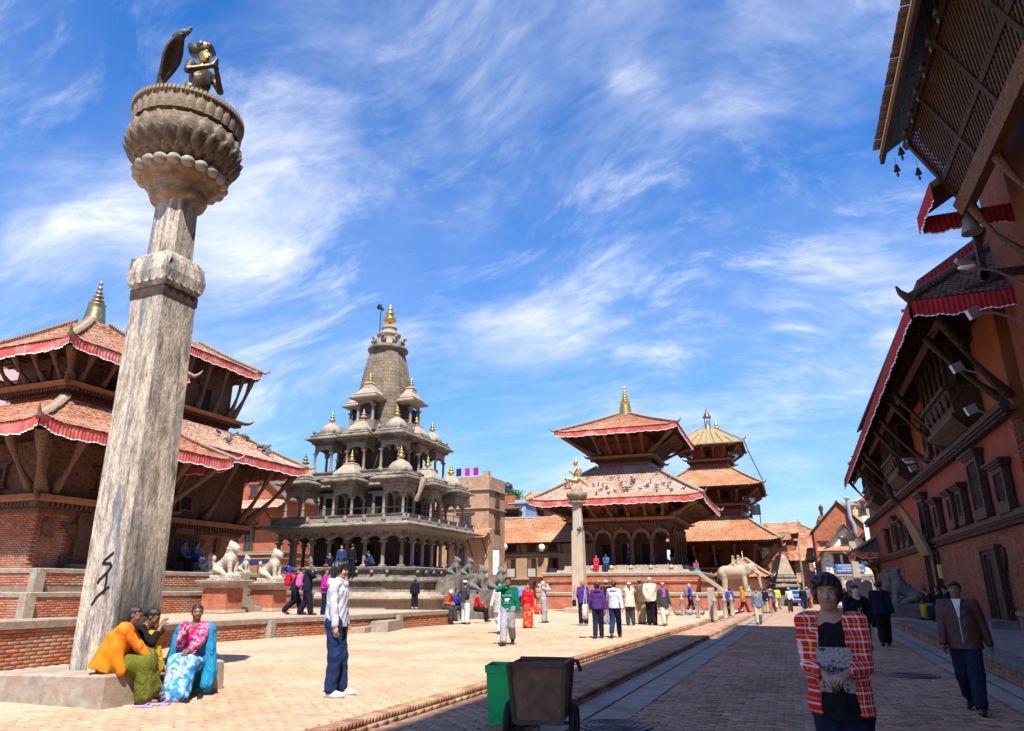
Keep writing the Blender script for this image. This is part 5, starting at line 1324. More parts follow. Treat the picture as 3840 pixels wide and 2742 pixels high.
leaf_clump('roof_garden', 'green creeping plants on the grey plaster house roof terrace', -24.0, 63.9, 9.9, .9, .4, .5, 420, 'plants', False, .12)
bw_ = house('blue_house', 'small pale blue plastered house wall with a railing beyond the roofs', -24.2, -22.6, 63, 66, 0, 9.4, HBL, [('S', .8, 7.9, .5, .8)], ('flat', .25, HBL))
# long low house with tiled roof
h4 = house('long_house', 'long low brick house with sagging orange tiled roof and picket windows', -23.1, -14.0, 57.3, 63.3, 0, 5.3, HB2,
           [('S', 1.25, 4.55, .8, .62), ('S', 3.1, 4.55, .8, .62), ('S', 4.95, 4.55, .8, .62)], ('gx', .6, 7.6, TILE_O), (4.22,))
for x in (1.25, 3.1, 4.95):
 wv = MB().box(-.42, .42, -.06, .02, 0, .06).box(-.42, .42, -.06, .02, 1.42, 1.5).box(-.42, -.34, -.06, .02, .06, 1.42).box(.34, .42, -.06, .02, .06, 1.42).build('window', WBR, h4, (-4.55 + x, -3, 2.5), 0)
 MB().box(-.34, .34, -.02, .0, .06, 1.42).build('dark_room', BLK, wv)
 MB().box(-.34, -.04, -.05, -.02, .68, 1.4).build('shutter', m_surf('shutter_wood', (.20, .09, .045), (.12, .05, .03), .7, 5), wv)
 for k in range(8): MB().box(-.33 + k * .084, -.29 + k * .084, -.10, -.07, .02, .66).build('picket', HW, wv)
for x in (-4.2, -2.4, -.6, 1.2, 3.0): MB().beam((x, -3.03, 4.3), (x, -3.55, 5.15), .07, .07).build('roof_prop', WOOD_P, h4)
MB().bx((.2, -3.1, 2.35), (8.7, .3, .12)).build('sill_band', STONE_W, h4)
h5 = house('tiled_house', 'brick house with orange hipped roof and balcony behind the long low house', -25.0, -21.6, 68, 73, 0, 9.6, HB2, [('S', 1.0, 8.5, .7, .9), ('S', 2.2, 8.5, .7, .9)], ('hip', .6, 11.3, TILE_O, 1.3, .15))
shed(h5, -1.5, 4.0, -2.5, 8.3, 1.7, .8, TILE_O, 'pent_roof')
h5b = house('tiled_house', 'low orange tiled roof block just behind the colonnaded pagoda eave', -21.0, -16.5, 66, 72, 0, 7.6, HB1, [('S', 1.0, 6.2, .8, .9), ('S', 2.6, 6.2, .8, .9)], ('gx', .5, 9.2, TILE_O))
# painted wooden signboard between the houses
def text_obj(txt, size, mat, parent, loc, rot, name='lettering'):
 me = GLYPH[txt].copy(); me.materials.clear(); me.materials.append(mat)
 q = link(name, me, parent, loc, sc=(size, size, 1)); q.rotation_euler = rot; return q
TXT_T = m_flat('teal_letters', (.05, .32, .33), .7); TXT_R = m_flat('red_letters', (.6, .05, .06), .7); TXT_W = m_flat('white_letters', (.85, .85, .82), .7); TXT_Y = m_flat('yellow_letters', (.8, .62, .1), .7)
sg = thing('shop_sign', 'tall white sign with teal letters beside the low house corner', 'sign', (-20.1, 49.5, 2.55))
MB().box(-.24, .24, -.04, .04, 0, 1.75).build('board', HW, sg)
for i, ch in enumerate('YAKWINS'): text_obj(ch, .21, TXT_T, sg, (0, -.048, 1.5 - i * .2), (pi / 2, 0, 0))
# ---------------------------------------------------------------- the far end of the street
wh = house('white_house', 'white gabled house with a blue signboard at the end of the street', 3.7, 8.1, 80, 90, 0, 5.25, HW,
           [('S', 1.15, 3.75, .62, 1.1), ('S', 2.05, 3.75, .68, 1.1), ('S', 3.0, 3.75, .62, 1.1), ('S', 2.2, 5.75, .95, .75)], ('gy', .55, 7.75, TILE_D))
shed(wh, -2.8, 2.8, -5, 5.55, .8, .42, TILE_O, 'pent_roof')
MB().box(-2.4, 2.4, -5.25, -5.0, 2.78, 3.0).build('ledge', STONE_W, wh)
for u in (-1.45, -.1, 1.35):
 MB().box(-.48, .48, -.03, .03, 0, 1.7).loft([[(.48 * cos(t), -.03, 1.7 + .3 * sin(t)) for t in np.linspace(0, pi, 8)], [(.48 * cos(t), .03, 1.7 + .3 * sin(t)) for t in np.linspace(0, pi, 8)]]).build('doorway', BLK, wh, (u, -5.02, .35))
for u in (-2.1, -.78, .62, 2.1): MB().sq([(.14, .12, 0), (.14, .12, 2.4), (.24, .15, 2.7)]).build('pillar', STONE_W, wh, (u, -5.06, .05))
for s in (-1, 1):
 for k in range(4): MB().box(s * 1.98 - .2, s * 1.98 + .2, -5.03, -5.0, 3.4 + k * .42, 3.43 + k * .42).build('wall_slot', BLK, wh)
sb = thing('signboard', 'blue signboard with yellow and white Nepali lettering on the white house', 'sign', (5.95, 79.72, 3.1))
MB().box(-1.35, 1.35, -.05, .05, 0, .82).build('board', m_flat('sign_blue', (.06, .16, .45), .6), sb)
def glyphs(parent, x0, x1, z, h, mat, n):
 """Devanagari-like line: head stroke with letter stems and bowls"""
 m = MB(); m.box(x0, x1, -.062, -.052, z + h * .85, z + h)
 for i in range(n):
  u = x0 + (x1 - x0) * (i + .5) / n; w = (x1 - x0) / n
  m.box(u + w * .15, u + w * .30, -.062, -.052, z, z + h * .84)
  if i % 3 != 2: m.box(u - w * .3, u + w * .14, -.062, -.052, z + h * .35, z + h * .5)
  if i % 2: m.box(u - w * .35, u - w * .22, -.062, -.052, z + h * .1, z + h * .34)
 tag(m.build('lettering', mat, parent), kind='stuff')
glyphs(sb, -1.15, 1.15, .55, .2, TXT_Y, 12); glyphs(sb, -.75, .75, .33, .13, TXT_W, 9); glyphs(sb, -1.2, 1.2, .10, .13, TXT_W, 16)
gbh = house('brick_house', 'orange brick gable end with creeper behind the white house', 3.4, 9.2, 91, 99, 0, 8.2, HB1, [('S', .9, 5.6, .8, 1.2)], ('gy', .3, 11.3, TILE_D))
MB().tube([(1.55, -4.35, 7.6), (1.5, -4.35, 8.6), (1.2, -4.4, 9.4), (1.15, -4.4, 11.6)], .22, 8).lathe([(.38, 11.6), (.4, 11.7), (.1, 11.75)], 10, (1.15, -4.4)).build('metal_flue', m_surf('galvanised', (.50, .55, .62), (.4, .44, .5), .4, 4, metal=.6), gbh)
tb1 = house('plaster_house', 'yellow plastered roof building under the parasol at the street end', 7.3, 12.3, 101, 108, 0, 12.0, HYE, [('S', 1.0, 10.6, .9, .9), ('S', 2.6, 10.6, .9, .9)], ('flat', .3, STONE_W))
tb2 = house('plaster_house', 'unfinished teal-grey rooftop block above the brick gable', 4.6, 7.2, 100, 107, 0, 10.2, m_surf('teal_plaster', (.42, .52, .46), (.32, .38, .33), .9, 2, 5), [('S', .6, 8.6, .6, .8)], ('flat', .4, HB1))
tank(11.3, 103, 12.35, .55, 1.3, 'black water tank on the yellow roof building')
rtb = house('tiled_house', 'house with pinkish tiled hipped roof and flower pots at the palace end', 8.6, 14.5, 84, 91, 0, 6.9, HB2, [('S', 1.2, 5.4, 1.0, 1.1), ('S', 3.4, 5.4, 1.0, 1.1), ('S', 1.0, 3.1, .9, 1.2)], ('hip', .5, 8.7, TILE_O, 1.8, .6))
vs = thing('shop_sign', 'tall white banner sign with red letters above the white house roof', 'sign', (8.5, 83.2, 6.2))
MB().box(-.42, .42, -.05, .05, 0, 2.7).build('board', HW, vs); text_obj('CAFE', .3, TXT_R, vs, (0, -.06, 2.0), (pi / 2, 0, 0)); text_obj('8', .3, TXT_R, vs, (0, -.06, 2.4), (pi / 2, 0, 0))
for i, ch in enumerate('TAPAS'): text_obj(ch, .26, TXT_R, vs, (.12, -.06, 1.6 - i * .3), (pi / 2, 0, 0))
um = thing('parasol', 'red and white garden parasol on the yellow roof terrace', 'parasol', (10.2, 98, 10.4))
MB().tube([(0, 0, 0), (0, 0, 2.2)], .04, 6).build('pole', HW, um)
for i in range(8):
 a0, a1 = 2 * pi * i / 8, 2 * pi * (i + 1) / 8
 MB().add([(0, 0, 2.35), (1.5 * cos(a0), 1.5 * sin(a0), 1.65), (1.5 * cos(a1), 1.5 * sin(a1), 1.65), (1.5 * cos(a1), 1.5 * sin(a1), 1.45), (1.5 * cos(a0), 1.5 * sin(a0), 1.45)], [(0, 1, 2), (1, 4, 3, 2)]).build('canopy_panel', m_flat('parasol_red', (.62, .07, .06), .8) if i % 2 else HW, um)
# row of small houses on the left of the far street
specs = [(-1.6, 1.2, 98, 106, 8.3, HB1, 'brick_house', 'narrow red brick house with dark eaves left of the far street', ('gx', .7, 9.9, TILE_O)),
         (.6, 2.2, 104, 112, 6.6, HTEAL, 'teal_house', 'narrow teal-fronted house under a slanting tile roof', ('gx', .8, 8.4, TILE_O)),
         (1.6, 3.6, 112, 122, 7.2, HB2, 'brick_house', 'tan brick house with slanting roof in the far street', ('gx', .8, 9.4, TILE_O)),
         (2.2, 5.2, 124, 132, 9.0, HW, 'white_house', 'far white house with blue washing under its eave', ('gx', .8, 10.2, TILE_D)),
         (-1.9, .2, 88, 95, 6.9, HB1, 'brick_house', 'brick house hung with cables behind the stone shrine', ('gx', .6, 8.0, TILE)),
         (1.0, 2.6, 96, 101, 4.9, HYE, 'shop_house', 'low ochre shop house with a pink banner in the far street', ('gx', .7, 6.3, TILE_O)),
         (-4.5, -1.7, 92, 100, 8.6, HB3, 'plaster_house', 'grey plastered house with roof tanks behind the gilt-roofed pagoda', ('flat', .4, HB1))]
for (x0, x1, y0, y1, z1, m_, nm, lb_, rf_) in specs:
 w_ = []
 for k in range(int((z1 - .5) // 2.4)):
  for j in range(max(1, int((x1 - x0) / 1.1))): w_.append(('S', .6 + j * 1.05, 1.1 + 2.4 * k, .6, 1.1))
  w_.append(('E', 1.2, 1.1 + 2.4 * k, .8, 1.1)); w_.append(('E', 3.6, 1.1 + 2.4 * k, .8, 1.1))
 house(nm, lb_, x0, x1, y0, y1, 0, z1, m_, w_, rf_)
tank(-2.9, 93, 10.4, .62, 1.35, 'black water tank on a tall frame behind the gilt-roofed pagoda', 1.4); tank(-3.9, 93.5, 9.3, .6, 1.3, 'black ribbed water tank beside the tall framed tank')
fpg = thing('pagoda_temple', 'distant small pagoda roof with brass finial down the street', 'temple', (2.9, 138, 0))
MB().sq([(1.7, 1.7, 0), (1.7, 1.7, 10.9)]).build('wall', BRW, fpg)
add_roof(fpg, 3.2, 3.2, .4, .4, 10.8, 12.4, (2.9, 138, 0), TILE, .3, .3, 0, 0, under=(1.7, 0)); finial(fpg, 0, 0, 12.3, .8, GOLD)
tank(.6, 137, 11.2, .7, 1.7, 'water tank beside the distant pagoda finial', 0)
bn = thing('pink_banner', 'pink cloth shop banner hanging in the far street', 'banner', (2.7, 95.6, 1.6)); MB().box(-.45, .45, -.03, .03, 0, 2.0).build('cloth', m_cloth('pink', (.70, .12, .35)), bn)
pk = house('pink_house', 'pink plastered house wall behind the left pagoda', -62, -52.2, 34, 44, 0, 18.2, HPK, [('S', 8.6, 15.2, 1.0, 1.4)], ('flat', .4, HPK))
# tangled wires over the far street
WIRE = m_flat('black_wire', (.015, .015, .017), .6)
for i in range(14):
 a = np.array([RNG.uniform(-.6, 1.0), RNG.uniform(84, 94), RNG.uniform(3.2, 6.6)]); b = np.array([RNG.uniform(3.6, 5.5), RNG.uniform(78.5, 80), RNG.uniform(2.9, 5.2)])
 pts = [a + (b - a) * t - np.array([0, 0, .7 * math.sin(pi * t)]) for t in np.linspace(0, 1, 9)]
 o = MB().tube(pts, .018, 4).build('overhead_wire', WIRE); tag(o, 'thin black overhead cable sagging across the far street', 'cable', 'overhead cables across the far street')
up_ = thing('utility_pole', 'concrete utility pole tangled with cables in the far street', 'pole', (1.5, 86, 0)); MB().tube([(0, 0, 0), (0, 0, 6.8)], [.14, .09], 8).box(-.6, .6, -.05, .05, 5.9, 6.0).build('post', HB3, up_)
# washing on the tan house roof
for i, (c, nm) in enumerate((((.02, .03, .12), 'navy'), ((.75, .55, .03), 'yellow'), ((.05, .03, .12), 'dark blue'), ((.55, .03, .30), 'magenta'), ((.45, .02, .22), 'plum'))):
 o = MB().loft([[(-.22, 0, 0), (-.1, .03, 0), (.1, -.03, 0), (.22, 0, 0)], [(-.23, .02, -.6), (-.1, .06, -.62), (.1, 0, -.6), (.22, .04, -.62)]], False, True, False).build('washing', m_cloth('wash%d' % i, c)); o.location = (-25.3 + i * .75 - (0 if i else .6), 50.5, 10.75)
 tag(o, '%s garment drying on the tan house roof' % nm, 'laundry', 'washing on the roof')
# ================================================================ palace along the right side of the street
PB = m_brick('palace_brick', (.29, .085, .045), (.22, .065, .036), (.14, .075, .055), dirt=(.17, .075, .05))
PBI = m_island('palace_brick_piece', [(.28, .095, .058), (.36, .125, .07), (.23, .08, .055), (.40, .155, .09), (.31, .13, .095)], .9, .5, dirt=(.24, .125, .09), dirt_sc=.8, nsc=10)
PRED = m_surf('palace_red_wash', (.31, .075, .046), (.21, .05, .032), .9, 1.8, 6, .25, 22, stain=(.18, .055, .04))
PWOOD = m_carved('palace_wood', (.050, .026, .018), (.012, .008, .006), 9, .55, 1.0)
PORG = m_surf('palace_orange', (.32, .105, .04), (.22, .07, .03), .9, 2.2, 5, .2)
pa = thing('palace', 'long three-storey brick palace with carved windows and overhanging tiled roof in shade', 'palace', (6.5, 38.0, 0))
PO = (6.5, 38.0, 0); py_ = lambda y: y - 38.0
MB().box(0, 9, py_(23.4), py_(64), 0, 3.5).build('ground_wall', PB, pa)
MB().box(.05, 9, py_(23.45), py_(64), 3.5, 6.45).build('middle_wall', PRED, pa)
MB().box(.25, 9, py_(23.7), py_(64), 6.45, 11.4).build('upper_wall', PORG, pa)
brick_face(pa, (0, py_(48)), (0, py_(23.4)), .38, 3.32, PBI, .23, .068, nmax=300, org=PO, hole=lambda u, z: (abs(u - (48 - 28.0)) < 1.15 and z < 3.2) or (abs(u - (48 - 38.6)) < 1.3))
brick_face(pa, (0, py_(23.4)), (3.4, py_(23.4)), .38, 6.2, PBI, .23, .068, nmax=60, org=PO)
def belt(z, out, h, nm='cornice', y0=23.4, y1=64, x=0.0):
 o = MB()
 for k, (a, b, d) in enumerate(((0, .25, .45), (.25, .45, .75), (.45, .8, 1.0), (.8, 1.0, .8))):
  o.box(x - out * d, x + .02, py_(y0) - out * d, py_(y1), z + h * a + .001 * k, z + h * b)
 q = o.build(nm, PWOOD, pa)
 m = MB(); n = int((y1 - y0) / .22)
 for i in range(n): yy = py_(y0) + .22 * i; m.box(x - out * .95, x, yy, yy + .11, z - h * .22, z - .004)
 tag(m.build('dentil_row', PWOOD, q), kind='stuff')
belt(3.42, .20, .34); belt(6.35, .26, .40)
def pal_window(y, z, w, h, nm='carved_window', deep=.20, screens=3):
 o = MB(); fw = .16
 o.box(-w / 2, w / 2, -deep, 0, 0, fw).box(-w / 2, w / 2, -deep, 0, h - fw, h).box(-w / 2, -w / 2 + fw, -deep, 0, fw, h - fw).box(w / 2 - fw, w / 2, -deep, 0, fw, h - fw)
 for k in range(3): o.box(-w / 2 - .12 - .10 * k, w / 2 + .12 + .10 * k, -deep - .05 - .05 * k, 0, h + .07 * k + .002, h + .07 * (k + 1))
 for k in range(2): o.box(-w / 2 - .10 + .06 * k, w / 2 + .10 - .06 * k, -deep * 1.1, 0, -.10 * (k + 1), -.10 * k - .002)
 wd_ = o.build(nm, PWOOD, pa, (0, py_(y), z), -pi / 2)
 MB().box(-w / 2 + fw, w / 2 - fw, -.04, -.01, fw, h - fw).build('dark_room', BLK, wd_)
 for i in range(screens):
  u = -w / 2 + fw + (w - 2 * fw) * (i + 1) / (screens + 1)
  MB().lathe([(.05, fw), (.06, fw + .1), (.035, h * .3), (.055, h * .5), (.035, h * .7), (.06, h - fw - .08), (.05, h - fw)], 6, (u, -deep * .6)).build('baluster', PWOOD, wd_)
 return wd_
pal_window(25.1, 3.92, 1.25, 1.15); pal_window(27.9, 3.98, 1.6, 1.85, screens=5); pal_window(30.6, 4.0, .95, 1.1); pal_window(32.4, 4.0, .95, 1.1); pal_window(35.4, 3.95, 1.0, 1.15)
pal_window(38.6, 3.9, 1.5, 1.8, screens=4); pal_window(44.2, 3.95, .95, 1.15); pal_window(46.3, 3.95, .95, 1.15); pal_window(49.0, 3.95, 1.4, 1.6); pal_window(53, 3.95, 1.0, 1.15)
# doors
def pal_door(y, z, w, h, nm, lab=None, leaf=PWOOD, steps=True):
 o = MB()
 for k in range(3): o.box(-w / 2 - .2 * (k + 1), -w / 2 - .2 * k, -.12 - .06 * k, 0, 0, h + .14 * k).box(w / 2 + .2 * k, w / 2 + .2 * (k + 1), -.12 - .06 * k, 0, 0, h + .14 * k).box(-w / 2 - .2 * (k + 1), w / 2 + .2 * (k + 1), -.12 - .06 * k, 0, h + .14 * k + .002, h + .14 * (k + 1))
 d = o.build(nm, PWOOD, pa, (0, py_(y), z), -pi / 2)
 MB().box(-w / 2, -.01, -.07, -.01, 0, h).build('door_leaf', leaf, d); MB().box(.01, w / 2, -.07, -.01, 0, h).build('door_leaf', leaf, d)
 for s in (-1, 1): MB().loft([[(s * (w / 2 + .6), -.10, h), (s * (w / 2 + .6), -.10, h * .68), (s * (w / 2 + 1.0), -.10, h), (s * (w / 2 + 1.0), -.10, h + .3), (s * (w / 2 + .6), -.10, h + .3)][::s], [(s * (w / 2 + .6), 0, h), (s * (w / 2 + .6), 0, h * .68), (s * (w / 2 + 1.0), 0, h), (s * (w / 2 + 1.0), 0, h + .3), (s * (w / 2 + .6), 0, h + .3)][::s]]).build('wing_board', PWOOD, d)
 MB().box(-w / 2 - .8, w / 2 + .8, -.75, .0, -.24, 0).build('door_step', STONE_D, d)
 return d
pal_door(28.0, .6, .95, 1.9, 'door')
gd = pal_door(38.6, .85, 1.1, 2.0, 'gilt_door', leaf=m_surf('dull_gilt', (.30, .20, .07), (.12, .08, .035), .45, 10, 4, .5, metal=.7))
MB().loft([[(-1.15, -.35, 3.05 - .85), (1.15, -.35, 3.05 - .85), (1.0, -.7, 4.2 - .85), (.5, -1.0, 5.1 - .85), (0, -1.15, 5.5 - .85), (-.5, -1.0, 5.1 - .85), (-1.0, -.7, 4.2 - .85)], [(-1.15, -.18, 3.05 - .85), (1.15, -.18, 3.05 - .85), (1.0, -.55, 4.2 - .85), (.5, -.85, 5.1 - .85), (0, -1.0, 5.5 - .85), (-.5, -.85, 5.1 - .85), (-1.0, -.55, 4.2 - .85)]]).build('gilt_torana', m_carved('torana_gilt', (.22, .16, .09), (.05, .035, .025), 9), gd)
MB().tube([(0, -1.1, 4.65), (0, -1.35, 5.0), (0, -1.5, 5.5), (0, -1.45, 5.7)], [.16, .12, .2, .05], 7).build('torana_crest', PWOOD, gd)
for s in (-1, 1):
 MB().box(s * 1.25 - .16, s * 1.25 + .16, -.13, 0, 1.15, 1.75).build('door_plaque', m_flat('plaque_yellow', (.62, .50, .22), .6), gd)
# bay windows under the eave
def bay(y, w, z0, z1, out):
 o = MB()
 for k, (a, d) in enumerate(((0, .55), (.09, .8), (.16, 1.0), (.22, .95))): pass
 H = z1 - z0
 o.loft([[(-w * .40, -.02, 0), (w * .40, -.02, 0), (w * .38, -out * .5, .0), (-w * .38, -out * .5, 0)], [(-w / 2, 0, .28), (w / 2, 0, .28), (w / 2, -out, .32), (-w / 2, -out, .32)], [(-w / 2, 0, .46), (w / 2, 0, .46), (w / 2, -out, .46), (-w / 2, -out, .46)]])
 o.loft([[(-w * .46, 0, .46), (w * .46, 0, .46), (w * .46, -out * .85, .46), (-w * .46, -out * .85, .46)], [(-w * .48, 0, H * .45), (w * .48, 0, H * .45), (w * .48, -out * 1.0, H * .45), (-w * .48, -out * 1.0, H * .45)]])
 o.loft([[(-w * .5, 0, H * .45), (w * .5, 0, H * .45), (w * .5, -out * 1.12, H * .45), (-w * .5, -out * 1.12, H * .45)], [(-w * .5, 0, H * .5), (w * .5, 0, H * .5), (w * .5, -out * 1.12, H * .5), (-w * .5, -out * 1.12, H * .5)]])
 b = o.build('bay_window', PWOOD, pa, (.25, py_(y), z0), -pi / 2)
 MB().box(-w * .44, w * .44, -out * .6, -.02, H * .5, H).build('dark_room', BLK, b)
 n = 5
 for i in range(n + 1):
  u = -w * .46 + w * .92 * i / n
  MB().lathe([(.09, H * .5), (.07, H * .6), (.10, H * .72), (.06, H * .8), (.12, H * .94), (.12, H)], 6, (u, -out * .95)).build('bay_post', PWOOD, b)
 for i in range(n):
  u = -w * .46 + w * .92 * (i + .5) / n
  MB().ball((u, -out * .98, H * .34), (w * .07, .10, H * .09), 7, 4).build('carved_boss', PWOOD, b)
 MB().box(-w * .55, w * .55, -out * 1.15, 0, H, H + .14).build('bay_head', PWOOD, b)
 return b
bay(28.8, 4.6, 6.75, 9.6, 1.0); bay(42.0, 4.4, 6.75, 9.6, 1.0); bay(54, 4.0, 6.75, 9.6, 1.0)
pal_window(34.8, 7.2, 1.0, 1.5); pal_window(48.2, 7.2, 1.0, 1.5)
# main roof: eave drifts towards the wall with distance; hipped at the near end
ex0, ex1, ye0, ye1, ze, zr, xr = -2.3, -1.55, py_(21.6), py_(60), 9.55, 12.2, .9
rv = [(ex0, ye0, ze), (ex1, ye1, ze - .1), (xr, ye1, zr), (xr, ye0 + 3.1, zr), (9, ye0, ze), (9, ye0 + 3.1, zr)]
rf = MB().add([(x, y, z - .02) for x, y, z in rv] + [(x, y, z - .2) for x, y, z in rv], [(0, 1, 2, 3), (0, 3, 5, 4), (6, 9, 8, 7), (6, 10, 11, 9), (0, 6, 7, 1), (4, 10, 6, 0)]).build('roof', WOOD_P, pa)
C = []; L = ye1 - ye0
for r in range(22):
 s = (r + .4) / 22
 for y in np.arange(ye0 + .05 + 3.1 * s, ye1, .17):
  q = (y - ye0) / L; ex = ex0 + (ex1 - ex0) * q; C.append((ex + (xr - ex) * s - .02, y + (r % 2) * .08, ze + (zr - ze) * s + .04))
th = math.atan2(zr - ze, xr - ex0) - .1
Rl = np.array([[1, 0, 0], [0, cos(th), -sin(th)], [0, sin(th), cos(th)]]); Rz = _rot(rz=-pi / 2)
pieces('roof_tile', rf, C, (.16, .21, .03), Rz @ Rl, TILE_D, 100, .008, org=PO, jit=.012, sjit=.06)
C = []
for r in range(22):
 s = (r + .4) / 22
 for x in np.arange(ex0 + (xr - ex0) * s, 4.5, .16): C.append((x + (r % 2) * .08, ye0 + 3.1 * s - .02, ze + (zr - ze) * s + .04))
th = math.atan2(zr - ze, 3.1) - .1
pieces('roof_tile', rf, C, (.15, .21, .03), np.array([[1, 0, 0], [0, cos(th), -sin(th)], [0, sin(th), cos(th)]]), TILE_D, 200, .008, org=PO, jit=.012, sjit=.06)
PFR = m_surf('dark_red_valance', (.42, .035, .045), (.24, .02, .03), .85, 4, 4, .1, 30)
for i, (V, F) in enumerate(fringe(L, .5)):
 q = (V[:, 0] + L / 2) / L; W = np.stack([ex0 + (ex1 - ex0) * q - .05 + V[:, 1], ye0 + V[:, 0] + L / 2, ze - .02 - .1 * q + V[:, 2]], 1); link('cloth_valance' if i == 0 else 'white_hem', np_mesh('valance', W, F, PFR if i == 0 else HEM, True), rf)
for i, (V, F) in enumerate(fringe(8.0, .5)):
 W = np.stack([V[:, 0] + 4.0 + ex0, ye0 - .05 + V[:, 1], ze - .02 + V[:, 2]], 1); link('cloth_valance' if i == 0 else 'white_hem', np_mesh('valance', W, F, PFR if i == 0 else HEM, True), rf)
m = MB(); p0 = np.array([ex0, ye0, ze + .08]); p1 = np.array([xr, ye0 + 3.1, zr + .1])
m.tube([p0, (p0 + p1) / 2 - (0, 0, .05), p1], .17, 6)
for i in range(26):
 q = p0 + (p1 - p0) * (i + .5) / 26; m.bx(q + (0, 0, .04), (.06, .42, .10), rz=math.atan2(3.1, xr - ex0), ry=-.3)
m.build('hip_ridge', TILE_D if False else m_surf('dark_ridge', (.13, .09, .075), (.06, .045, .04), .9, 6, 4, .5), rf)
MB().tube([p0, p0 + np.array([-.25, -.25, .12]), p0 + np.array([-.35, -.35, .3])], [.14, .09, .03], 6).build('corner_tip', MATS['dark_ridge'], rf)
m = MB(); n = 110
for i in range(n):
 y = ye0 + .2 + L * i / n; q = (y - ye0) / L; ex = ex0 + (ex1 - ex0) * q; m.beam((ex + .05, y, ze - .26), (.3, y, ze + .55), .08, .10)
for i in range(30):
 x = ex0 + .2 + i * .27; m.beam((x, ye0 + .05, ze - .26), (x, ye0 + 2.3, ze + .55), .08, .10)
tag(m.build('rafters', PWOOD, rf), kind='stuff')
MB().beam((-1.35, ye0 + 1.0, ze - .22), (-.9, ye1, ze - .2), .16, .16).build('purlin', WOOD_S, rf)
for y in (24.3, 31.5, 32.9, 36.4, 39.0, 45.0, 46.8, 50.5, 57): strut(pa, (.2, py_(y), 7.0), (-1.55, py_(y) - .1, ze - .35), .17, PWOOD)
strut(pa, (.2, py_(23.7), 7.0), (-1.5, py_(22.4), ze - .35), .2, PWOOD)
# storey above the main roof with its own small roof
MB().box(1.0, 9, py_(24.8), py_(60), 11.2, 13.4).build('attic_wall', PB, pa)
for z in (12.3, 13.0): MB().box(.85, 9, py_(24.65), py_(60), z, z + .14).build('ledge', PWOOD, pa)
ar = MB().add([(-1.2, py_(25.6), 11.6), (-1.0, py_(52), 11.7), (2.2, py_(52), 13.8), (2.2, py_(25.6), 13.8), (-1.2, py_(25.6), 11.75), (-1.0, py_(52), 11.85), (2.2, py_(52), 13.95), (2.2, py_(25.6), 13.95)], BOXF).build('attic_roof', TILE_D, pa)
for i, (V, F) in enumerate(fringe(3.4, .45)):
 W = np.stack([V[:, 0] + .5, np.full(len(V), py_(25.55)) + V[:, 1], 11.66 + (V[:, 0] + 1.7) * .62 + V[:, 2]], 1); link('cloth_valance' if i == 0 else 'white_hem', np_mesh('valance', W, F, PFR if i == 0 else HEM, True), ar)
sr = house('palace_turret', 'small red-valanced roof turret rising behind the palace roof', 7.6, 9.0, 66, 69, 0, 12.2, PB, (), None, (), 'turret')
add_roof(sr, 2.0, 2.0, .3, .3, 12.2, 13.6, (8.3, 67.5, 0), TILE_O, .22, .22, 0, .4, under=(.7, 0), tips=False)
# porch pavilion far along the palace front
mp = thing('porch_pavilion', 'low tiled pavilion roof with striped red valance beyond the palace lions', 'pavilion', (8.2, 62.0, 0))
for sx in (-1, 1):
 for sy in (-1, 1): MB().sq([(.2, .2, 0), (.2, .2, .3), (.13, .13, .4), (.13, .13, 2.6), (.26, .26, 3.0)]).build('post', WOOD, mp, (sx * 1.7, sy * 1.7, .0))
MB().sq([(2.1, 2.1, 0), (2.1, 2.1, .35)]).build('floor', STONE_D, mp)
MB().sq([(1.9, 1.9, 3.0), (1.9, 1.9, 3.4)]).build('beam', PORG, mp); strut_set(mp, 1.9, 3.1, 2.9, 4.0, 3, 'SEW', sw=.12)
add_roof(mp, 3.3, 3.3, .4, .4, 4.15, 6.1, (8.2, 62, 0), TILE_D, .22, .22, 0, .42, frmat=FRG, under=(1.9, 0), sides='SEW')
# ================================================================ tower with the latticed overhang at upper right
tw_ = thing('palace_tower', 'tall brick temple tower with slanted wooden lattice under its eave, upper right', 'tower', (6.3, 10.0, 0))
TY = lambda y: y - 10.0
MB().box(0, 9, TY(-10), TY(18.9), 0, 30).build('wall', PB, tw_)
MB().box(.45, 9, TY(18.9), TY(22.6), 0, 13.1).build('link_wall', PB, tw_)
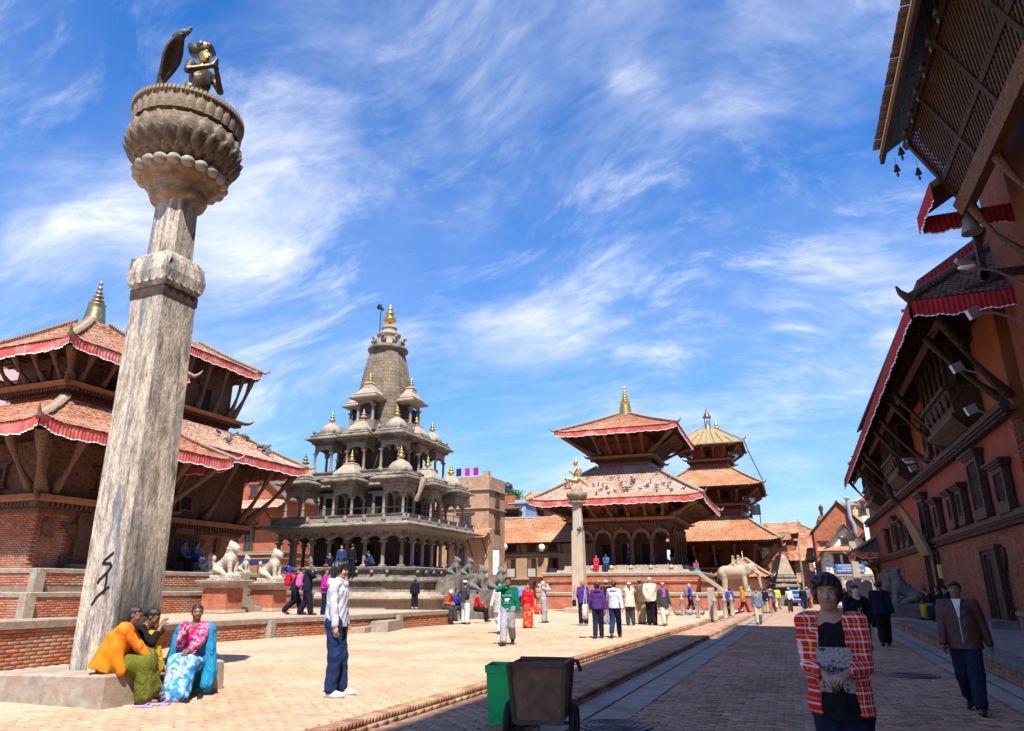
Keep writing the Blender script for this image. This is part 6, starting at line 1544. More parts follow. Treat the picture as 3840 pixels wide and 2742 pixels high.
# lattice panels: outer top edge (-2.05, z 12.75) to inner bottom beam (-1.1, z 10.8)
OT = np.array([-2.05, 12.80]); IB = np.array([-1.12, 10.85]); y0, y1 = TY(3.0), TY(18.4)
LATW = m_surf('lattice_wood', (.085, .048, .028), (.04, .023, .015), .65, 9, 4, .3, 30)
npan = 8; pw_ = (y1 - y0) / npan; dn = IB - OT; Ls = np.linalg.norm(dn); nrm = np.array([dn[1], -dn[0]]) / Ls
def on(s, y, off=0.0): q = OT + dn * s + nrm * off; return (q[0], y, q[1])
for k in range(npan):
 ya, yb = y0 + pw_ * k, y0 + pw_ * (k + 1)
 for (s0, s1) in ((.03, .62), (.68, .97)):
  m = MB(); H = (s1 - s0) * Ls; Wd = yb - ya - .16; st = .165
  for dr_ in (-1, 1):
   for i in range(int((Wd + H) / st) + 1):
    t0 = -H + i * st
    # diagonal segment u = t0 + v (or mirrored)
    v0, v1 = max(0, -t0), min(H, Wd - t0)
    if v1 - v0 < .03: continue
    u0, u1 = t0 + v0, t0 + v1
    if dr_ < 0: u0, u1 = Wd - u0, Wd - u1
    a = on(s0 + v0 / Ls, ya + .08 + u0, .012 * dr_); b = on(s0 + v1 / Ls, ya + .08 + u1, .012 * dr_)
    m.beam(a, b, .052, .022, (nrm[0], 0, nrm[1]))
  tag(m.build('lattice_panel', LATW, tw_), kind='stuff')
 strut_m = MB(); strut_m.beam(on(-.02, yb), on(1.0, yb), .15, .14, (nrm[0], 0, nrm[1])); strut_m.build('lattice_post', PWOOD, tw_)
for s, w, h, nm in ((-.02, .16, .16, 'lattice_rail'), (.65, .13, .13, 'lattice_rail'), (1.02, .34, .34, 'carved_beam')):
 MB().beam(on(s, y0 - .3, -.01), on(s, y1 + .25, -.01), w, h, (nrm[0], 0, nrm[1])).build(nm, PWOOD if s < 1 else WOOD_S, tw_)
MB().add([on(0, y0, -.25), on(0, y1, -.25), on(1, y1, -.25), on(1, y0, -.25)], [(0, 1, 2, 3)]).build('gallery_back', WOOD_P, tw_)
for i in range(5): strut(tw_, (.0, TY(18.6) - i * 2.3, 9.2), (-1.0, TY(18.4) - i * 2.3, 10.7), .16, WOOD_S)
# roof above the lattice
er = MB().add([(-2.65, TY(1), 12.75), (-2.65, TY(18.75), 12.75), (.2, TY(18.75), 14.6), (.2, TY(1), 14.6), (-2.68, TY(1), 12.98), (-2.68, TY(18.8), 12.98), (.2, TY(18.8), 14.85), (.2, TY(1), 14.85)], BOXF).build('lattice_roof', PWOOD, tw_)
MB().box(-2.72, -2.62, TY(1), TY(18.8), 12.55, 12.80).build('eave_board', WOOD_P, er)
MB().box(-2.735, -2.722, TY(1), TY(18.8), 12.74, 12.80).build('yellow_stripe', m_flat('yellow_paint', (.65, .42, .05), .7), er)
C = [(-2.70, y, 13.03 + .02 * (i % 2)) for i, y in enumerate(np.arange(TY(3), TY(18.8), .16))]
pieces('roof_tile', er, C, (.30, .14, .05), np.eye(3), TILE_D, 100, .008, org=(6.3, 10, 0), jit=.02)
bell_m = MB().lathe([(.085, 0), (.08, .03), (.055, .10), (.045, .16), (.015, .2)], 8).lathe([(.01, -.20), (.04, -.12), (.012, -.03)], 5).tube([(0, 0, .19), (0, 0, .42)], .006, 4).mesh('eave_bell', BRONZE)
for i in range(17): link('eave_bell', bell_m, tw_, (-2.42, TY(18.5) - i * .8, 12.1))
for x in (-1.9, -1.2): link('eave_bell', bell_m, tw_, (x, TY(18.7), 12.0))
# lower red-valanced roof behind the lattice and the big bell on its post
lr = MB().add([(-1.75, TY(18.55), 11.4), (-1.75, TY(20.2), 11.4), (.2, TY(20.2), 12.6), (.2, TY(18.55), 12.6), (-1.75, TY(18.55), 11.6), (-1.75, TY(20.2), 11.6), (.2, TY(20.2), 12.8), (.2, TY(18.55), 12.8)], BOXF).build('lower_roof', TILE_D, tw_)
for i, (V, F) in enumerate(fringe(2.2, .5)):
 W = np.stack([V[:, 0] - .62, np.full(len(V), TY(20.24)) - V[:, 1], 11.5 + V[:, 2] + 0 * V[:, 0]], 1); link('cloth_valance' if i == 0 else 'white_hem', np_mesh('valance', W, F, PFR if i == 0 else HEM, True), lr)
for i, (V, F) in enumerate(fringe(1.9, .5)):
 W = np.stack([np.full(len(V), -1.8) + V[:, 1], TY(19.28) + V[:, 0], 11.5 + V[:, 2]], 1); link('cloth_valance' if i == 0 else 'white_hem', np_mesh('valance', W, F, PFR if i == 0 else HEM, True), lr)
MB().box(-.75, -.6, TY(19.6), TY(19.75), 9.2, 11.6).build('bell_post', PWOOD, tw_); MB().box(-.75, .3, TY(19.6), TY(19.75), 9.2, 9.4).build('bell_beam', PWOOD, tw_)
MB().lathe([(.24, 0), (.23, .06), (.18, .22), (.16, .40), (.08, .5), (.03, .62)], 14).build('hanging_bell', m_surf('bell_metal', (.36, .38, .40), (.22, .23, .25), .45, 6, metal=.7), tw_, (-.95, TY(18.95), 10.2))
# upper roofs of the tower, high above the street
for (zb, zt, ex, yn, ys_) in ((28.6, 31.5, -1.85, 10.0, -14),):
 MB().add([(ex - .65, TY(ys_), zb), (ex, TY(yn), zb), (11, TY(yn), zb), (11, TY(ys_), zb), (ex + 3.4, TY(ys_ + 3), zt), (ex + 3.4, TY(yn - 3), zt), (8, TY(yn - 3), zt), (8, TY(ys_ + 3), zt)], BOXF).build('high_roof', TILE_D, tw_)
# furniture of the platform
bnch = thing('stone_bench', 'dark stone bench against the palace wall under seated people', 'bench', (5.75, 33.5, .36))
MB().box(-.45, .45, -2.6, 2.6, .42, .54).build('seat', STONE_D, bnch)
for y in (-2.3, 0, 2.3): MB().box(-.35, .35, y - .18, y + .18, 0, .42).build('leg', STONE_D, bnch)
blk_ = thing('brick_block', 'low brick block with plaster top at the right edge of platform', 'brick block', (5.55, 19.1, .36))
MB().box(-.7, .7, -.8, .8, 0, .62).build('core', JOINT, blk_); brick_face(blk_, (-.7, .8), (-.7, -.8), .02, .6, PBI, .23, .07, nmax=60, org=(5.55, 19.1, .36)); brick_face(blk_, (-.7, -.8), (.7, -.8), .02, .6, PBI, .23, .07, nmax=60, org=(5.55, 19.1, .36)); MB().sq([(.76, .86, .62), (.74, .84, .70)]).build('cap', STONE_D, blk_)
LMP = m_flat('lamp_grey', (.32, .33, .35), .45, .4); LGL = m_flat('lamp_glass', (.62, .64, .66), .2, spec=.6)
def lamp(label, p, q, kind):
 t = thing('wall_lamp', label, 'lamp', p, group='lamps on the palace wall'); d = np.array(q) - np.array(p)
 MB().tube([(0, 0, 0), tuple(d * .6 + np.array([0, 0, .1])), tuple(d)], .03, 6).build('arm', LMP, t)
 u = d / np.linalg.norm(d)
 if kind == 'cobra':
  MB().tube([d - u * .05, d + u * .25, d + u * .65], [.05, .14, .06], 10).build('housing', LMP, t); MB().ball(tuple(d + u * .34 - np.array([0, 0, .07])), (.22, .11, .07), 10, 5).build('glass', LGL, t)
 else:
  MB().bx(d + u * .12, (.34, .12, .28), rz=math.atan2(u[1], u[0]), ry=.4).build('housing', LMP, t); MB().bx(d + u * .14 - np.array([0, 0, .03]), (.30, .10, .25), rz=math.atan2(u[1], u[0]), ry=.4).build('glass', LGL, t)
lamp('oval street lamp reaching in front of the palace roof corner', (6.4, 19.6, 8.9), (5.3, 18.9, 9.2), 'cobra')
lamp('square floodlight just below the palace roof valance', (6.4, 20.4, 8.2), (5.35, 19.9, 8.35), 'flood')
lamp('floodlight on a curved arm before the nearest bay window', (6.5, 23.6, 7.3), (5.5, 23.2, 7.8), 'flood')
lamp('pale box light on the ledge below the nearest bay window', (6.5, 25.0, 6.6), (6.05, 24.9, 6.85), 'flood')
lamp('slim lamp above the second bay window ledge', (6.5, 34.0, 6.7), (5.7, 33.6, 6.75), 'cobra')
lamp('pale box light between second and third bay windows', (6.5, 36.5, 6.55), (6.05, 36.4, 6.8), 'flood')
# ================================================================ people
class Frus:
 """elliptic frustum with flat ends along the local z axis of R; optional fold ripple"""
 def __init__(s, c, R, h, a0, b0, a1, b1, k=.03, op='u', nf=0, fa=0.0):
  s.c = np.array(c, float); s.R = R; s.h = h; s.p = (a0, b0, a1, b1); s.k = k; s.op = op; s.nf = nf; s.fa = fa
  top = s.c + R @ np.array([0, 0, h]); m = max(a0, b0, a1, b1) * (1 + fa)
  s.lo = np.minimum(s.c, top) - m; s.hi = np.maximum(s.c, top) + m
 def ev(s, p):
  q = (p - s.c.astype(np.float32)) @ s.R.astype(np.float32); a0, b0, a1, b1 = s.p
  t = np.clip(q[..., 2] / s.h, 0, 1); a = a0 + (a1 - a0) * t; b = b0 + (b1 - b0) * t
  r = np.sqrt((q[..., 0] / a) ** 2 + (q[..., 1] / b) ** 2)
  if s.nf: r = r / (1 + s.fa * (1 - t) * np.sin(s.nf * np.arctan2(q[..., 1], q[..., 0]) + 2.0 * t))
  k = (r - 1) * np.minimum(a, b)
  return np.maximum(k, np.abs(q[..., 2] - s.h / 2) - s.h / 2)
def ik(a, b, l1, l2, pole):
 a = np.array(a, float); b = np.array(b, float); d = b - a; L = np.linalg.norm(d); L2 = min(L, (l1 + l2) * .999); d = d / (L + 1e-9); b = a + d * L2
 x = (l1 * l1 - l2 * l2 + L2 * L2) / (2 * L2); hgt = math.sqrt(max(0, l1 * l1 - x * x))
 p = np.array(pole, float); p = p - d * (p @ d); p /= np.linalg.norm(p) + 1e-9
 return a + d * x + p * hgt, b
SKIN = m_surf('skin', (.40, .215, .135), (.33, .17, .105), .55, 5, 3, .05, 40, spec=.35)
SKIN_L = m_surf('skin_light', (.52, .30, .20), (.45, .25, .165), .55, 5, 3, .05, 40, spec=.35)
SKIN_D = m_surf('skin_dark', (.22, .105, .06), (.17, .078, .045), .5, 5, 3, .05, 40, spec=.4)
SKIN_F = m_surf('skin_fair', (.62, .40, .31), (.55, .34, .26), .55, 5, 3, .05, 40, spec=.35)
HAIR = m_surf('black_hair', (.018, .014, .013), (.007, .006, .006), .38, 30, 3, .5, 60, stretch=(1, 1, .25), spec=.5)
HAIR_G = m_surf('grey_hair', (.45, .43, .41), (.30, .29, .28), .6, 30, 3, .4, 60)
HAIR_B = m_surf('brown_hair', (.20, .10, .045), (.11, .055, .025), .5, 30, 3, .4, 60)
EYEW = m_flat('eye_white', (.75, .73, .70), .3); EYEB = m_flat('eye_dark', (.012, .008, .006), .15, spec=.6); LIP = m_flat('lip', (.33, .10, .09), .5)
def hand_quads(w, d, nrm, side, curl, sc=1.0):
 """four fingers and a thumb as tapering tubes; w wrist, d hand direction, nrm palm normal"""
 V = []; F = []
 ac = np.cross(d, nrm); ac /= np.linalg.norm(ac)
 def chain(p, dirs, lens, r0):
  pts = [p]
  for q, l in zip(dirs, lens): pts.append(pts[-1] + q * l)
  n = 6; b0 = len(V)
  for i, pt in enumerate(pts):
   t = dirs[min(i, len(dirs) - 1)]; a = np.cross(t, nrm + .01); a /= np.linalg.norm(a); b = np.cross(a, t); r = r0 * (1 - .13 * i) if i < len(pts) - 1 else r0 * .35
   for j in range(n): V.append(pt + r * (cos(2 * pi * j / n) * a + sin(2 * pi * j / n) * b))
  for i in range(len(pts) - 1):
   for j in range(n): k = (j + 1) % n; F.append((b0 + i * n + j, b0 + i * n + k, b0 + (i + 1) * n + k, b0 + (i + 1) * n + j))
  F.append(tuple(b0 + (len(pts) - 1) * n + j for j in (0, 1, 2, 3))); F.append(tuple(b0 + (len(pts) - 1) * n + j for j in (0, 3, 4, 5)))
 for i, (u, L) in enumerate(((-.030, .072), (-.010, .082), (.011, .076), (.030, .060))):
  c0 = curl * (1 + .12 * i); ds = []
  for m_ in (.5, 1.3, 2.1): ds.append(d * cos(c0 * m_) + nrm * sin(c0 * m_) + ac * u * 1.5)
  chain(w + (d * .085 + ac * u) * sc, [q / np.linalg.norm(q) for q in ds], [L * .46 * sc, L * .32 * sc, L * .24 * sc], .0093 * sc)
 t1 = d * .62 - ac * .75 + nrm * .25; t2 = d * .85 - ac * .25 + nrm * .45
 chain(w + (d * .030 - ac * .026) * sc, [t1 / np.linalg.norm(t1), t2 / np.linalg.norm(t2)], [.042 * sc, .034 * sc], .0112 * sc)
 return np.array(V), np.array(F)
POSES = {
 'stand': dict(fR=(.10, 0, .075), fL=(-.10, .02, .075), hR=(.27, .05, .80), hL=(-.27, .05, .80)),
 'relax': dict(fR=(.12, .06, .075), fL=(-.09, -.04, .075), hR=(.26, .08, .82), hL=(-.28, .0, .80), side=.03),
 'walk': dict(fR=(.075, .30, .08), fL=(-.075, -.30, .15), hR=(.26, -.16, .84), hL=(-.26, .20, .86), pz=.90, tL=-.5),
 'walk2': dict(fL=(-.075, .30, .08), fR=(.075, -.30, .15), hL=(-.26, -.16, .84), hR=(.26, .20, .86), pz=.90, tR=-.5),
 'stroll': dict(fR=(.08, .17, .075), fL=(-.08, -.17, .10), hR=(.26, -.06, .81), hL=(-.26, .12, .82), pz=.92),
 'front': dict(fR=(.10, 0, .075), fL=(-.10, .03, .075), hR=(.07, .22, 1.02), hL=(-.07, .22, 1.02)),
 'photo': dict(fR=(.12, 0, .075), fL=(-.10, .03, .075), hR=(.08, .18, 1.50), hL=(-.08, .20, 1.50), eR=(.7, -.2, -.8), eL=(-.7, -.2, -.8)),
 'hips': dict(fR=(.13, 0, .075), fL=(-.12, .03, .075), hR=(.17, -.08, .98), hL=(-.17, -.08, .98), eR=(1, -.5, 0), eL=(-1, -.5, 0)),
 'back': dict(fR=(.11, 0, .075), fL=(-.11, .03, .075), hR=(.05, -.16, .92), hL=(-.05, -.16, .94), eR=(1, -.5, 0), eL=(-1, -.5, 0)),
 'pockets': dict(fR=(.10, .05, .075), fL=(-.10, -.03, .075), hR=(.225, .07, .86), hL=(-.225, .07, .86), eR=(1, -.8, 0), eL=(-1, -.8, 0)),
 'sit': dict(py=-.02, pz=.55, fR=(.11, .42, .075), fL=(-.11, .44, .075), hR=(.10, .34, .64), hL=(-.10, .34, .64), lean=.12, pole=(0, .4, 1)),
 'sitf': dict(py=-.02, pz=.55, fR=(.13, .40, .075), fL=(-.10, .46, .075), hR=(.06, .36, .68), hL=(-.06, .38, .70), lean=.38, pole=(0, .4, 1), hp=.3),
 'squat': dict(py=-.05, pz=.32, fR=(.16, .20, .075), fL=(-.16, .20, .075), hR=(.12, .42, .52), hL=(-.10, .40, .62), lean=.45, pole=(0, 1, .5)),
}
def person(label, x, y, z, az, h=1.68, pose='stand', top=None, bottom=None, shoes='dark', hair='short', skin=SKIN, vox=.02, group=None, extra=None, hat=None, scarf=None, hairmat=HAIR, under=None, female=False, face=False, wr=.004, shoulder=1.0, curl=.5, name='person', under_hem=.88, **pz):
 q = dict(POSES[pose]); q.update(pz)
 P = np.array([0, q.get('py', 0.0), q.get('pz', .93)]); lean = q.get('lean', 0.0); tw = q.get('twist', 0.0); sd = q.get('side', 0.0)
 Ru = _rot(rz=tw) @ _rot(rx=-lean, ry=sd); W = shoulder * (.92 if female else 1.0)
 U = lambda a, b, c: P + Ru @ np.array([a, b, c - .93])
 nb = U(0, -.005, 1.43); Rh = Ru @ _rot(rz=q.get('hy', 0.0)) @ _rot(rx=-q.get('hp', 0.0))
 Hd = lambda a, b, c: nb + Rh @ np.array([a, b + .005, c - 1.43])
 sh = {s: U(s * .172 * W, -.005, 1.392) for s in (1, -1)}; hip = {s: P + _rot(rz=tw * .4) @ np.array([s * .088, 0, -.02]) for s in (1, -1)}
 pol = q.get('pole', (0, 1, .15))
 kn, an, el, wr_ = {}, {}, {}, {}
 for s, kf, kh, ke, kk in ((1, 'fR', 'hR', 'eR', 'kR'), (-1, 'fL', 'hL', 'eL', 'kL')):
  kn[s], an[s] = ik(hip[s], q[kf], .425, .415, q.get(kk, pol)); el[s], wr_[s] = ik(sh[s], q[kh], .275, .245, q.get(ke, (s * .45, -1, -.35)))
 fd = {1: q.get('yR', .12), -1: q.get('yL', -.12)}; ft = {1: q.get('tR', 0.0), -1: q.get('tL', 0.0)}
 B = []; tb = .94 if female else 1.0
 # --- body
 B += [Ell(U(0, -.005, 1.27), (.145 * W, .098, .19), Ru, .05), Ell(U(0, 0, 1.08), (.128 * tb, .092, .16), Ru, .05), Ell(P + (0, 0, .0), (.145, .10, .11), Ru, .05), Cap(U(-.13 * W, -.005, 1.395), U(.13 * W, -.005, 1.395), .052, .052, .05), Cap(U(0, -.015, 1.40), Hd(0, .012, 1.505), .054, .050, .03)]
 if female: B += [Ell(U(s * .065, .07, 1.25), (.06, .05, .06), Ru, .03) for s in (1, -1)]
 B += [Ell(Hd(0, -.008, 1.605), (.073, .090, .084), Rh, .02), Ell(Hd(0, .022, 1.548), (.057, .066, .066), Rh, .03), Ell(Hd(0, .048, 1.498), (.030, .030, .024), Rh, .03)]
 B += [Cap(Hd(0, .083, 1.590), Hd(0, .102, 1.560), .010, .0145, .012), Ell(Hd(.074, .0, 1.578), (.010, .02, .03), Rh, .008), Ell(Hd(-.074, .0, 1.578), (.010, .02, .03), Rh, .008)]
 if face: B += [Cap(Hd(-.035, .077, 1.612), Hd(.035, .077, 1.612), .010, .010, .02), Ell(Hd(.036, .07, 1.556), (.022, .018, .02), Rh, .02), Ell(Hd(-.036, .07, 1.556), (.022, .018, .02), Rh, .02), Ell(Hd(0, .078, 1.524), (.023, .014, .012), Rh, .012)]
 for s in (1, -1):
  B += [Cap(sh[s], el[s], .047, .038, .04), Cap(el[s], wr_[s], .038, .026, .02), Cap(hip[s], kn[s], .082, .052, .05), Cap(kn[s], kn[s] * .6 + an[s] * .4, .052, .053, .03), Cap(kn[s] * .6 + an[s] * .4, an[s], .053, .034, .03)]
  fv = np.array([sin(fd[s]), cos(fd[s]), 0.0]); dz = ft[s]
  toe = an[s] + fv * .165 * cos(dz) + np.array([0, 0, -.045 + .165 * sin(dz) * .9]); heel = an[s] - fv * .035 + np.array([0, 0, -.042])
  B += [Cap(heel, an[s], .032, .036, .02), Cap(heel, toe * .55 + heel * .45, .033, .034, .02), Cap(toe * .55 + heel * .45, toe, .034, .022, .02)]
  hd = wr_[s] - el[s]; hd /= np.linalg.norm(hd); q['_d%d' % s] = hd
 BV, BF = None, None
 hands = []
 for s in (1, -1):
  hd = q['_d%d' % s]; inw = np.array([-s, .25, 0.0]) if abs(hd[2]) > .5 else np.array([-s * .25, .1, -1.0])
  if q.get('pray'): inw = np.array([-s, 0, 0.]); hd = np.array([-s * .12, .35, .93]); hd /= np.linalg.norm(hd)
  nr = inw - hd * (inw @ hd); nr /= np.linalg.norm(nr); ac = np.cross(hd, nr); Rm = np.stack([ac, nr, hd], 1)
  B.append(Ell(wr_[s] + hd * .052, (.040, .019, .052), Rm, .015))
  hands.append((wr_[s].copy(), hd, nr, s))
 r = sdf_mesh(B, vox)
 BV, BF = r
 for (w_, d_, n_, s) in hands:
  hv, hf = hand_quads(w_, d_, n_, s, q.get('curl', curl) if not q.get('pray') else .02); BF = np.concatenate([BF, hf + len(BV)]); BV = np.concatenate([BV, hv])
 k = h / 1.70
 root = link(name, np_mesh(name, BV, BF, skin, True)); root.location = (x, y, z); root.rotation_euler = (0, 0, -rad(az)); root.scale = (k, k, k)
 tag(root, label, 'person', group)
 e0 = max(.012, vox * .55); wrn = wr if vox < .03 else 0
 sd_ = abs(hash(label)) % 17 * .37
 # --- clothes
 if bottom:
  kind, bm = bottom[0], bottom[1]; e = e0 + (bottom[2] if len(bottom) > 2 else .012)
  if kind == 'trousers':
   C = [Ell(P + (0, 0, .0), (.145 + e, .10 + e, .12), Ru, .04), Frus(P + Ru @ np.array([0, 0, -.05]), Ru, .17, .150 + e, .108 + e, .135 + e, .10 + e, .03)]
   for s in (1, -1):
    a_ = an[s] + np.array([0, 0, .035]); ee = e + .012
    C += [Cap(hip[s], kn[s], .086 + e, .058 + ee, .05), Cap(kn[s], a_, .058 + ee, .046 + ee, .03)]
   sdf_obj('trousers', C, vox, bm, root, None, wrn, 26, seed=sd_)
  elif kind == 'skirt':
   zb = bottom[3] if len(bottom) > 3 else .10; mid = (an[1] + an[-1]) / 2; top_ = P + (0, 0, .10)
   if P[2] > .75:
    c0 = np.array([mid[0] * .6, mid[1] * .6, zb]); ax = top_ - c0; L = np.linalg.norm(ax); zz = ax / L; xx = np.array([1., 0, 0]); xx -= zz * (xx @ zz); xx /= np.linalg.norm(xx); R = np.stack([xx, np.cross(zz, xx), zz], 1)
    fl = .19 + abs(an[1][1] - an[-1][1]) * .30
    C = [Frus(c0, R, L, .20, fl, .135 + e, .10 + e, .04, nf=9, fa=.07)]
   else:
    C = [Ell(P, (.18 + e, .14 + e, .13), None, .06)]
    for s in (1, -1): C += [Cap(hip[s], kn[s], .12, .105, .10), Cap(kn[s], an[s] + (0, 0, zb), .105, .12, .10)]
    C += [Cap((kn[1] + kn[-1]) / 2, (an[1] + an[-1]) / 2 + (0, 0, zb), .11, .13, .1)]
   sdf_obj('skirt', C, vox, bm, root, None, wrn * 1.4, 24, seed=sd_)
 def torso(e, hem, mat, nm, sleeve, openf=0.0, wide=1.0, cutf=None):
  C = [Ell(U(0, -.005, 1.27), (.145 * W + e, .098 + e, .17), Ru, .04), Cap(U(-.135 * W, -.008, 1.388), U(.135 * W, -.008, 1.388), .0545 + e * .6, .0545 + e * .6, .03)]; ea = e * .55
  if P[2] > .75 or hem > .9: C += [Frus(U(0, 0, hem), Ru, 1.33 - hem, .152 * wide + e + (.036 if hem < .80 else .024 if hem < .86 else .006), .112 * wide + e + (.034 if hem < .80 else .022 if hem < .86 else .004), .148 * W + e, .100 + e, .03)]
  else: C += [Frus(U(0, 0, .90), Ru, .43, .150 * wide + e, .112 * wide + e, .148 * W + e, .100 + e, .03)]
  if female: C += [Ell(U(s * .065, .07, 1.25), (.06 + e * .7, .05 + e, .06), Ru, .04) for s in (1, -1)]
  for s in (1, -1):
   if sleeve == 'long': C += [Cap(sh[s], el[s], .050 + ea, .043 + ea, .016), Cap(el[s], wr_[s] - q['_d%d' % s] * .012, .043 + ea, .033 + ea, .010)]
   elif sleeve == 'short': C += [Cap(sh[s], sh[s] * .35 + el[s] * .65, .052 + ea, .056 + ea, .015)]
   elif sleeve == 'three': C += [Cap(sh[s], el[s], .050 + ea, .043 + ea, .016), Cap(el[s], el[s] * .5 + wr_[s] * .5, .042 + ea, .04 + ea, .010)]
  if openf:
   def fn(p):
    l = (p - P.astype(np.float32)) @ Ru.astype(np.float32); hw = openf * (1.0 + .5 * np.clip((.45 - l[..., 2]) / .5, 0, 1))
    return np.maximum(np.abs(l[..., 0]) - hw, .02 - l[..., 1])
   C += [Fn(fn, P + (-.3, -.4, -.6), P + (.3, .5, .7), op='s')]
  C += [Cap(U(0, .02, 1.425), U(0, .10, 1.60), .060, .10, op='s')] if cutf is None else cutf
  return sdf_obj(nm, C, vox, mat, root, None, wrn, 24, seed=sd_ + 1)
 if under: torso(e0 * 1.25, under_hem, under, 'shirt', 'none')
 if top:
  tm = top[0]; o = dict(hem=.86, sleeve='long', e=.012, open=0.0, nm='jacket', wide=1.0); o.update(top[1] if len(top) > 1 else {})
  torso(e0 + o['e'] + (.010 if under else 0), o['hem'], tm, o['nm'], o['sleeve'], o['open'], o['wide'])
  if o.get('hood'): sdf_obj('hood', [Ell(U(0, -.095, 1.41), (.105, .06, .075), Ru @ _rot(rx=.5), .03), Cap(U(-.085, -.02, 1.43), U(.0, -.10, 1.44), .032, .045, .03), Cap(U(.085, -.02, 1.43), U(0, -.10, 1.44), .032, .045, .03), Cap(U(-.085, -.02, 1.43), U(-.03, .075, 1.385), .03, .024, .02), Cap(U(.085, -.02, 1.43), U(.03, .075, 1.385), .03, .024, .02)], vox, tm, root, None, wrn)
  elif o.get('collar'):
   C = []
   for a0 in range(-150, 151, 50):
    a1 = a0 + 50
    if a1 > 150: break
    f_ = lambda a: U(.068 * sin(rad(a)), -.012 - .068 * cos(rad(a)), 1.445)
    C.append(Cap(f_(a0), f_(a1), .022, .022, .01))
   sdf_obj('collar', C, min(vox, .014), o['collar'] if o['collar'] is not True else tm, root)
  if o.get('tie'): MB().bx(tuple(U(0, .118 + e0, 1.27)), (.05, .012, .24)).build('tie', o['tie'], root)
 if scarf: sdf_obj('scarf', [Cap(Hd(-.06, -.03, 1.46), Hd(.06, -.03, 1.46), .04, .04, .03), Cap(Hd(-.07, 0, 1.45), Hd(0, .07, 1.44), .035, .04, .03), Cap(Hd(.07, 0, 1.45), Hd(0, .07, 1.44), .035, .04, .03), Cap(U(.03, .11, 1.40), U(.05, .14, 1.12), .035, .04, .02), Cap(U(-.03, .11, 1.40), U(-.04, .14, 1.16), .035, .04, .02)], vox, scarf, root, None, wrn)
 if shoes:
  sm = SHOE[shoes] if isinstance(shoes, str) else shoes
  for s in (1, -1):
   fv = np.array([sin(fd[s]), cos(fd[s]), 0.0]); dz = ft[s]; e = max(.010, vox * .4)
   toe = an[s] + fv * .175 * cos(dz) + np.array([0, 0, -.042 + .165 * sin(dz) * .9]); heel = an[s] - fv * .04 + np.array([0, 0, -.040])
   sdf_obj('shoe', [Cap(heel, an[s] + (0, 0, -.01), .034 + e, .038 + e, .02), Cap(heel, toe * .55 + heel * .45, .035 + e * .8, .036 + e, .02), Cap(toe * .55 + heel * .45, toe, .036 + e, .027 + e * .6, .02)], min(vox, .016), sm, root)
 # --- hair and headgear
 def hcut(zmin, yf, zf):
  def f(g):
   l = (g - nb.astype(np.float32)) @ Rh.astype(np.float32); yl = l[..., 1] - .005; zl = l[..., 2] + 1.43
   return np.maximum(zmin - zl, -np.maximum(yf - yl, zl - zf + .25 * np.abs(l[..., 0])))
  return f
 hvx = min(vox, .016)
 cap_ = [Ell(Hd(0, -.014, 1.612), (.083, .100, .090), Rh, .02)]
 if hair == 'short': sdf_obj('hair', cap_ + ([Ell(Hd(.02, .05, 1.665), (.055, .05, .035), Rh, .02)] if face else []), hvx, hairmat, root, hcut(1.525, .030, 1.645), .004, 55)
 elif hair == 'shaggy': sdf_obj('hair', [Ell(Hd(0, -.016, 1.618), (.096, .112, .100), Rh, .02), Ell(Hd(.03, .065, 1.665), (.06, .05, .035), Rh, .03), Ell(Hd(0, -.07, 1.54), (.075, .05, .07), Rh, .03), Ell(Hd(.075, -.01, 1.585), (.022, .035, .05), Rh, .02), Ell(Hd(-.075, -.01, 1.585), (.022, .035, .05), Rh, .02)], hvx, hairmat, root, hcut(1.46, .052, 1.640), .008, 48)
 elif hair == 'bob': sdf_obj('hair', cap_ + [Ell(Hd(0, -.035, 1.55), (.09, .085, .10), Rh, .03)], hvx, hairmat, root, hcut(1.46, .030, 1.645), .004, 50)
 elif hair == 'bun': sdf_obj('hair', cap_ + [Ell(Hd(0, -.115, 1.575), (.05, .045, .05), Rh, .02)], hvx, hairmat, root, hcut(1.52, .030, 1.650), .003, 50)
 elif hair == 'pony': sdf_obj('hair', cap_ + [Cap(Hd(0, -.10, 1.60), Hd(.02, -.14, 1.42), .032, .028, .02), Cap(Hd(.02, -.14, 1.42), Hd(.03, -.13, 1.25), .028, .012, .02)], hvx, hairmat, root, hcut(1.20, .025, 1.650), .003, 50)
 elif hair == 'long': sdf_obj('hair', cap_ + [Ell(Hd(0, -.05, 1.52), (.085, .065, .12), Rh, .03), Cap(Hd(0, -.09, 1.45), Hd(0, -.12, 1.22), .07, .03, .04)], hvx, hairmat, root, hcut(1.15, .025, 1.650), .004, 46)
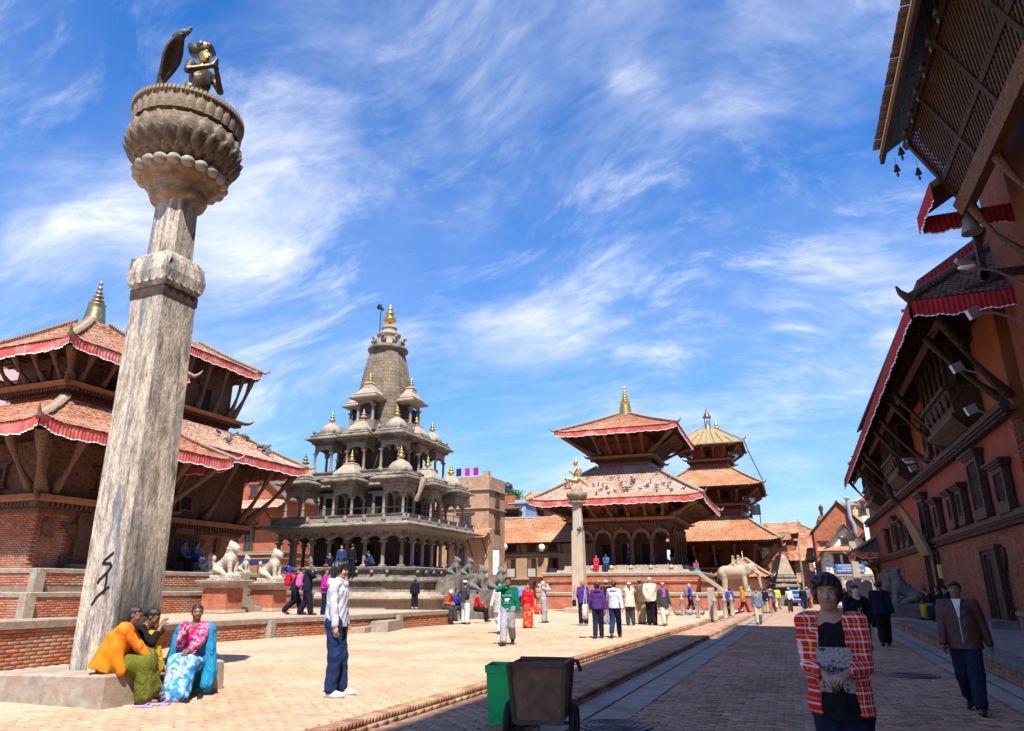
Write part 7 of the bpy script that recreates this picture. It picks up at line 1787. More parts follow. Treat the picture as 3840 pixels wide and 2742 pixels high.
 if hat:
  hk, hm = hat
  if hk == 'beanie': sdf_obj('beanie', [Ell(Hd(0, -.010, 1.625), (.092, .108, .092), Rh, .02)], hvx, hm, root, hcut(1.585, .2, 1.6))
  elif hk == 'cap': sdf_obj('cap', [Ell(Hd(0, -.008, 1.630), (.090, .106, .080), Rh, .02), Bx(Hd(0, .12, 1.632), (.06, .055, .010), .009, Rh @ _rot(rx=-.15), .02)], hvx, hm, root, hcut(1.618, .4, 1.5))
  elif hk == 'topi': sdf_obj('topi_cap', [Frus(Hd(0, -.010, 1.635), Rh, .085, .088, .102, .070, .085, .02)], hvx, hm, root)
  elif hk == 'brim': sdf_obj('sun_hat', [Frus(Hd(0, -.008, 1.645), Rh, .085, .085, .1, .07, .085, .02), Frus(Hd(0, 0, 1.63), Rh, .018, .17, .19, .15, .17, .02)], hvx, hm, root)
  elif hk == 'hood': sdf_obj('headscarf', [Ell(Hd(0, -.02, 1.60), (.10, .112, .112), Rh, .02), Cap(Hd(0, -.06, 1.55), U(0, -.06, 1.38), .09, .11, .04), Cap(Hd(0, .03, 1.47), U(0, .05, 1.36), .055, .08, .03)], hvx, hm, root, hcut(1.30, .045, 1.66))
 if face:
  for s in (1, -1):
   c = Hd(s * .031, .0735, 1.592); MB().ball((0, 0, 0), (.0135, .008, .0058), 8, 5).build('eye', EYEW, root, tuple(c), None).rotation_euler = (0, 0, math.atan2(-Rh[0, 1], Rh[1, 1]))
   MB().ball((0, 0, 0), (.0062, .004, .0058), 8, 5).build('iris', EYEB, root, tuple(Hd(s * .031, .0805, 1.592)), None).rotation_euler = (0, 0, math.atan2(-Rh[0, 1], Rh[1, 1]))
   MB().tube([Hd(s * .014, .089, 1.609), Hd(s * .032, .087, 1.616), Hd(s * .05, .073, 1.610)], [.0035, .0042, .002], 5).build('eyebrow', HAIR, root)
  MB().tube([Hd(-.024, .083, 1.527), Hd(-.008, .092, 1.530), Hd(.008, .092, 1.530), Hd(.024, .083, 1.527)], [.002, .0062, .0062, .002], 6).build('lips', LIP, root)
 root['_k'] = k
 return root, dict(U=U, Hd=Hd, sh=sh, el=el, wr=wr_, hip=hip, kn=kn, an=an, Ru=Ru, Rh=Rh, P=P, vox=vox, e0=e0)
SHOE = dict(dark=m_flat('shoe_black', (.02, .018, .017), .45), brown=m_flat('shoe_brown', (.12, .06, .035), .5), white=m_flat('shoe_white', (.72, .70, .68), .6), grey=m_flat('shoe_grey', (.16, .16, .18), .6), tan=m_flat('shoe_tan', (.42, .22, .1), .6), pink=m_flat('shoe_pink', (.6, .3, .5), .6), lilac=m_flat('sandal_lilac', (.42, .30, .68), .6))
def _c(n, *c): return m_cloth(n, c)
NAVY = _c('navy', .011, .013, .030); DEN = _c('denim', .016, .034, .105); DEND = _c('dark_denim', .013, .018, .040); BLACK = _c('black', .012, .011, .013); WHITE = _c('white', .72, .71, .69)
GREYT = _c('grey', .34, .34, .38); HOODG = _c('pale_grey_blue', .56, .59, .68); CREAM = _c('cream', .66, .60, .48); PURP = _c('purple', .075, .03, .21); PURP2 = _c('violet', .09, .032, .19)
BROWNL = m_surf('brown_leather', (.085, .032, .024), (.045, .018, .014), .5, 6, 4, .25, 30); GREEN = _c('bottle_green', .0, .16, .095); RED = _c('red', .62, .012, .02); ORANGE = _c('orange', .78, .20, .015)
YEL = _c('mustard', .55, .33, .012); OLIVE = _c('olive', .13, .14, .02); BLUE = _c('bright_blue', .02, .20, .62); SKYB = _c('sky_blue', .05, .30, .62); ROYAL = _c('royal_blue', .03, .06, .42); MAG = _c('magenta', .62, .02, .40); MAROON = _c('maroon', .20, .012, .06)
LIME = _c('lime', .55, .68, .10); TAN = _c('tan', .45, .33, .2); KHAKI = _c('khaki', .50, .42, .30); RUST = _c('rust', .34, .12, .06); GREYB = _c('slate', .17, .20, .27); CHAR = _c('charcoal', .05, .05, .055)
PLAID = m_plaid('red_plaid', (.55, .02, .03), (.80, .76, .72), (.75, .50, .06), (.10, .01, .05), 13)
SARI_R = m_pattern('red_sari', [(.30, (.52, .02, .012)), (.55, (.62, .06, .02)), (.62, (.80, .42, .25)), (.75, (.60, .03, .02))], 9)
SARI_B = m_pattern('blue_sari', [(.32, (.02, .12, .42)), (.48, (.05, .30, .62)), (.58, (.50, .55, .75)), (.66, (.08, .28, .60)), (.8, (.25, .12, .40))], 8)
SCARF = m_pattern('checked_scarf', [(.3, (.05, .05, .07)), (.5, (.5, .5, .55)), (.7, (.08, .07, .1))], 40)
STRIPE = m_pattern('stripe_knit', [(0, (.03, .03, .04)), (.5, (.03, .03, .04)), (.52, (.7, .7, .7)), (1, (.7, .7, .7))], 22, 'sz')
CARD = m_pattern('patterned_cardigan', [(.40, (.48, .012, .11)), (.53, (.50, .02, .13)), (.58, (.55, .45, .48)), (.63, (.50, .02, .14)), (.8, (.10, .012, .04))], 15)
PLB = m_plaid('blue_plaid', (.03, .05, .16), (.30, .34, .45), (.05, .08, .25), (.01, .01, .04), 10)
LEAFY = m_pattern('leafy_blouse', [(.35, (.62, .45, .32)), (.5, (.35, .15, .10)), (.65, (.7, .6, .5))], 20)
def bag(label, x, y, z, az, size, mat, kind='shoulder', group=None):
 nm = 'backpack' if kind == 'backpack' else 'handbag'
 t = thing(nm, label, nm, (x, y, z), -rad(az), group); w, d, hh = size
 r = sdf_obj('body', [Bx((0, 0, 0), (w / 2, d / 2, hh / 2), min(d, w) * .42, None), Bx((0, -d * .35, -hh * .12), (w * .38, d * .25, hh * .25), d * .2, None, .02)], .016, mat, t, None, .004, 30)
 if kind == 'backpack':
  for s in (-1, 1): MB().tube([(s * w * .3, d * .4, hh * .45), (s * w * .32, d * .4 + .13, hh * .58), (s * w * .36, d * .4 + .16, hh * .2), (s * w * .34, d * .4, -hh * .4)], .014, 5).build('strap', mat, t)
 else: MB().tube([(-w * .3, 0, hh * .4), (-w * .1, .02, hh * .4 + .28), (0.02, .06, hh * .4 + .55), (w * .2, .02, hh * .4 + .28), (w * .3, 0, hh * .4)], .010, 5).build('strap', mat, t)
 return t
# ---------------------------------------------------------------- foreground figures
t0_ = time.time()
b, B_ = person('young man in open red plaid shirt over printed black T-shirt, hands together', .235, 5.36, 0, 186, 1.66, 'stroll', (PLAID, dict(hem=.83, e=.006, open=.075, nm='plaid_shirt', wide=1.0)), ('trousers', DEND, .0), 'dark', 'shaggy', SKIN, .0085, None, None, None, None, HAIR, BLACK, False, True, .006, .97,
              hR=(.055, .235, 1.06), hL=(-.055, .24, 1.07), hp=.08, curl=.75, eR=(.55, -1, -.3), eL=(-.55, -1, -.3), under_hem=.80)
U = B_['U']
# printed panel on the T-shirt
pv = []; nx_, nz_ = 9, 11
for j in range(nz_ + 1):
 for i in range(nx_ + 1):
  u = -.108 + .216 * i / nx_; zz = .965 + .275 * j / nz_; p = U(u, .100 + B_['e0'] + .010 + .016 * (1 - (u / .13) ** 2) + .010 * cos((zz - 1.27) * 6), zz); pv.append(p)
pf = [(j * (nx_ + 1) + i, j * (nx_ + 1) + i + 1, (j + 1) * (nx_ + 1) + i + 1, (j + 1) * (nx_ + 1) + i) for j in range(nz_) for i in range(nx_)]
pr_ = link('printed_panel', np_mesh('printed_panel', np.array(pv), np.array(pf), m_pattern('grey_print', [(.34, (.05, .05, .05)), (.42, (.22, .21, .20)), (.55, (.34, .33, .32)), (.66, (.16, .15, .19)), (.74, (.04, .04, .04))], 30), True), b)
ln = text_obj('BOULEVARDS', .042, BLACK, b, tuple(U(0, .144 + B_['e0'], 1.105)), (pi / 2, 0, pi))
person('man in brown leather jacket with open white collar walking towards the camera', 2.15, 11.68, 0, 194, 1.69, 'walk2', (BROWNL, dict(hem=.82, e=.024, nm='leather_jacket', wide=1.06, collar=BROWNL)), ('trousers', DEND, .014), 'dark', 'short', SKIN_D, .0105, None, None, None, None, HAIR, None, False, True, .006, 1.10, hR=(.24, .12, .86), hL=(-.30, -.02, .80))
o_ = bpy.context.scene.objects
wht = [q for q in COL.objects if q.name.startswith('person')][-1]
MB().loft([[(-.055, .075, 1.435), (.055, .075, 1.435), (.03, .125, 1.33), (.010, .150, 1.20), (-.010, .150, 1.20), (-.03, .125, 1.33)], [(-.055, .10, 1.435), (.055, .10, 1.435), (.03, .145, 1.33), (.010, .165, 1.20), (-.010, .165, 1.20), (-.03, .145, 1.33)]]).build('shirt_front', WHITE, wht)
MB().tube([(0, .150, 1.20), (0, .165, 1.02), (0, .168, .86)], .006, 5).build('zip', m_flat('steel', (.5, .5, .52), .4, .8), wht)
s_, S_ = person('young man in pale grey hoodie and blue jeans, hands in pockets, standing on the plaza', -5.84, 8.58, P_Z, 74, 1.72, 'pockets', (HOODG, dict(hem=.86, e=.018, hood=True, nm='hoodie', wide=1.02)), ('trousers', DEN, .012), 'white', 'shaggy', SKIN_L, .0105, None, None, None, None, HAIR, None, False, True, .007, 1.02, hy=.10, fR=(.10, .02, .075), fL=(-.11, .10, .075))
sdf_obj('neck_scarf', [Cap((-.07, .0, 1.45), (.07, .0, 1.45), .045, .045, .03), Cap((-.07, .02, 1.44), (0, .085, 1.40), .04, .045, .03), Cap((.07, .02, 1.44), (0, .085, 1.40), .04, .045, .03), Cap((0, .10, 1.40), (.0, .125, 1.20), .035, .03, .02)], .0105, SCARF, s_, None, .006, 30)
# three women at the foot of the pillar
w1, W1 = person('woman in orange shawl and olive trousers seated on the pillar plinth', -7.98, 6.98, .18, 50, 1.60, 'sitf', (ORANGE, dict(hem=.90, e=.02, nm='tunic')), ('trousers', OLIVE, .05), None, 'long', SKIN_D, .0105, None, None, None, None, HAIR, None, True, True, .006, 1.0, pz=.50, fR=(.10, .44, .10), fL=(.02, .50, .17), hR=(.10, .46, .56), hL=(-.06, .46, .58), lean=.30, hy=-.25, hp=.0)
sdf_obj('shawl', [Ell(W1['U'](0, -.03, 1.24), (.225, .165, .20), W1['Ru'], .06), Cap(W1['U'](-.15, -.02, 1.38), W1['U'](.15, -.02, 1.38), .09, .09, .05), Frus(W1['U'](0, -.05, .86), W1['Ru'], .42, .27, .20, .215, .155, .05, nf=7, fa=.07), Cap(W1['U'](.20, .0, 1.15), W1['U'](.22, .17, .92), .08, .06, .06), Cap(W1['U'](-.20, .0, 1.15), W1['U'](-.2, .15, .95), .08, .05, .06), Cap(W1['U'](.05, -.02, 1.40), W1['U'](.02, .07, 1.30), .09, .06, .04)], .0105, m_pattern('orange_shawl', [(.2, (.80, .22, .012)), (.55, (.72, .17, .01)), (.66, (.55, .10, .01)), (.70, (.78, .21, .012))], 6), w1, lambda g: -(np.sqrt(((g - W1['Hd'](0, .03, 1.50).astype(np.float32)) ** 2).sum(-1)) - .085), .007, 20)
for s in (1, -1): MB().tube([W1['wr'][s] - np.array([.03, 0, 0]), W1['wr'][s] + np.array([0, .0, .032]), W1['wr'][s] + np.array([.03, 0, 0]), W1['wr'][s] - np.array([0, 0, .032]), W1['wr'][s] - np.array([.03, 0, 0])], .006, 5).build('bangle', RED, w1)
w2, W2 = person('woman in black top and mustard trousers seated with raised knees on the plinth', -8.2, 7.40, .36, 66, 1.56, 'sitf', (BLACK, dict(hem=.9, e=.014, sleeve='three', nm='blouse')), ('trousers', YEL, .045), None, 'bun', SKIN_D, .0105, None, None, None, None, HAIR, None, True, True, .006, 1.0, pz=.33, fR=(.06, .42, .20), fL=(-.10, .30, .22), kR=(0, .2, 1), kL=(0, .2, 1), hR=(.07, .42, .79), hL=(-.05, .36, .66), lean=.42, hp=.12, hy=-.1)
w3, W3 = person('laughing woman in blue shawl and patterned blue sari seated beside the plinth', -7.72, 8.0, .16, 150, 1.60, 'sit', (CARD, dict(hem=.9, e=.016, nm='cardigan')), ('skirt', SARI_B, .02, .03), None, 'bun', SKIN_D, .0105, None, None, None, None, HAIR, None, True, True, .006, 1.0, pz=.50, fR=(.08, .50, .09), fL=(-.05, .56, .09), hR=(.05, .27, .88), hL=(-.06, .40, .68), lean=.06, hy=.35, hp=-.02, eR=(.5, -.8, -.8))
sdf_obj('shawl', [Cap(W3['U'](-.16, -.03, 1.36), W3['U'](.16, -.03, 1.36), .095, .095, .05), Ell(W3['U'](0, -.07, 1.20), (.23, .115, .24), W3['Ru'], .05), Cap(W3['U'](-.20, -.03, 1.30), W3['U'](-.28, .05, .78), .09, .09, .06), Cap(W3['U'](.20, -.03, 1.30), W3['U'](.28, .05, .80), .09, .09, .06), Cap(W3['U'](-.28, .05, .78), W3['U'](-.26, .10, .62), .09, .10, .05), Cap(W3['U'](.0, -.06, 1.2), W3['U'](.0, -.08, .70), .2, .2, .06)], .0105, m_cloth('turquoise_shawl', (.02, .26, .50)), w3, lambda g: -np.minimum(np.sqrt(((g - W3['Hd'](0, .02, 1.50).astype(np.float32)) ** 2).sum(-1)) - .085, np.maximum(np.abs(g[..., 0]) - .13, .10 - g[..., 1])), .007, 20)
MB().ball(tuple(W3['Hd'](0, .088, 1.524)), (.018, .008, .008), 8, 4).build('teeth', HW, w3)
# sandals left on the ground
def sandal(label, x, y, z, az, mat):
 t = thing('sandal', label, 'sandal', (x, y, z), -rad(az), 'sandals by the plinth')
 MB().loft([[(a * w, q, zz) for a, w, q in ((-1, .028, -.12), (1, .028, -.12), (1, .036, .03), (1, .030, .11), (-1, .030, .11), (-1, .036, .03))] for zz in (0, .018)]).build('sole', mat, t)
 MB().tube([(-.034, .0, .015), (0, .07, .045), (.034, .0, .015)], .007, 5).build('strap', mat, t)
sandal('lilac flip-flop in front of the orange-shawled woman, nearer the camera', -7.42, 7.02, P_Z + .004, 60, SHOE['lilac']); sandal('lilac flip-flop under the foot of the orange-shawled woman', -7.36, 7.22, P_Z + .004, 70, SHOE['lilac'])
sandal('black sandal lying beside the lilac flip-flops', -7.30, 7.50, P_Z + .004, 95, SHOE['dark']); sandal('black sandal under the foot of the woman in the blue sari', -7.36, 7.86, P_Z + .004, 140, SHOE['dark'])
# ---------------------------------------------------------------- street, right-hand side
person('woman in black jacket and purple headband with a pink name tag', 1.22, 16.1, 0, 168, 1.66, 'stroll', (BLACK, dict(hem=.80, e=.02, nm='jacket')), ('trousers', CHAR, .012), 'dark', 'bun', SKIN_F, .014, None, None, None, None, HAIR_B, None, True, True, .005, hy=.5)
w7 = [q for q in COL.objects if q.name.startswith('person')][-1]
sdf_obj('headband', [Ell((0, -.012, 1.628), (.088, .106, .05), None, .01)], .012, PURP, w7); MB().tube([(-.06, .03, 1.44), (-.03, .15, 1.22), (.0, .16, 1.12), (.03, .15, 1.22), (.06, .03, 1.44)], .006, 5).build('lanyard', WHITE, w7); MB().bx((0, .165, 1.05), (.085, .01, .12)).build('name_tag', m_flat('tag_pink', (.75, .25, .42), .6), w7)
person('man in navy jacket and dark trousers walking away along the shaded street', 2.40, 23.5, 0, 4, 1.80, 'walk', (NAVY, dict(hem=.84, e=.03, wide=1.1)), ('trousers', BLACK, .022), 'dark', 'short', SKIN, .016, hL=(-.30, .05, .82))
person('man in mustard trousers and blue-striped top seated on the palace bench', 5.55, 34.9, .36, 255, 1.66, 'sitf', (NAVY,), ('trousers', YEL, .02), 'dark', 'short', SKIN, .022, 'people seated on the palace bench')
person('person in navy cap and dark jacket seated on the palace bench nearest the camera', 5.6, 32.0, .36, 262, 1.68, 'sit', (NAVY, dict(hood=True)), ('trousers', CHAR, .015), 'dark', 'short', SKIN, .022, 'people seated on the palace bench', None, ('cap', NAVY))
person('man in black top seated in the middle of the palace bench', 5.6, 33.6, .36, 250, 1.66, 'sit', (BLACK,), ('trousers', DEND, .015), 'dark', 'short', SKIN, .022, 'people seated on the palace bench')
# ---------------------------------------------------------------- plaza
MIDV = .015
g_, G_ = person('young man in green printed sweatshirt and grey trousers walking, hand at his mouth', -6.80, 17.58, P_Z, 168, 1.68, 'walk', (GREEN, dict(hem=.90, e=.022, hood=True, nm='sweatshirt')), ('trousers', GREYT, .016), 'dark', 'short', SKIN_D, .0125, None, None, None, None, HAIR, None, False, True, .005, 1.04, hR=(.04, .17, 1.46), eR=(1, .1, -.6), hL=(-.28, .04, .80))
text_obj('ALABAMA', .062, WHITE, g_, tuple(G_['U'](0, .155, 1.235)), (pi / 2, 0, pi)); text_obj('POWER HOUSE', .028, WHITE, g_, tuple(G_['U'](0, .155, 1.045)), (pi / 2, 0, pi))
MB().ball((.02, 0, 0), (.055, .006, .035), 8, 4).ball((-.045, 0, .012), (.03, .006, .028), 7, 4).box(.035, .055, -.005, .005, -.06, -.01).box(-.03, -.01, -.005, .005, -.06, -.01).build('print', WHITE, g_, tuple(G_['U'](0, .150, 1.135)))
MB().box(-.025, .025, -.006, .006, -.02, .02).build('belt_buckle', m_flat('buckle', (.6, .6, .55), .4, .7), g_, tuple(G_['U'](0, .145, .905)))
person('person in white trousers and checked shawl walking just behind the green sweatshirt', -8.75, 21.9, P_Z, 175, 1.60, 'walk2', (m_pattern('check_shawl', [(.4, (.6, .6, .58)), (.5, (.15, .14, .14)), (.6, (.6, .58, .55))], 30), dict(hem=.7, e=.03)), ('trousers', WHITE, .02), 'dark', 'short', SKIN, MIDV)
r_, R_ = person('woman in red top and floral red sari walking across the plaza', -9.04, 25.4, P_Z, 172, 1.55, 'stroll', (RED, dict(hem=.95, e=.03, nm='blouse')), ('skirt', SARI_R, .02, .04), 'dark', 'bun', SKIN, MIDV, None, None, None, None, HAIR, None, True, True)
sdf_obj('sari_end', [Cap(R_['U'](-.16, .02, 1.38), R_['U'](.1, .13, 1.1), .06, .05, .04), Cap(R_['U'](-.24, .04, 1.1), R_['U'](-.34, .06, .62), .07, .09, .05)], .0135, SARI_R, r_, None, .006)
person('photographer in striped knit and grey cargo trousers holding a camera to her eye', -9.83, 29.6, P_Z, 72, 1.68, 'photo', (STRIPE, dict(hem=.92, nm='knit_top')), ('trousers', GREYT, .03), 'dark', 'bob', SKIN_F, .018, None, None, None, None, HAIR_G)
cmr = thing('camera', 'black camera held up by the grey-haired photographer', 'camera', (-9.57, 29.68, P_Z + 1.53), -rad(72)); MB().box(-.07, .07, -.04, .04, -.045, .045).build('camera_body', SHOE['dark'], cmr); MB().lathe([(.035, 0), (.035, .07), (.03, .07)], 10).build('lens', SHOE['dark'], cmr, (0, .04, 0)).rotation_euler = (-pi / 2, 0, 0)
FG = 'people by the arcade steps'
person('woman in bright blue jacket, lime trousers and pink sun hat', -15.88, 38.8, P_Z, 20, 1.60, 'relax', (BLUE, dict(hem=.72, e=.03)), ('trousers', LIME, .04), 'white', 'bob', SKIN_F, .022, None, None, ('brim', MAG), None, HAIR, None, True)
person('woman in patterned blouse, blue jeans and black hat', -16.3, 38.3, P_Z, 60, 1.66, 'walk', (LEAFY,), ('trousers', ROYAL, .0), 'dark', 'long', SKIN_F, .022, None, None, ('brim', BLACK), None, HAIR, None, True)
person('man in light blue shirt walking away behind the red sari', -14.77, 40.2, P_Z, 15, 1.72, 'stroll', (_c('shirt_blue', .22, .30, .60),), ('trousers', CHAR, .012), 'dark', 'short', SKIN, .024)
person('man in dark hooded jacket with the hood up near the low house', -13.94, 40.5, P_Z, 60, 1.78, 'stand', (CHAR, dict(e=.03)), ('trousers', DEND, .012), 'dark', 'short', SKIN, .024, None, None, ('hood', BLACK))
person('woman in tan shawl and pale headscarf near the low house', -13.30, 39.3, P_Z, 170, 1.62, 'front', (_c('tan_shawl', .38, .22, .11), dict(hem=.6, e=.04)), ('skirt', SARI_R, .02), 'dark', None, SKIN, .024, None, None, ('hood', CREAM), None, HAIR, None, True)
# end of the terrace wall
person('old man in rust jacket, red scarf and white cap seated on the terrace wall', -13.15, 27.0, .32, 110, 1.62, 'sitf', (RUST, dict(hem=.8, e=.035)), ('trousers', CHAR, .03), 'dark', None, SKIN, .018, None, None, ('beanie', WHITE), RED)
person('man in blue jacket seated on the terrace wall behind the old man', -13.0, 27.6, .32, 100, 1.62, 'sit', (ROYAL, dict(e=.02)), ('trousers', CHAR, .02), 'dark', 'short', SKIN, .02)
person('person in red top seated at the terrace end behind the black jacket', -12.35, 28.3, .25, 70, 1.6, 'sit', (RED,), ('trousers', BLACK, .02), 'dark', 'short', SKIN, .022)
person('man in black jacket and white trousers with white cap seen from behind', -12.45, 27.3, P_Z, 22, 1.66, 'hips', (CHAR, dict(e=.03, hem=.84)), ('trousers', WHITE, .03), 'dark', 'short', SKIN, .017, None, None, ('topi', WHITE))
person('boy in navy tracksuit with white stripes standing on the terrace', -15.92, 29.4, T_Z, 350, 1.27, 'relax', (NAVY, dict(hem=.84, e=.03, hood=True)), ('trousers', NAVY, .022), 'white', 'short', SKIN, .018)
tk = [q for q in COL.objects if q.name.startswith('person')][-1]
for s in (1, -1): MB().tube([(s * .175, .0, .86), (s * .19, .02, .5), (s * .185, .03, .12)], .013, 5).build('white_stripe', WHITE, tk)
# schoolgirls
SG = 'school pupils walking on the terrace'
person('schoolgirl in navy uniform bending forward with a red backpack', -15.85, 20.7, T_Z, 62, 1.62, 'walk', (NAVY, dict(hem=.80, e=.02)), ('trousers', NAVY, .024), 'dark', 'bun', SKIN, .0145, SG, None, None, None, HAIR, None, True, lean=.32, hp=.2, hR=(.12, .32, 1.0), hL=(-.14, .34, 1.0))
bag('red backpack with white letters on the bending schoolgirl', -16.04, 20.56, T_Z + 1.13, 62, (.30, .20, .42), _c('bag_red', .55, .01, .02), 'backpack')
text_obj('USA', .12, WHITE, [q for q in COL.objects if q.name.startswith('backpack')][-1], (0, -.125, .05), (pi / 2, 0, 0))
person('schoolgirl in navy blazer with a pink backpack in the middle', -15.2, 20.5, T_Z, 55, 1.74, 'stroll', (NAVY, dict(hem=.76, e=.02)), ('trousers', NAVY, .024), 'dark', 'bun', SKIN, .0145, SG, None, None, None, HAIR, None, True, hR=(.08, .22, 1.36), hL=(-.1, .24, 1.2), hp=.1, eR=(.8, -.4, -.5))
bag('pink backpack on the schoolgirl in the middle', -15.42, 20.36, T_Z + 1.10, 55, (.32, .20, .42), _c('bag_pink', .72, .12, .42), 'backpack')
person('schoolgirl in magenta and white top behind the grey hoodie man', -14.85, 21.0, T_Z, 60, 1.50, 'stand', (MAG, dict(hem=.8, e=.02)), ('trousers', DEND, .02), 'dark', 'long', SKIN, .0155, SG, None, None, None, HAIR, None, True, hR=(.1, .2, 1.0))
# pupils on the stone temple
SK = 'pupils on the stone temple plinth'
for (lb, x, y, z, az, h, po, tp, bt_, sh_) in (
  ('boy in dark hoodie seated leftmost on the stone temple plinth', -24.25, 29.75, 1.62, 165, 1.35, 'sitf', CHAR, KHAKI, 'grey'), ('youth in black jacket seated mid trio on the temple plinth', -23.75, 29.85, 1.62, 170, 1.62, 'sitf', CHAR, DEN, 'grey'),
  ('youth in bright blue jacket seated right in the trio on the temple plinth', -23.2, 29.85, 1.62, 200, 1.62, 'sitf', ROYAL, _c('pale_jeans', .10, .25, .55), 'tan'),
  ('pupil in dark blazer seated at the temple arcade edge, left of the standing pupil', -21.55, 30.75, 2.15, 175, 1.5, 'sit', NAVY, NAVY, 'dark'), ('pupil in blue blazer and white shirt standing at the temple arcade', -20.75, 30.55, 2.10, 160, 1.55, 'relax', _c('blazer', .03, .05, .17), NAVY, 'dark'),
  ('pupil with black backpack standing with his back turned at the temple arcade', -19.75, 29.95, 2.10, 10, 1.55, 'relax', BLACK, NAVY, 'dark'), ('pupil crouching between the standing pupils at the arcade', -20.2, 30.5, 2.35, 165, 1.5, 'squat', NAVY, NAVY, 'dark'),
  ('pupil in blue blazer squatting at the right of the arcade group', -19.0, 30.6, 2.42, 245, 1.5, 'squat', _c('blazer2', .03, .045, .14), NAVY, 'dark')):
 person(lb, x, y, z, az, h, po, (tp, dict(e=.015)), ('trousers', bt_, .015), sh_, 'short', SKIN, .022, SK)
person('visitor in red and blue inside the temple arcade', -18.6, 34.4, 2.6, 120, 1.05, 'stand', (MAROON,), ('trousers', ROYAL, .01), 'dark', 'long', SKIN, .028, None, None, None, None, HAIR, None, True)
person('person in blue plaid shirt seated on the left pagoda doorstep', -24.15, 23.75, 2.26, 95, 1.62, 'sit', (PLB,), ('trousers', DEND, .012), 'dark', 'short', SKIN, .022)
person('person in denim jacket and jeans seated beside the plaid shirt on the doorstep', -24.05, 24.35, 2.26, 80, 1.62, 'sit', (_c('denim_jacket', .06, .12, .30),), ('trousers', DEN, .012), 'white', 'short', SKIN, .022)
# on the colonnaded pagoda
person('woman in red outfit seated on the pagoda ledge', -12.9, 51.15, 2.66, 172, 1.60, 'sit', (_c('rose_red', .60, .02, .09), dict(hem=.7, e=.02)), ('trousers', RED, .02), 'pink', 'bun', SKIN, .024, None, None, None, None, HAIR, None, True)
person('man in blue T-shirt and jeans seated on the pagoda ledge', -12.15, 51.15, 2.66, 178, 1.72, 'sitf', (BLUE, dict(sleeve='short')), ('trousers', DEN, .015), 'grey', 'short', SKIN, .024)
person('woman in blue top and black cardigan standing between the pagoda columns', -10.75, 52.4, 3.15, 172, 1.66, 'front', (BLACK, dict(hem=.7, open=.07)), ('trousers', CHAR, .02), 'dark', 'bun', SKIN_L, .024, None, None, None, None, HAIR, ROYAL, True)
person('woman in turquoise trousers seated at the right end of the pagoda plinth', -5.9, 51.0, 2.25, 150, 1.6, 'sitf', (_c('pinkish', .35, .08, .18),), ('trousers', _c('turquoise', .03, .38, .52), .015), 'grey', 'bob', SKIN_L, .026, None, None, None, None, HAIR_B, None, True)
# tourists in the middle of the plaza
person('woman in purple jacket with short ginger hair at the left of the tourist group', -7.66, 28.0, P_Z, 350, 1.68, 'stand', (PURP, dict(hem=.82, e=.025)), ('trousers', NAVY, .02), 'tan', 'bob', SKIN_F, .0175, None, None, None, None, m_surf('ginger_hair', (.42, .18, .05), (.28, .11, .03), .6, 30), None, True, hL=(-.16, .05, .92))
bag('small black shoulder bag of the woman with ginger hair', -8.02, 28.0, P_Z + .82, 350, (.14, .22, .26), BLACK)
person('woman in violet hoodie and dark jeans walking with a cream bag', -5.26, 20.8, P_Z, 352, 1.56, 'stroll', (PURP2, dict(hem=.88, e=.02, hood=True)), ('trousers', DEND, .004), 'dark', 'bob', SKIN, MIDV, None, None, None, None, HAIR, None, True)
bag('large cream and tan shoulder bag on the woman in violet', -5.62, 20.75, P_Z + .72, 352, (.16, .34, .42), CREAM)
person('woman in white hooded top and blue jeans walking with an orange bag', -4.85, 21.2, P_Z, 356, 1.62, 'walk', (_c('white_hoodie', .62, .65, .72), dict(hem=.88, e=.024, hood=True)), ('trousers', DEN, .004), 'brown', 'bun', SKIN, MIDV, None, None, None, None, HAIR, None, True)
bag('orange leather shoulder bag on the woman in white hoodie', -5.20, 21.15, P_Z + .78, 356, (.13, .24, .38), _c('bag_orange', .50, .10, .03))
person('woman in white shirt and dark trousers raising a camera among the tourists', -5.95, 28.7, P_Z, 345, 1.60, 'photo', (CREAM, dict(hem=.72, e=.03)), ('trousers', CHAR, .02), 'dark', 'pony', SKIN_L, .018, None, None, ('cap', WHITE), None, HAIR_B, None, True)
person('man in brown jacket and grey cap among the tourists', -5.75, 29.9, P_Z, 20, 1.74, 'stand', (_c('brown_jacket', .14, .085, .05), dict(hem=.78, e=.03)), ('trousers', TAN, .02), 'dark', 'short', SKIN, .019, None, None, ('cap', GREYB))
person('person in striped knitted hat and black jacket among the tourists', -7.05, 29.4, P_Z, 0, 1.70, 'stand', (BLACK, dict(hem=.80, e=.03)), ('trousers', GREYT, .03), 'grey', 'short', SKIN, .019, None, None, ('beanie', STRIPE))
person('heavy balding man in cream jacket and black trousers, hands behind', -5.21, 29.2, P_Z, 15, 1.80, 'back', (CREAM, dict(hem=.84, e=.045, wide=1.15)), ('trousers', BLACK, .035), 'dark', 'short', SKIN_F, .0175, None, None, None, None, HAIR_G, None, False, False, .005, 1.12)
person('old man in topi cap, dark waistcoat and pale trousers walking among tourists', -4.67, 28.95, P_Z, 150, 1.58, 'stroll', (CHAR, dict(hem=.72, e=.02, nm='waistcoat')), ('trousers', CREAM, .02), 'brown', 'short', SKIN_D, .0175, None, None, ('topi', _c('pinktopi', .5, .35, .42)), m_pattern('plum_scarf', [(.4, (.12, .02, .14)), (.6, (.4, .12, .35))], 24), HAIR, GREYT)
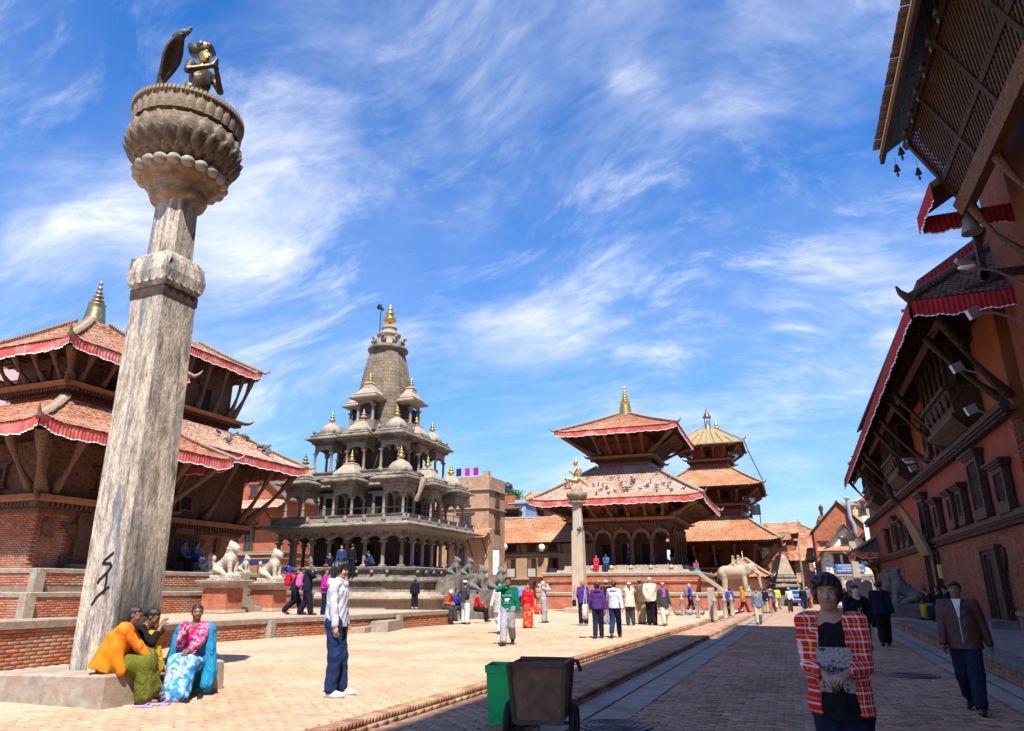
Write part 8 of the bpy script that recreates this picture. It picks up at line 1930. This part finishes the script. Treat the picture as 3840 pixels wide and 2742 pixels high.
person('tourist with dark backpack and blue jacket near the pagoda plinth', -6.0, 47.8, P_Z, 60, 1.68, 'stroll', (ROYAL,), ('trousers', DEND, .015), 'white', 'bob', SKIN_F, .026, None, None, None, None, m_surf('fair_hair', (.5, .36, .18), (.4, .28, .12), .6, 20))
bag('dark blue backpack on the tourist near the pagoda plinth', -6.22, 47.7, P_Z + 1.15, 60, (.30, .2, .45), GREYB, 'backpack')
# down the street
for (lb, x, y, z, az, h, po, tp, ho, bt_, sh_, hr_, ht_, fem) in (
  ('person in purple beanie and blue and white jacket by the chain posts', -3.2, 42.8, .1, 355, 1.52, 'relax', _c('blue_jacket', .05, .06, .28), .84, BLACK, 'dark', 'short', ('beanie', PURP), False),
  ('woman in orange top and maroon trousers striding left of the street', -2.87, 49.2, .1, 60, 1.62, 'walk', _c('amber', .55, .24, .03), .72, MAROON, 'dark', None, ('hood', _c('amber2', .5, .22, .03)), True),
  ('man in dark jacket and white cap beside the chain posts', -2.7, 54.1, .1, 70, 1.75, 'hips', CHAR, .84, TAN, 'dark', 'short', ('cap', WHITE), False),
  ('man in grey jacket, tan sweater and dark topi walking towards camera in sunlight', -1.46, 35.7, 0, 176, 1.58, 'stroll', GREYB, .80, KHAKI, 'dark', 'short', ('topi', CHAR), False),
  ('man in navy jacket behind the tan trousers man', -1.59, 52.0, 0, 20, 1.60, 'stand', NAVY, .80, KHAKI, 'brown', 'short', ('topi', CHAR), False),
  ('person in royal blue jacket at the street side, farther than the navy jacket', -1.29, 55.1, 0, 30, 1.56, 'walk', ROYAL, .82, CHAR, 'dark', 'short', ('cap', WHITE), False),
  ('man in lime shirt and khaki trousers walking away', -.96, 61.6, 0, 10, 1.72, 'walk', LIME, .86, KHAKI, 'brown', 'short', None, False),
  ('man in white shirt and dark trousers walking down the street', -.07, 54.9, 0, 5, 1.62, 'stroll', WHITE, .86, CHAR, 'dark', 'short', ('cap', WHITE), False),
  ('man in black leather jacket and blue jeans walking down the street', .93, 60.8, 0, 0, 1.70, 'walk', BLACK, .88, DEN, 'brown', 'short', None, False),
  ('woman in red top and orange skirt far down the street', 1.6, 68.0, 0, 200, 1.62, 'stand', RED, .8, ORANGE, 'dark', 'long', None, True),
  ('man in light blue denim standing by the white house', 4.9, 62.0, 0, 40, 1.75, 'relax', _c('light_denim', .18, .34, .60), .82, _c('light_denim2', .15, .30, .55), 'dark', 'short', None, False),
  ('person in grey jacket behind the black leather jacket', 1.35, 66.0, 0, 10, 1.68, 'stand', GREYB, .82, CHAR, 'dark', 'short', ('cap', WHITE), False),
  ('person in crimson headscarf in front of the white house doors', 3.6, 56.0, 0, 180, 1.60, 'stand', CHAR, .8, CHAR, 'dark', None, ('hood', RED), True),
  ('motorcyclist in dark jacket and helmet near the white house', 3.2, 51.0, 0, 170, 1.6, 'stand', CHAR, .8, CHAR, 'dark', 'short', ('beanie', WHITE), False)):
 person(lb, x, y, z, az, h, po, (tp, dict(hem=ho, e=.02)), ('trousers', bt_, .018), sh_, hr_, SKIN, .024, 'people down the street', None, ht_, None, HAIR, None, fem)
for (lb, x, y, z) in (('diner at the rooftop table under the red parasol', 9.6, 96.5, 10.6), ('rooftop figure standing at the parapet above the brick gable', 5.0, 100.5, 10.5)):
 person(lb, x, y, z, 180, 1.65, 'stand', (CHAR,), ('trousers', CHAR, .01), 'dark', 'short', SKIN, .04)
print('people', round(time.time() - t0_, 1))
# ================================================================ statues, animals, street furniture
STAT = m_carved('statue_stone', (.48, .42, .34), (.20, .17, .14), 16, .88, .55)
STAT_D = m_surf('statue_stone_dark', (.20, .185, .17), (.10, .092, .088), .88, 7, 6, .5, 22, stain=(.12, .11, .10), stain_sc=3)
# seated guardian lion, facing +y, about 1.15 tall on its slab
LP_ = [Bx((0, .02, .07), (.24, .46, .08), .02, None, .02), Ell((0, -.26, .33), (.22, .24, .22), None, .08), Cap((0, -.22, .38), (0, .12, .66), .19, .20, .1), Ell((0, .17, .66), (.20, .19, .25), None, .08),
       Cap((0, .12, .80), (0, .22, .98), .16, .15, .06), Ell((0, .24, 1.02), (.15, .17, .15), None, .04), Bx((0, .38, .97), (.085, .09, .065), .04, None, .04), Cap((0, .36, 1.06), (0, .44, 1.03), .05, .04, .03), Cap((0, .36, .90), (0, .44, .905), .055, .045, .02)]
for s in (1, -1): LP_ += [Cap((s * .13, .26, .62), (s * .13, .30, .20), .085, .07, .05), Cap((s * .13, .30, .18), (s * .13, .40, .17), .07, .055, .03), Cap((s * .20, -.22, .32), (s * .20, .06, .24), .11, .08, .05), Cap((s * .20, .04, .2), (s * .20, .16, .18), .07, .06, .03), Ell((s * .11, .17, 1.15), (.04, .04, .06), None, .03), Ell((s * .06, .385, 1.04), (.025, .025, .025), None, .01)]
for i in range(14):
 a = i * 2 * pi / 14; LP_.append(Ell((.17 * cos(a), .16 + .05 * sin(a), .98 + .18 * sin(a)), (.05, .06, .05), None, .03))
LP_ += [Cap((0, -.46, .25), (.03, -.52, .6), .05, .045, .03), Ell((.03, -.5, .68), (.07, .06, .1), None, .03), Ell((0, .10, 1.16), (.07, .07, .1), None, .04)]
_V, _F = sdf_mesh(LP_, .022, None, .006, 60)
lion_l = np_mesh('lion_body', _V, _F, STAT, True); lion_d = lion_l.copy(); lion_d.materials.clear(); lion_d.materials.append(STAT_D)
def lion(label, x, y, z, az, sc, dark=False, ped=None, group=None):
 t = thing('lion_statue', label, 'statue', (x, y, z), -rad(az), group); o = link('lion_body', lion_d if dark else lion_l, t, sc=sc)
 MB().box(-.27 * sc, .27 * sc, -.5 * sc, .52 * sc, -.02, .03 * sc).build('slab', STAT_D if dark else STAT, t)
def pedestal(label, x, y, z0, z1, hx, hy):
 t = thing('statue_pedestal', label, 'pedestal', (x, y, z0)); H = z1 - z0
 MB().sq([(hx + .12, hy + .12, 0), (hx + .1, hy + .1, .1)]).build('base', STONE_W, t); MB().sq([(hx, hy, .1), (hx, hy, H - .32)]).build('shaft', BRV, t)
 MB().sq([(hx - .05, hy - .05, H - .32), (hx + .06, hy + .06, H - .22), (hx + .20, hy + .20, H - .10), (hx + .22, hy + .22, H - .02), (hx + .18, hy + .18, H)]).build('cap', STONE, t)
pedestal('brick pedestal with flared stone cap under the left stair lion', -19.35, 21.15, .74, 1.86, .55, .42); pedestal('brick pedestal with flared stone cap under the right stair lion', -19.35, 23.65, .74, 1.80, .55, .42)
lion('pale stone lion on the left pedestal of the pagoda stairs', -19.35, 21.15, 1.87, 90, 1.12, group='stair lions'); lion('pale stone lion on the right pedestal of the pagoda stairs', -19.35, 23.65, 1.81, 90, 1.05, group='stair lions')
lion('small worn stone lion left of the seated couple', -21.9, 22.9, 2.18, 90, .62); lion('small worn stone lion right of the seated couple', -21.9, 25.0, 2.18, 90, .62)
sw_ = thing('stone_stairs', 'worn stone stairs between the two pedestal lions', 'stairs', (-19.9, 22.4, T_Z))
for i in range(4): MB().box(-.7, .75 - i * .26, -.72, .72, i * .19, (i + 1) * .19 - .004).build('tread', STONE, sw_)
su_ = thing('stone_stairs', 'short stone stairs up to the pagoda door behind the lions', 'stairs', (-21.0, 23.6, 1.46))
for i in range(3): MB().box(-.7, .55 - i * .25, -.75, .75, i * .235, (i + 1) * .235 - .004).build('tread', STONE, su_)
for (lb, y, x, z, s_) in (('small dark stone lion on the stone temple stair, nearer', 33.3, -15.85, 2.12, .82), ('small dark stone lion on the stone temple stair, farther', 34.9, -15.85, 2.12, .82), ('large dark stone lion at the stone temple stair foot, nearer', 32.6, -14.2, 1.35, 1.08), ('large dark stone lion at the stone temple stair foot, farther', 35.1, -14.2, 1.35, 1.08)):
 lion(lb, x, y, z, 90, s_, True)
kst_ = thing('stone_stairs', 'grey stone stair block with lions on the east side of the stone temple', 'stairs', (-15.2, 34.0, P_Z))
MB().box(-1.7, -.1, -1.7, 1.9, .4, 1.92).build('upper_block', KST, kst_); MB().box(-.1, 1.6, -2.1, 2.1, .0, 1.15).build('lower_block', KST, kst_)
for i in range(5): MB().box(1.6, 2.9 - i * .26, -.7, .7, i * .21, (i + 1) * .21 - .004).build('tread', KST, kst_)
for (lb, y) in (('big dark stone lion before the palace door, nearer', 36.8), ('big dark stone lion before the palace door, farther', 40.4)):
 t = thing('statue_pedestal', lb.replace('big dark stone lion', 'dark stone pedestal under the lion'), 'pedestal', (4.85, y, .36)); MB().sq([(.95, .62, 0), (.92, .6, .16), (.8, .5, .2), (.8, .5, .34)]).build('block', STONE_D, t); lion(lb, 4.85, y, .71, 270, 1.42, True, group='palace lions')
# standing elephant, facing +x
EP = [Cap((-.75, 0, 1.35), (.35, 0, 1.38), .50, .52, .15), Ell((-.85, 0, 1.25), (.45, .46, .5), None, .15), Ell((.95, 0, 1.62), (.34, .30, .36), None, .12), Ell((1.02, 0, 1.86), (.22, .24, .2), None, .08), Cap((1.22, 0, 1.55), (1.42, 0, 1.15), .17, .13, .06), Cap((1.42, 0, 1.15), (1.45, 0, .6), .13, .09, .04), Cap((1.45, 0, .6), (1.52, 0, .28), .09, .075, .03),
      Cap((.2, 0, 1.5), (.8, 0, 1.62), .42, .34, .1), Cap((-1.25, 0, 1.4), (-1.32, 0, .8), .05, .035, .03)]
for s in (1, -1): EP += [Cap((.45, s * .26, 1.2), (.58, s * .28, .16), .2, .16, .08), Ell((.6, s * .28, .08), (.19, .18, .1), None, .03), Cap((-.8, s * .26, 1.1), (-.82, s * .28, .16), .24, .17, .08), Ell((-.82, s * .28, .08), (.2, .19, .1), None, .03), Ell((.82, s * .36, 1.55), (.22, .05, .34), None, .04), Cap((1.2, s * .15, 1.38), (1.5, s * .16, 1.25), .045, .025, .02)]
for (x, z) in ((.15, 1.95), (-.2, 1.92)): EP += [Cap((x, 0, z), (x + .02, 0, z + .35), .13, .11, .05), Ell((x + .02, 0, z + .55), (.1, .1, .12), None, .03), Cap((x + .05, .16, z + .05), (x + .25, .22, z - .1), .07, .06, .03), Cap((x + .05, -.16, z + .05), (x + .25, -.22, z - .1), .07, .06, .03)]
el_ = thing('elephant_statue', 'large pale stone elephant statue with riders in front of the three-roofed pagoda', 'statue', (-3.3, 52.8, 1.35), rad(-6))
sdf_obj('elephant_body', EP, .035, m_surf('elephant_stone', (.50, .40, .28), (.34, .26, .18), .9, 3, 6, .4, 14, stain=(.26, .21, .16), stain_sc=1.4), el_, None, .008, 40).scale = (1.02, 1.02, .94)
MB().box(-1.6, 1.8, -.6, .6, -.12, .02).build('slab', STONE_W, el_)
ep_ = thing('brick_plinth', 'brick side plinth carrying the elephant statue', 'plinth', (-3.2, 52.8, .1)); MB().box(-1.75, 2.0, -.75, .75, 0, .98).build('wall', BRV, ep_); MB().box(-1.82, 2.07, -.82, .82, .982, 1.14).build('cap', STONE_W, ep_)
rp = thing('stair_ramp', 'sloping pale stone stair cheek beside the colonnaded pagoda plinth', 'ramp', (-5.0, 49.6, P_Z)); MB().add([(-.5, -.5, 2.45), (-.5, .3, 2.45), (1.3, .3, 1.12), (1.3, -.5, 1.12), (-.5, -.5, 2.2), (-.5, .3, 2.2), (1.3, .3, .9), (1.3, -.5, .9)], BOXF).build('cheek', STONE_W, rp)
# kneeling king with joined hands, hooded serpent, small consort, bird
KT = (-8.80, 7.42, 9.24)
def statue_fig(label, x, y, z, az, sc, mat, facemat, nm, crown=True):
 pz = .30; P = np.array([0, 0, pz]); B = [Ell((0, 0, .30), (.19, .15, .14), None, .06), Ell((0, 0, .62), (.165, .115, .22), None, .06), Cap((-.15, 0, .80), (.15, 0, .80), .065, .065, .05), Cap((0, 0, .8), (0, .015, .95), .055, .05, .03), Ell((0, .0, 1.05), (.078, .092, .10), None, .02), Ell((0, .03, .985), (.058, .066, .06), None, .03), Cap((0, .09, 1.04), (0, .105, 1.01), .01, .015, .012)]
 for s in (1, -1):
  el, wr = (s * .27, .10, .58), (s * .03, .30, .74)
  B += [Cap((s * .19, 0, .79), el, .06, .05, .04), Cap(el, wr, .048, .034, .02), Cap(wr, (s * .012, .34, .86), .032, .014, .02), Cap((s * .12, .02, .26), (s * .30, .28, .16), .11, .08, .06), Cap((s * .30, .28, .14), (s * .02, .34, .10), .075, .05, .04)]
 t = thing(nm, label, 'statue', (x, y, z), -rad(az)); sdf_obj('figure', B, .016, mat, t, None, .003, 60).scale = (sc, sc, sc)
 hs_ = sc * 1.18
 hd = sdf_obj('face', [Ell((0, .012, 1.045), (.076, .088, .094), None, .02), Ell((0, .036, .982), (.058, .066, .06), None, .03), Cap((0, .096, 1.04), (0, .112, 1.01), .011, .016, .012), Cap((-.035, .088, 1.075), (.035, .088, 1.075), .010, .010, .02), Ell((0, .094, .978), (.024, .012, .012), None, .01)], .011, facemat, t); hd.scale = (hs_, hs_, hs_); hd.location = (0, 0, 1.0 * sc - 1.0 * hs_)
 if crown:
  MB().lathe([(.098, 1.09), (.112, 1.12), (.10, 1.16), (.108, 1.19), (.06, 1.21)], 16, (0, 0)).ball((0, .085, 1.17), (.05, .03, .055), 8, 5).ball((.09, .03, 1.16), (.04, .04, .05), 8, 5).ball((-.09, .03, 1.16), (.04, .04, .05), 8, 5).build('crown', mat, t, (0, 0, sc - hs_)).scale = (hs_, hs_, hs_)
  MB().tube([(0, -.09, 1.16), (0, -.20, 1.22), (0, -.27, 1.32), (0, -.25, 1.38)], [.05, .09, .075, .02], 10).build('plume', mat, t, (0, 0, sc - hs_)).scale = (hs_, hs_, hs_)
 return t
statue_fig('gilt-faced king statue kneeling with joined hands on top of the tall pillar', KT[0] + .20, KT[1] - .05, KT[2] - .02, 100, 1.18, BRONZE, BRASS, 'king_statue')
statue_fig('small gilt consort figure behind the king on the tall pillar', KT[0] - .36, KT[1] - .34, KT[2] - .02, 98, .50, BRONZE, BRASS, 'consort_statue', False)
cb = thing('serpent_statue', 'bronze hooded serpent rearing over the king on the tall pillar', 'statue', (KT[0] - .62, KT[1] - .16, KT[2] - .03), rad(-12), None, 1.3)
rings = []; path = [(0, 0, 0, .05, .05), (-.03, 0, .25, .055, .055), (-.02, 0, .5, .06, .06), (.03, 0, .70, .09, .055), (.08, 0, .86, .15, .045), (.12, 0, 1.0, .19, .04), (.17, 0, 1.14, .18, .045), (.24, 0, 1.25, .13, .055), (.33, 0, 1.29, .08, .055), (.40, 0, 1.25, .045, .035)]
for i, (x, y, z, wy, wx) in enumerate(path):
 a = np.array(path[max(0, i - 1)][:3]); b2_ = np.array(path[min(len(path) - 1, i + 1)][:3]); d = b2_ - a; d /= np.linalg.norm(d); nx2 = np.array([d[2], 0, -d[0]])
 rings.append([tuple(np.array([x, y, z]) + nx2 * wx * cos(t) * (1 if cos(t) > 0 else .8) + np.array([0, 1, 0]) * wy * .7 * sin(t) - nx2 * (-.35) * wy * abs(sin(t)) * (wy > .1)) for t in np.linspace(0, 2 * pi, 17)[:-1]])
MB().loft(rings, True, True).build('hood', m_surf('serpent_bronze', (.13, .10, .075), (.04, .034, .03), .45, 4, 5, .5, 40, metal=.6, stretch=(1, 1, 8)), cb)
PIG = m_surf('pigeon_grey', (.16, .17, .20), (.06, .065, .085), .6, 9, 3, .1);
pgm = MB().ball((0, 0, .09), (.06, .12, .065), 8, 5).ball((0, .11, .155), (.036, .04, .04), 7, 4).tube([(0, .08, .10), (0, .105, .15)], [.045, .035], 7).tube([(0, -.08, .09), (0, -.20, .06)], [.045, .02], 6).tube([(0, .14, .155), (0, .175, .148)], [.01, .002], 4).tube([(.02, 0, .05), (.02, .01, 0)], .006, 4).tube([(-.02, 0, .05), (-.02, .01, 0)], .006, 4).mesh('pigeon', PIG)
def pigeon(label, x, y, z, az, group, sc=1.25):
 o = link('pigeon', pgm, None, (x, y, z), -rad(az), sc=sc); tag(o, label, 'pigeon', group)
pigeon('dark bird perched on the serpent hood atop the tall pillar', KT[0] - .22, KT[1] - .20, KT[2] + 1.66, 80, 'pigeons', 1.1)
for i in range(48):   # on the wide lower roof of the colonnaded pagoda, gathered towards the eave and the right
 s = RNG.beta(1.2, 2.6) * .75 + .06; hw = 6.28 + (2.1 - 6.28) * s; u = np.clip(RNG.normal(1.2, 2.6), -hw * .8, hw * .9)
 zz = 7.75 + 2.9 * s + .09; pigeon('grey pigeon resting on the lower roof of the colonnaded pagoda', VC[0] + u, VC[1] - (6.28 + (2.1 - 6.28) * s), zz, RNG.uniform(0, 360), 'pigeons on the colonnaded pagoda', 1.05)
for i in range(13):
 s = RNG.uniform(.15, .8); u = RNG.uniform(-.5, 4.2) * (1 - .5 * s); pigeon('grey pigeon resting on the lower roof of the rear left pagoda', -27.1 + 4.55 + (2.0 - 4.55) * s, 25.0 + u, 7.35 + 1.58 * s + .10, RNG.uniform(0, 360), 'pigeons on the left pagoda')
for i, (x, y) in enumerate(((-6.6, 40.6), (-6.4, 39.2), (-5.9, 40.8), (-5.2, 39.9), (-5.0, 39.3), (-4.75, 40.1), (-4.4, 39.7), (-3.95, 39.9), (-6.9, 40.0), (-5.6, 38.9))): pigeon('grey pigeon walking on the plaza near the chain posts', x, y, P_Z, RNG.uniform(0, 360), 'pigeons on the plaza')
for s, (x, z) in enumerate(((-11.55, 4.95), (-11.7, 4.95))): pigeon('pigeon sitting on the shoulder of the slender pillar', x, 42.25, z, 40 + s * 90, 'pigeons on the slender pillar', 1.3)
# winged kneeling figure on the slender pillar
gt = thing('winged_statue', 'gilt winged kneeling figure on the slender pillar', 'statue', (-11.85, 42.6, 7.56), rad(100))
GP = [Ell((0, 0, .55), (.26, .22, .22), None, .08), Ell((0, .02, 1.0), (.24, .17, .32), None, .08), Cap((-.2, 0, 1.25), (.2, 0, 1.25), .1, .1, .06), Cap((0, 0, 1.3), (0, .02, 1.48), .08, .08, .04), Ell((0, .03, 1.62), (.12, .14, .16), None, .03), Cap((0, 0, 1.72), (0, -.02, 2.0), .12, .05, .04), Cap((0, .15, 1.6), (0, .2, 1.56), .02, .03, .02)]
for s in (1, -1): GP += [Cap((s * .26, 0, 1.22), (s * .36, .16, .92), .085, .07, .05), Cap((s * .36, .16, .92), (s * .06, .42, 1.12), .065, .05, .03), Cap((s * .05, .42, 1.1), (s * .03, .48, 1.3), .05, .025, .02), Cap((s * .14, .05, .5), (s * .22, .62, .62), .15, .11, .08), Cap((s * .22, .62, .6), (s * .2, .42, .1), .10, .07, .04), Cap((s * .2, .42, .08), (s * .2, .62, .06), .07, .05, .03), Ell((s * .22, -.2, .95), (.06, .09, .48), _rot(rx=.2), .05), Cap((s * .2, -.28, .6), (s * .24, -.75, .12), .1, .04, .05)]
sdf_obj('figure', GP, .032, m_surf('pale_gilt', (.62, .47, .24), (.36, .26, .13), .45, 6, 4, .2, metal=.55), gt, None, .004, 50)
# chain posts
CHP = m_surf('post_stone', (.40, .34, .28), (.25, .21, .17), .85, 5, 5, .3); posts = [(-6.9, 38.9), (-6.07, 39.6), (-5.46, 39.9), (-4.3, 37.0), (-3.30, 34.9), (-3.05, 37.2), (-2.95, 40.5)]
for i, (x, y) in enumerate(posts):
 o = MB().lathe([(.12, 0), (.12, .1), (.10, .12), (.09, .75), (.12, .80), (.11, .86), (.05, .95), (.07, 1.0), (.02, 1.08)], 12).build('chain_post', CHP); o.location = (x, y, P_Z); tag(o, 'stone chain post number %d from the left along the plaza edge' % (i + 1) if False else ['leftmost stone chain post on the plaza', 'second stone chain post from the left', 'third stone chain post from the left, near the pigeons', 'stone chain post half way to the street', 'stone chain post at the kerb nearest the camera', 'stone chain post at the kerb behind the nearest one', 'farthest stone chain post at the kerb'][i], 'post', 'chain posts')
CHN = m_flat('chain_iron', (.20, .15, .11), .6, .5)
for i in range(len(posts) - 1):
 a, b2_ = np.array([*posts[i], P_Z + .8]), np.array([*posts[i + 1], P_Z + .8]); o = MB().tube([a + (b2_ - a) * t - np.array([0, 0, .38 * 4 * t * (1 - t)]) for t in np.linspace(0, 1, 11)], .022, 5).build('chain', CHN); tag(o, ['iron chain between the two leftmost posts', 'iron chain between second and third posts', 'iron chain sagging from the third post towards the kerb', 'iron chain reaching the nearest kerb post', 'iron chain between the kerb posts', 'iron chain to the farthest kerb post'][i], 'chain', 'chains between the posts')
wp_ = thing('stone_post', 'square weathered stone post at the kerb beside the chain posts', 'post', (-3.45, 35.3, P_Z)); MB().sq([(.16, .16, 0), (.15, .15, 1.35), (.13, .13, 1.4)]).build('shaft', CHP, wp_)
# green bin and rusty cart in the foreground
bn_ = thing('litter_bin', 'open green metal litter bin beside the rusty cart', 'bin', (-3.20, 8.30, .10), rad(12), None, .84)
GRM = m_surf('green_paint', (.02, .62, .16), (.01, .50, .13), .45, 4, 5, .08, 30, stain=(.02, .16, .08), stain_sc=2.4)
def open_box(levels, th):
 m = MB(); m.sq(levels, cap=False); a = levels[-1]; m.sq([(a[0], a[1], a[2]), (a[0] - th, a[1] - th, a[2]), (levels[0][0] - th, levels[0][1] - th, levels[0][2] + .05)], cap=False); l = levels[0]; m.add([(-l[0], -l[1], l[2] + .03), (l[0], -l[1], l[2] + .03), (l[0], l[1], l[2] + .03), (-l[0], l[1], l[2] + .03)], [(0, 1, 2, 3)]); return m
open_box([(.24, .24, .0), (.27, .27, .66)], .015).build('body', GRM, bn_); open_box([(.285, .285, .64), (.29, .29, .73)], .02).build('rim', GRM, bn_)
MB().tube([(.12, -.262, .52), (.11, -.258, .38), (.10, -.250, .15), (.085, -.247, .04)], [.006, .011, .007, .012], 4).build('tar_drip', SHOE['dark'], bn_)
ct = thing('hand_cart', 'rusty brown metal rubbish cart with tall box and two wheels', 'cart', (-2.68, 7.95, .01), rad(9), None, .76)
RST = m_surf('rusty_metal', (.34, .17, .09), (.14, .075, .045), .75, 5, 7, .35, 26, stain=(.13, .07, .045), stain_sc=2.0); RSF = m_surf('rust_frame', (.17, .095, .06), (.08, .05, .036), .7, 9, 5, .3)
def trap(y0, y1): return [(-.36, y0, .30), (.36, y0, .30), (.42, y0, 1.0), (-.42, y0, 1.0)], [(-.36, y1, .30), (.36, y1, .30), (.42, y1, 1.0), (-.42, y1, 1.0)]
fr_, bk_ = [(-.34, -.30, .26), (.34, -.30, .26), (.40, -.42, 1.02), (-.40, -.42, 1.02)], [(-.34, .30, .26), (.34, .30, .26), (.40, .46, 1.02), (-.40, .46, 1.02)]
MB().add(fr_ + bk_ + [tuple(np.array(p) * (.97, .97, 1) + (0, 0, .0)) for p in fr_ + bk_], [(0, 1, 2, 3), (5, 4, 7, 6), (1, 5, 6, 2), (4, 0, 3, 7), (0, 4, 5, 1), (8, 11, 10, 9), (13, 14, 15, 12), (9, 10, 14, 13), (12, 15, 11, 8), (3, 2, 10, 11), (6, 7, 15, 14), (2, 6, 14, 10), (7, 3, 11, 15)]).build('box', RST, ct)
for i, (a, b2_) in enumerate(((0, 1), (1, 2), (2, 3), (3, 0))): MB().beam(np.array(fr_[a]) + (0, -.012, 0), np.array(fr_[b2_]) + (0, -.012, 0), .055, .03, (0, 1, 0)).build('frame_bar', RSF, ct)
for i, (a, b2_) in enumerate(((1, 2), (2, 3))): MB().beam(np.array(bk_[a]) + (.005, 0, 0), np.array(bk_[b2_]) + (.005, 0, 0), .05, .05).build('frame_bar', RSF, ct)
MB().beam((.41, -.42, 1.02), (.41, .46, 1.02), .05, .05).build('frame_bar', RSF, ct)
MB().tube([(.40, .46, 1.0), (.46, .60, .98), (.50, .68, .84)], .03, 6).build('handle', RSF, ct)
TYR = m_flat('tyre_rubber', (.02, .019, .02), .85)
for s in (-1, 1):
 w_ = MB(); n = 20
 for k in range(n):
  pass
 w_.loft([[(s * .47 + .055 * cos(p), (.22 + .05 * sin(p)) * cos(t), .22 + (.22 + .05 * sin(p)) * sin(t)) for p in np.linspace(0, 2 * pi, 9)[:-1]] for t in np.linspace(0, 2 * pi, 21)], False, True)
 wh_ = w_.build('wheel', TYR, ct); MB().lathe([(.19, -.02), (.19, .02), (.05, .05), (.0, .05)], 16).build('rim', RSF, wh_, (s * .47, 0, .22)).rotation_euler = (0, pi / 2, 0)
MB().tube([(-.47, 0, .22), (.47, 0, .22)], .025, 6).build('axle', RSF, ct); MB().tube([(0, -.25, .26), (0, -.3, .0)], .02, 5).build('prop_leg', RSF, ct)
# car
car = thing('parked_car', 'blue hatchback seen from behind in the street', 'car', (.35, 76.0, 0), rad(4)); CB = m_flat('car_blue', (.04, .10, .27), .25, .3, spec=.6)
sdf_obj('body', [Bx((0, 0, .62), (.84, 1.9, .36), .16, None, .05), Bx((0, -.25, 1.12), (.70, 1.35, .38), .22, None, .12), Bx((0, -1.85, .45), (.80, .12, .16), .08, None, .05)] + [Cap((s * 1.0, y, .30), (s * .6, y, .30), .33, .33, op='s') for s in (1, -1) for y in (-1.2, 1.25)], .045, CB, car)
MB().loft([[(-.52, -1.62, 1.02), (.52, -1.62, 1.02), (.44, -1.50, 1.36), (-.44, -1.50, 1.36)], [(-.52, -1.60, 1.02), (.52, -1.60, 1.02), (.44, -1.46, 1.36), (-.44, -1.46, 1.36)]]).build('rear_window', m_flat('car_glass', (.30, .38, .42), .1, spec=.7), car)
for s in (1, -1):
 MB().ball((s * .68, -1.82, .82), (.12, .08, .10), 8, 5).build('tail_light', m_flat('tail_red', (.55, .02, .02), .3), car); MB().ball((s * .9, .4, 1.0), (.1, .07, .07), 7, 4).build('mirror', CB, car)
 for y in (-1.2, 1.25):
  q = MB().lathe([(.31, -.1), (.31, .1), (.2, .11), (.0, .10)], 18).build('wheel', TYR, car, (s * .72, y, .31)); q.rotation_euler = (0, s * pi / 2, 0); MB().lathe([(.19, .10), (.19, .12), (.0, .125)], 12).build('hubcap', LMP, q)
MB().bx((0, -1.925, .62), (.5, .02, .14)).build('number_plate', m_flat('plate_red', (.5, .05, .04), .5), car)
# stall and plants by the brick house, loudspeaker box, wall lanterns of the long house
aw = thing('market_awning', 'dark blue awning on poles over potted plants by the red brick house', 'awning', (-33.0, 38.5, T_Z)); MB().add([(-2.6, 0, 2.9), (1.6, .2, 2.5), (1.9, -1.6, 2.3), (-2.6, -1.6, 1.8), (-2.6, 0, 2.93), (1.6, .2, 2.53), (1.9, -1.6, 2.33), (-2.6, -1.6, 1.83)], BOXF).build('canopy', _c('awning_blue', .012, .02, .07), aw)
for (x, y, h_) in ((-2.4, -1.5, 1.85), (1.7, -1.5, 2.3), (0, -1.5, 2.05), (1.5, .1, 2.5)): MB().tube([(x, y, 0), (x, y, h_)], .03, 5).build('pole', IRON, aw)
for i, (x, y) in enumerate(((-31.9, 36.6), (-30.6, 36.9), (-29.6, 37.4), (-33.6, 36.4))): leaf_clump('potted_plant', ['leafy potted plant under the dark awning', 'yellow-green potted shrub right of the awning', 'bushy potted plant left of the stone temple arcade', 'spiky potted plant at the awning left end'][i], x, y, 1.75, .35, .35, .45, 160, lsz=.13, col=LEAF)
lsb = thing('wooden_box', 'dark red rounded wooden box on the pagoda plinth', 'box', (-17.2, 50.2, 1.32)); MB().loft([[(-.55, y, 0), (.55, y, 0), (.6, y, .6), (.35, y, 1.05), (-.35, y, 1.05), (-.6, y, .6)] for y in (-.35, .35)]).build('body', m_surf('oxblood', (.14, .03, .025), (.09, .02, .018), .5, 3), lsb)
ldg = thing('plinth_ledge', 'low brick ledge left of the colonnaded pagoda plinth', 'ledge', (-18.6, 50.4, P_Z)); MB().box(-1.9, 1.9, -.8, .8, 0, .95).build('wall', BRV, ldg); MB().box(-1.95, 1.95, -.85, .85, .952, 1.1).build('cap', STONE_W, ldg)
for i, (x, z) in enumerate(((-22.3, 4.9), (-18.95, 4.75))):
 t = thing('wall_lantern', ['pale globe lamp at the left end of the low house', 'pale globe lamp between the attic windows of the low house'][i], 'lamp', (x, 57.0, z)); MB().tube([(0, .3, -.1), (0, 0, -.35), (0, -.2, -.2)], .03, 5).build('bracket', IRON, t); MB().lathe([(.14, -.25), (.26, -.05), (.28, .15), (.2, .32), (.02, .38)], 14, (0, -.2)).build('globe', m_flat('globe_white', (.75, .75, .72), .3), t)
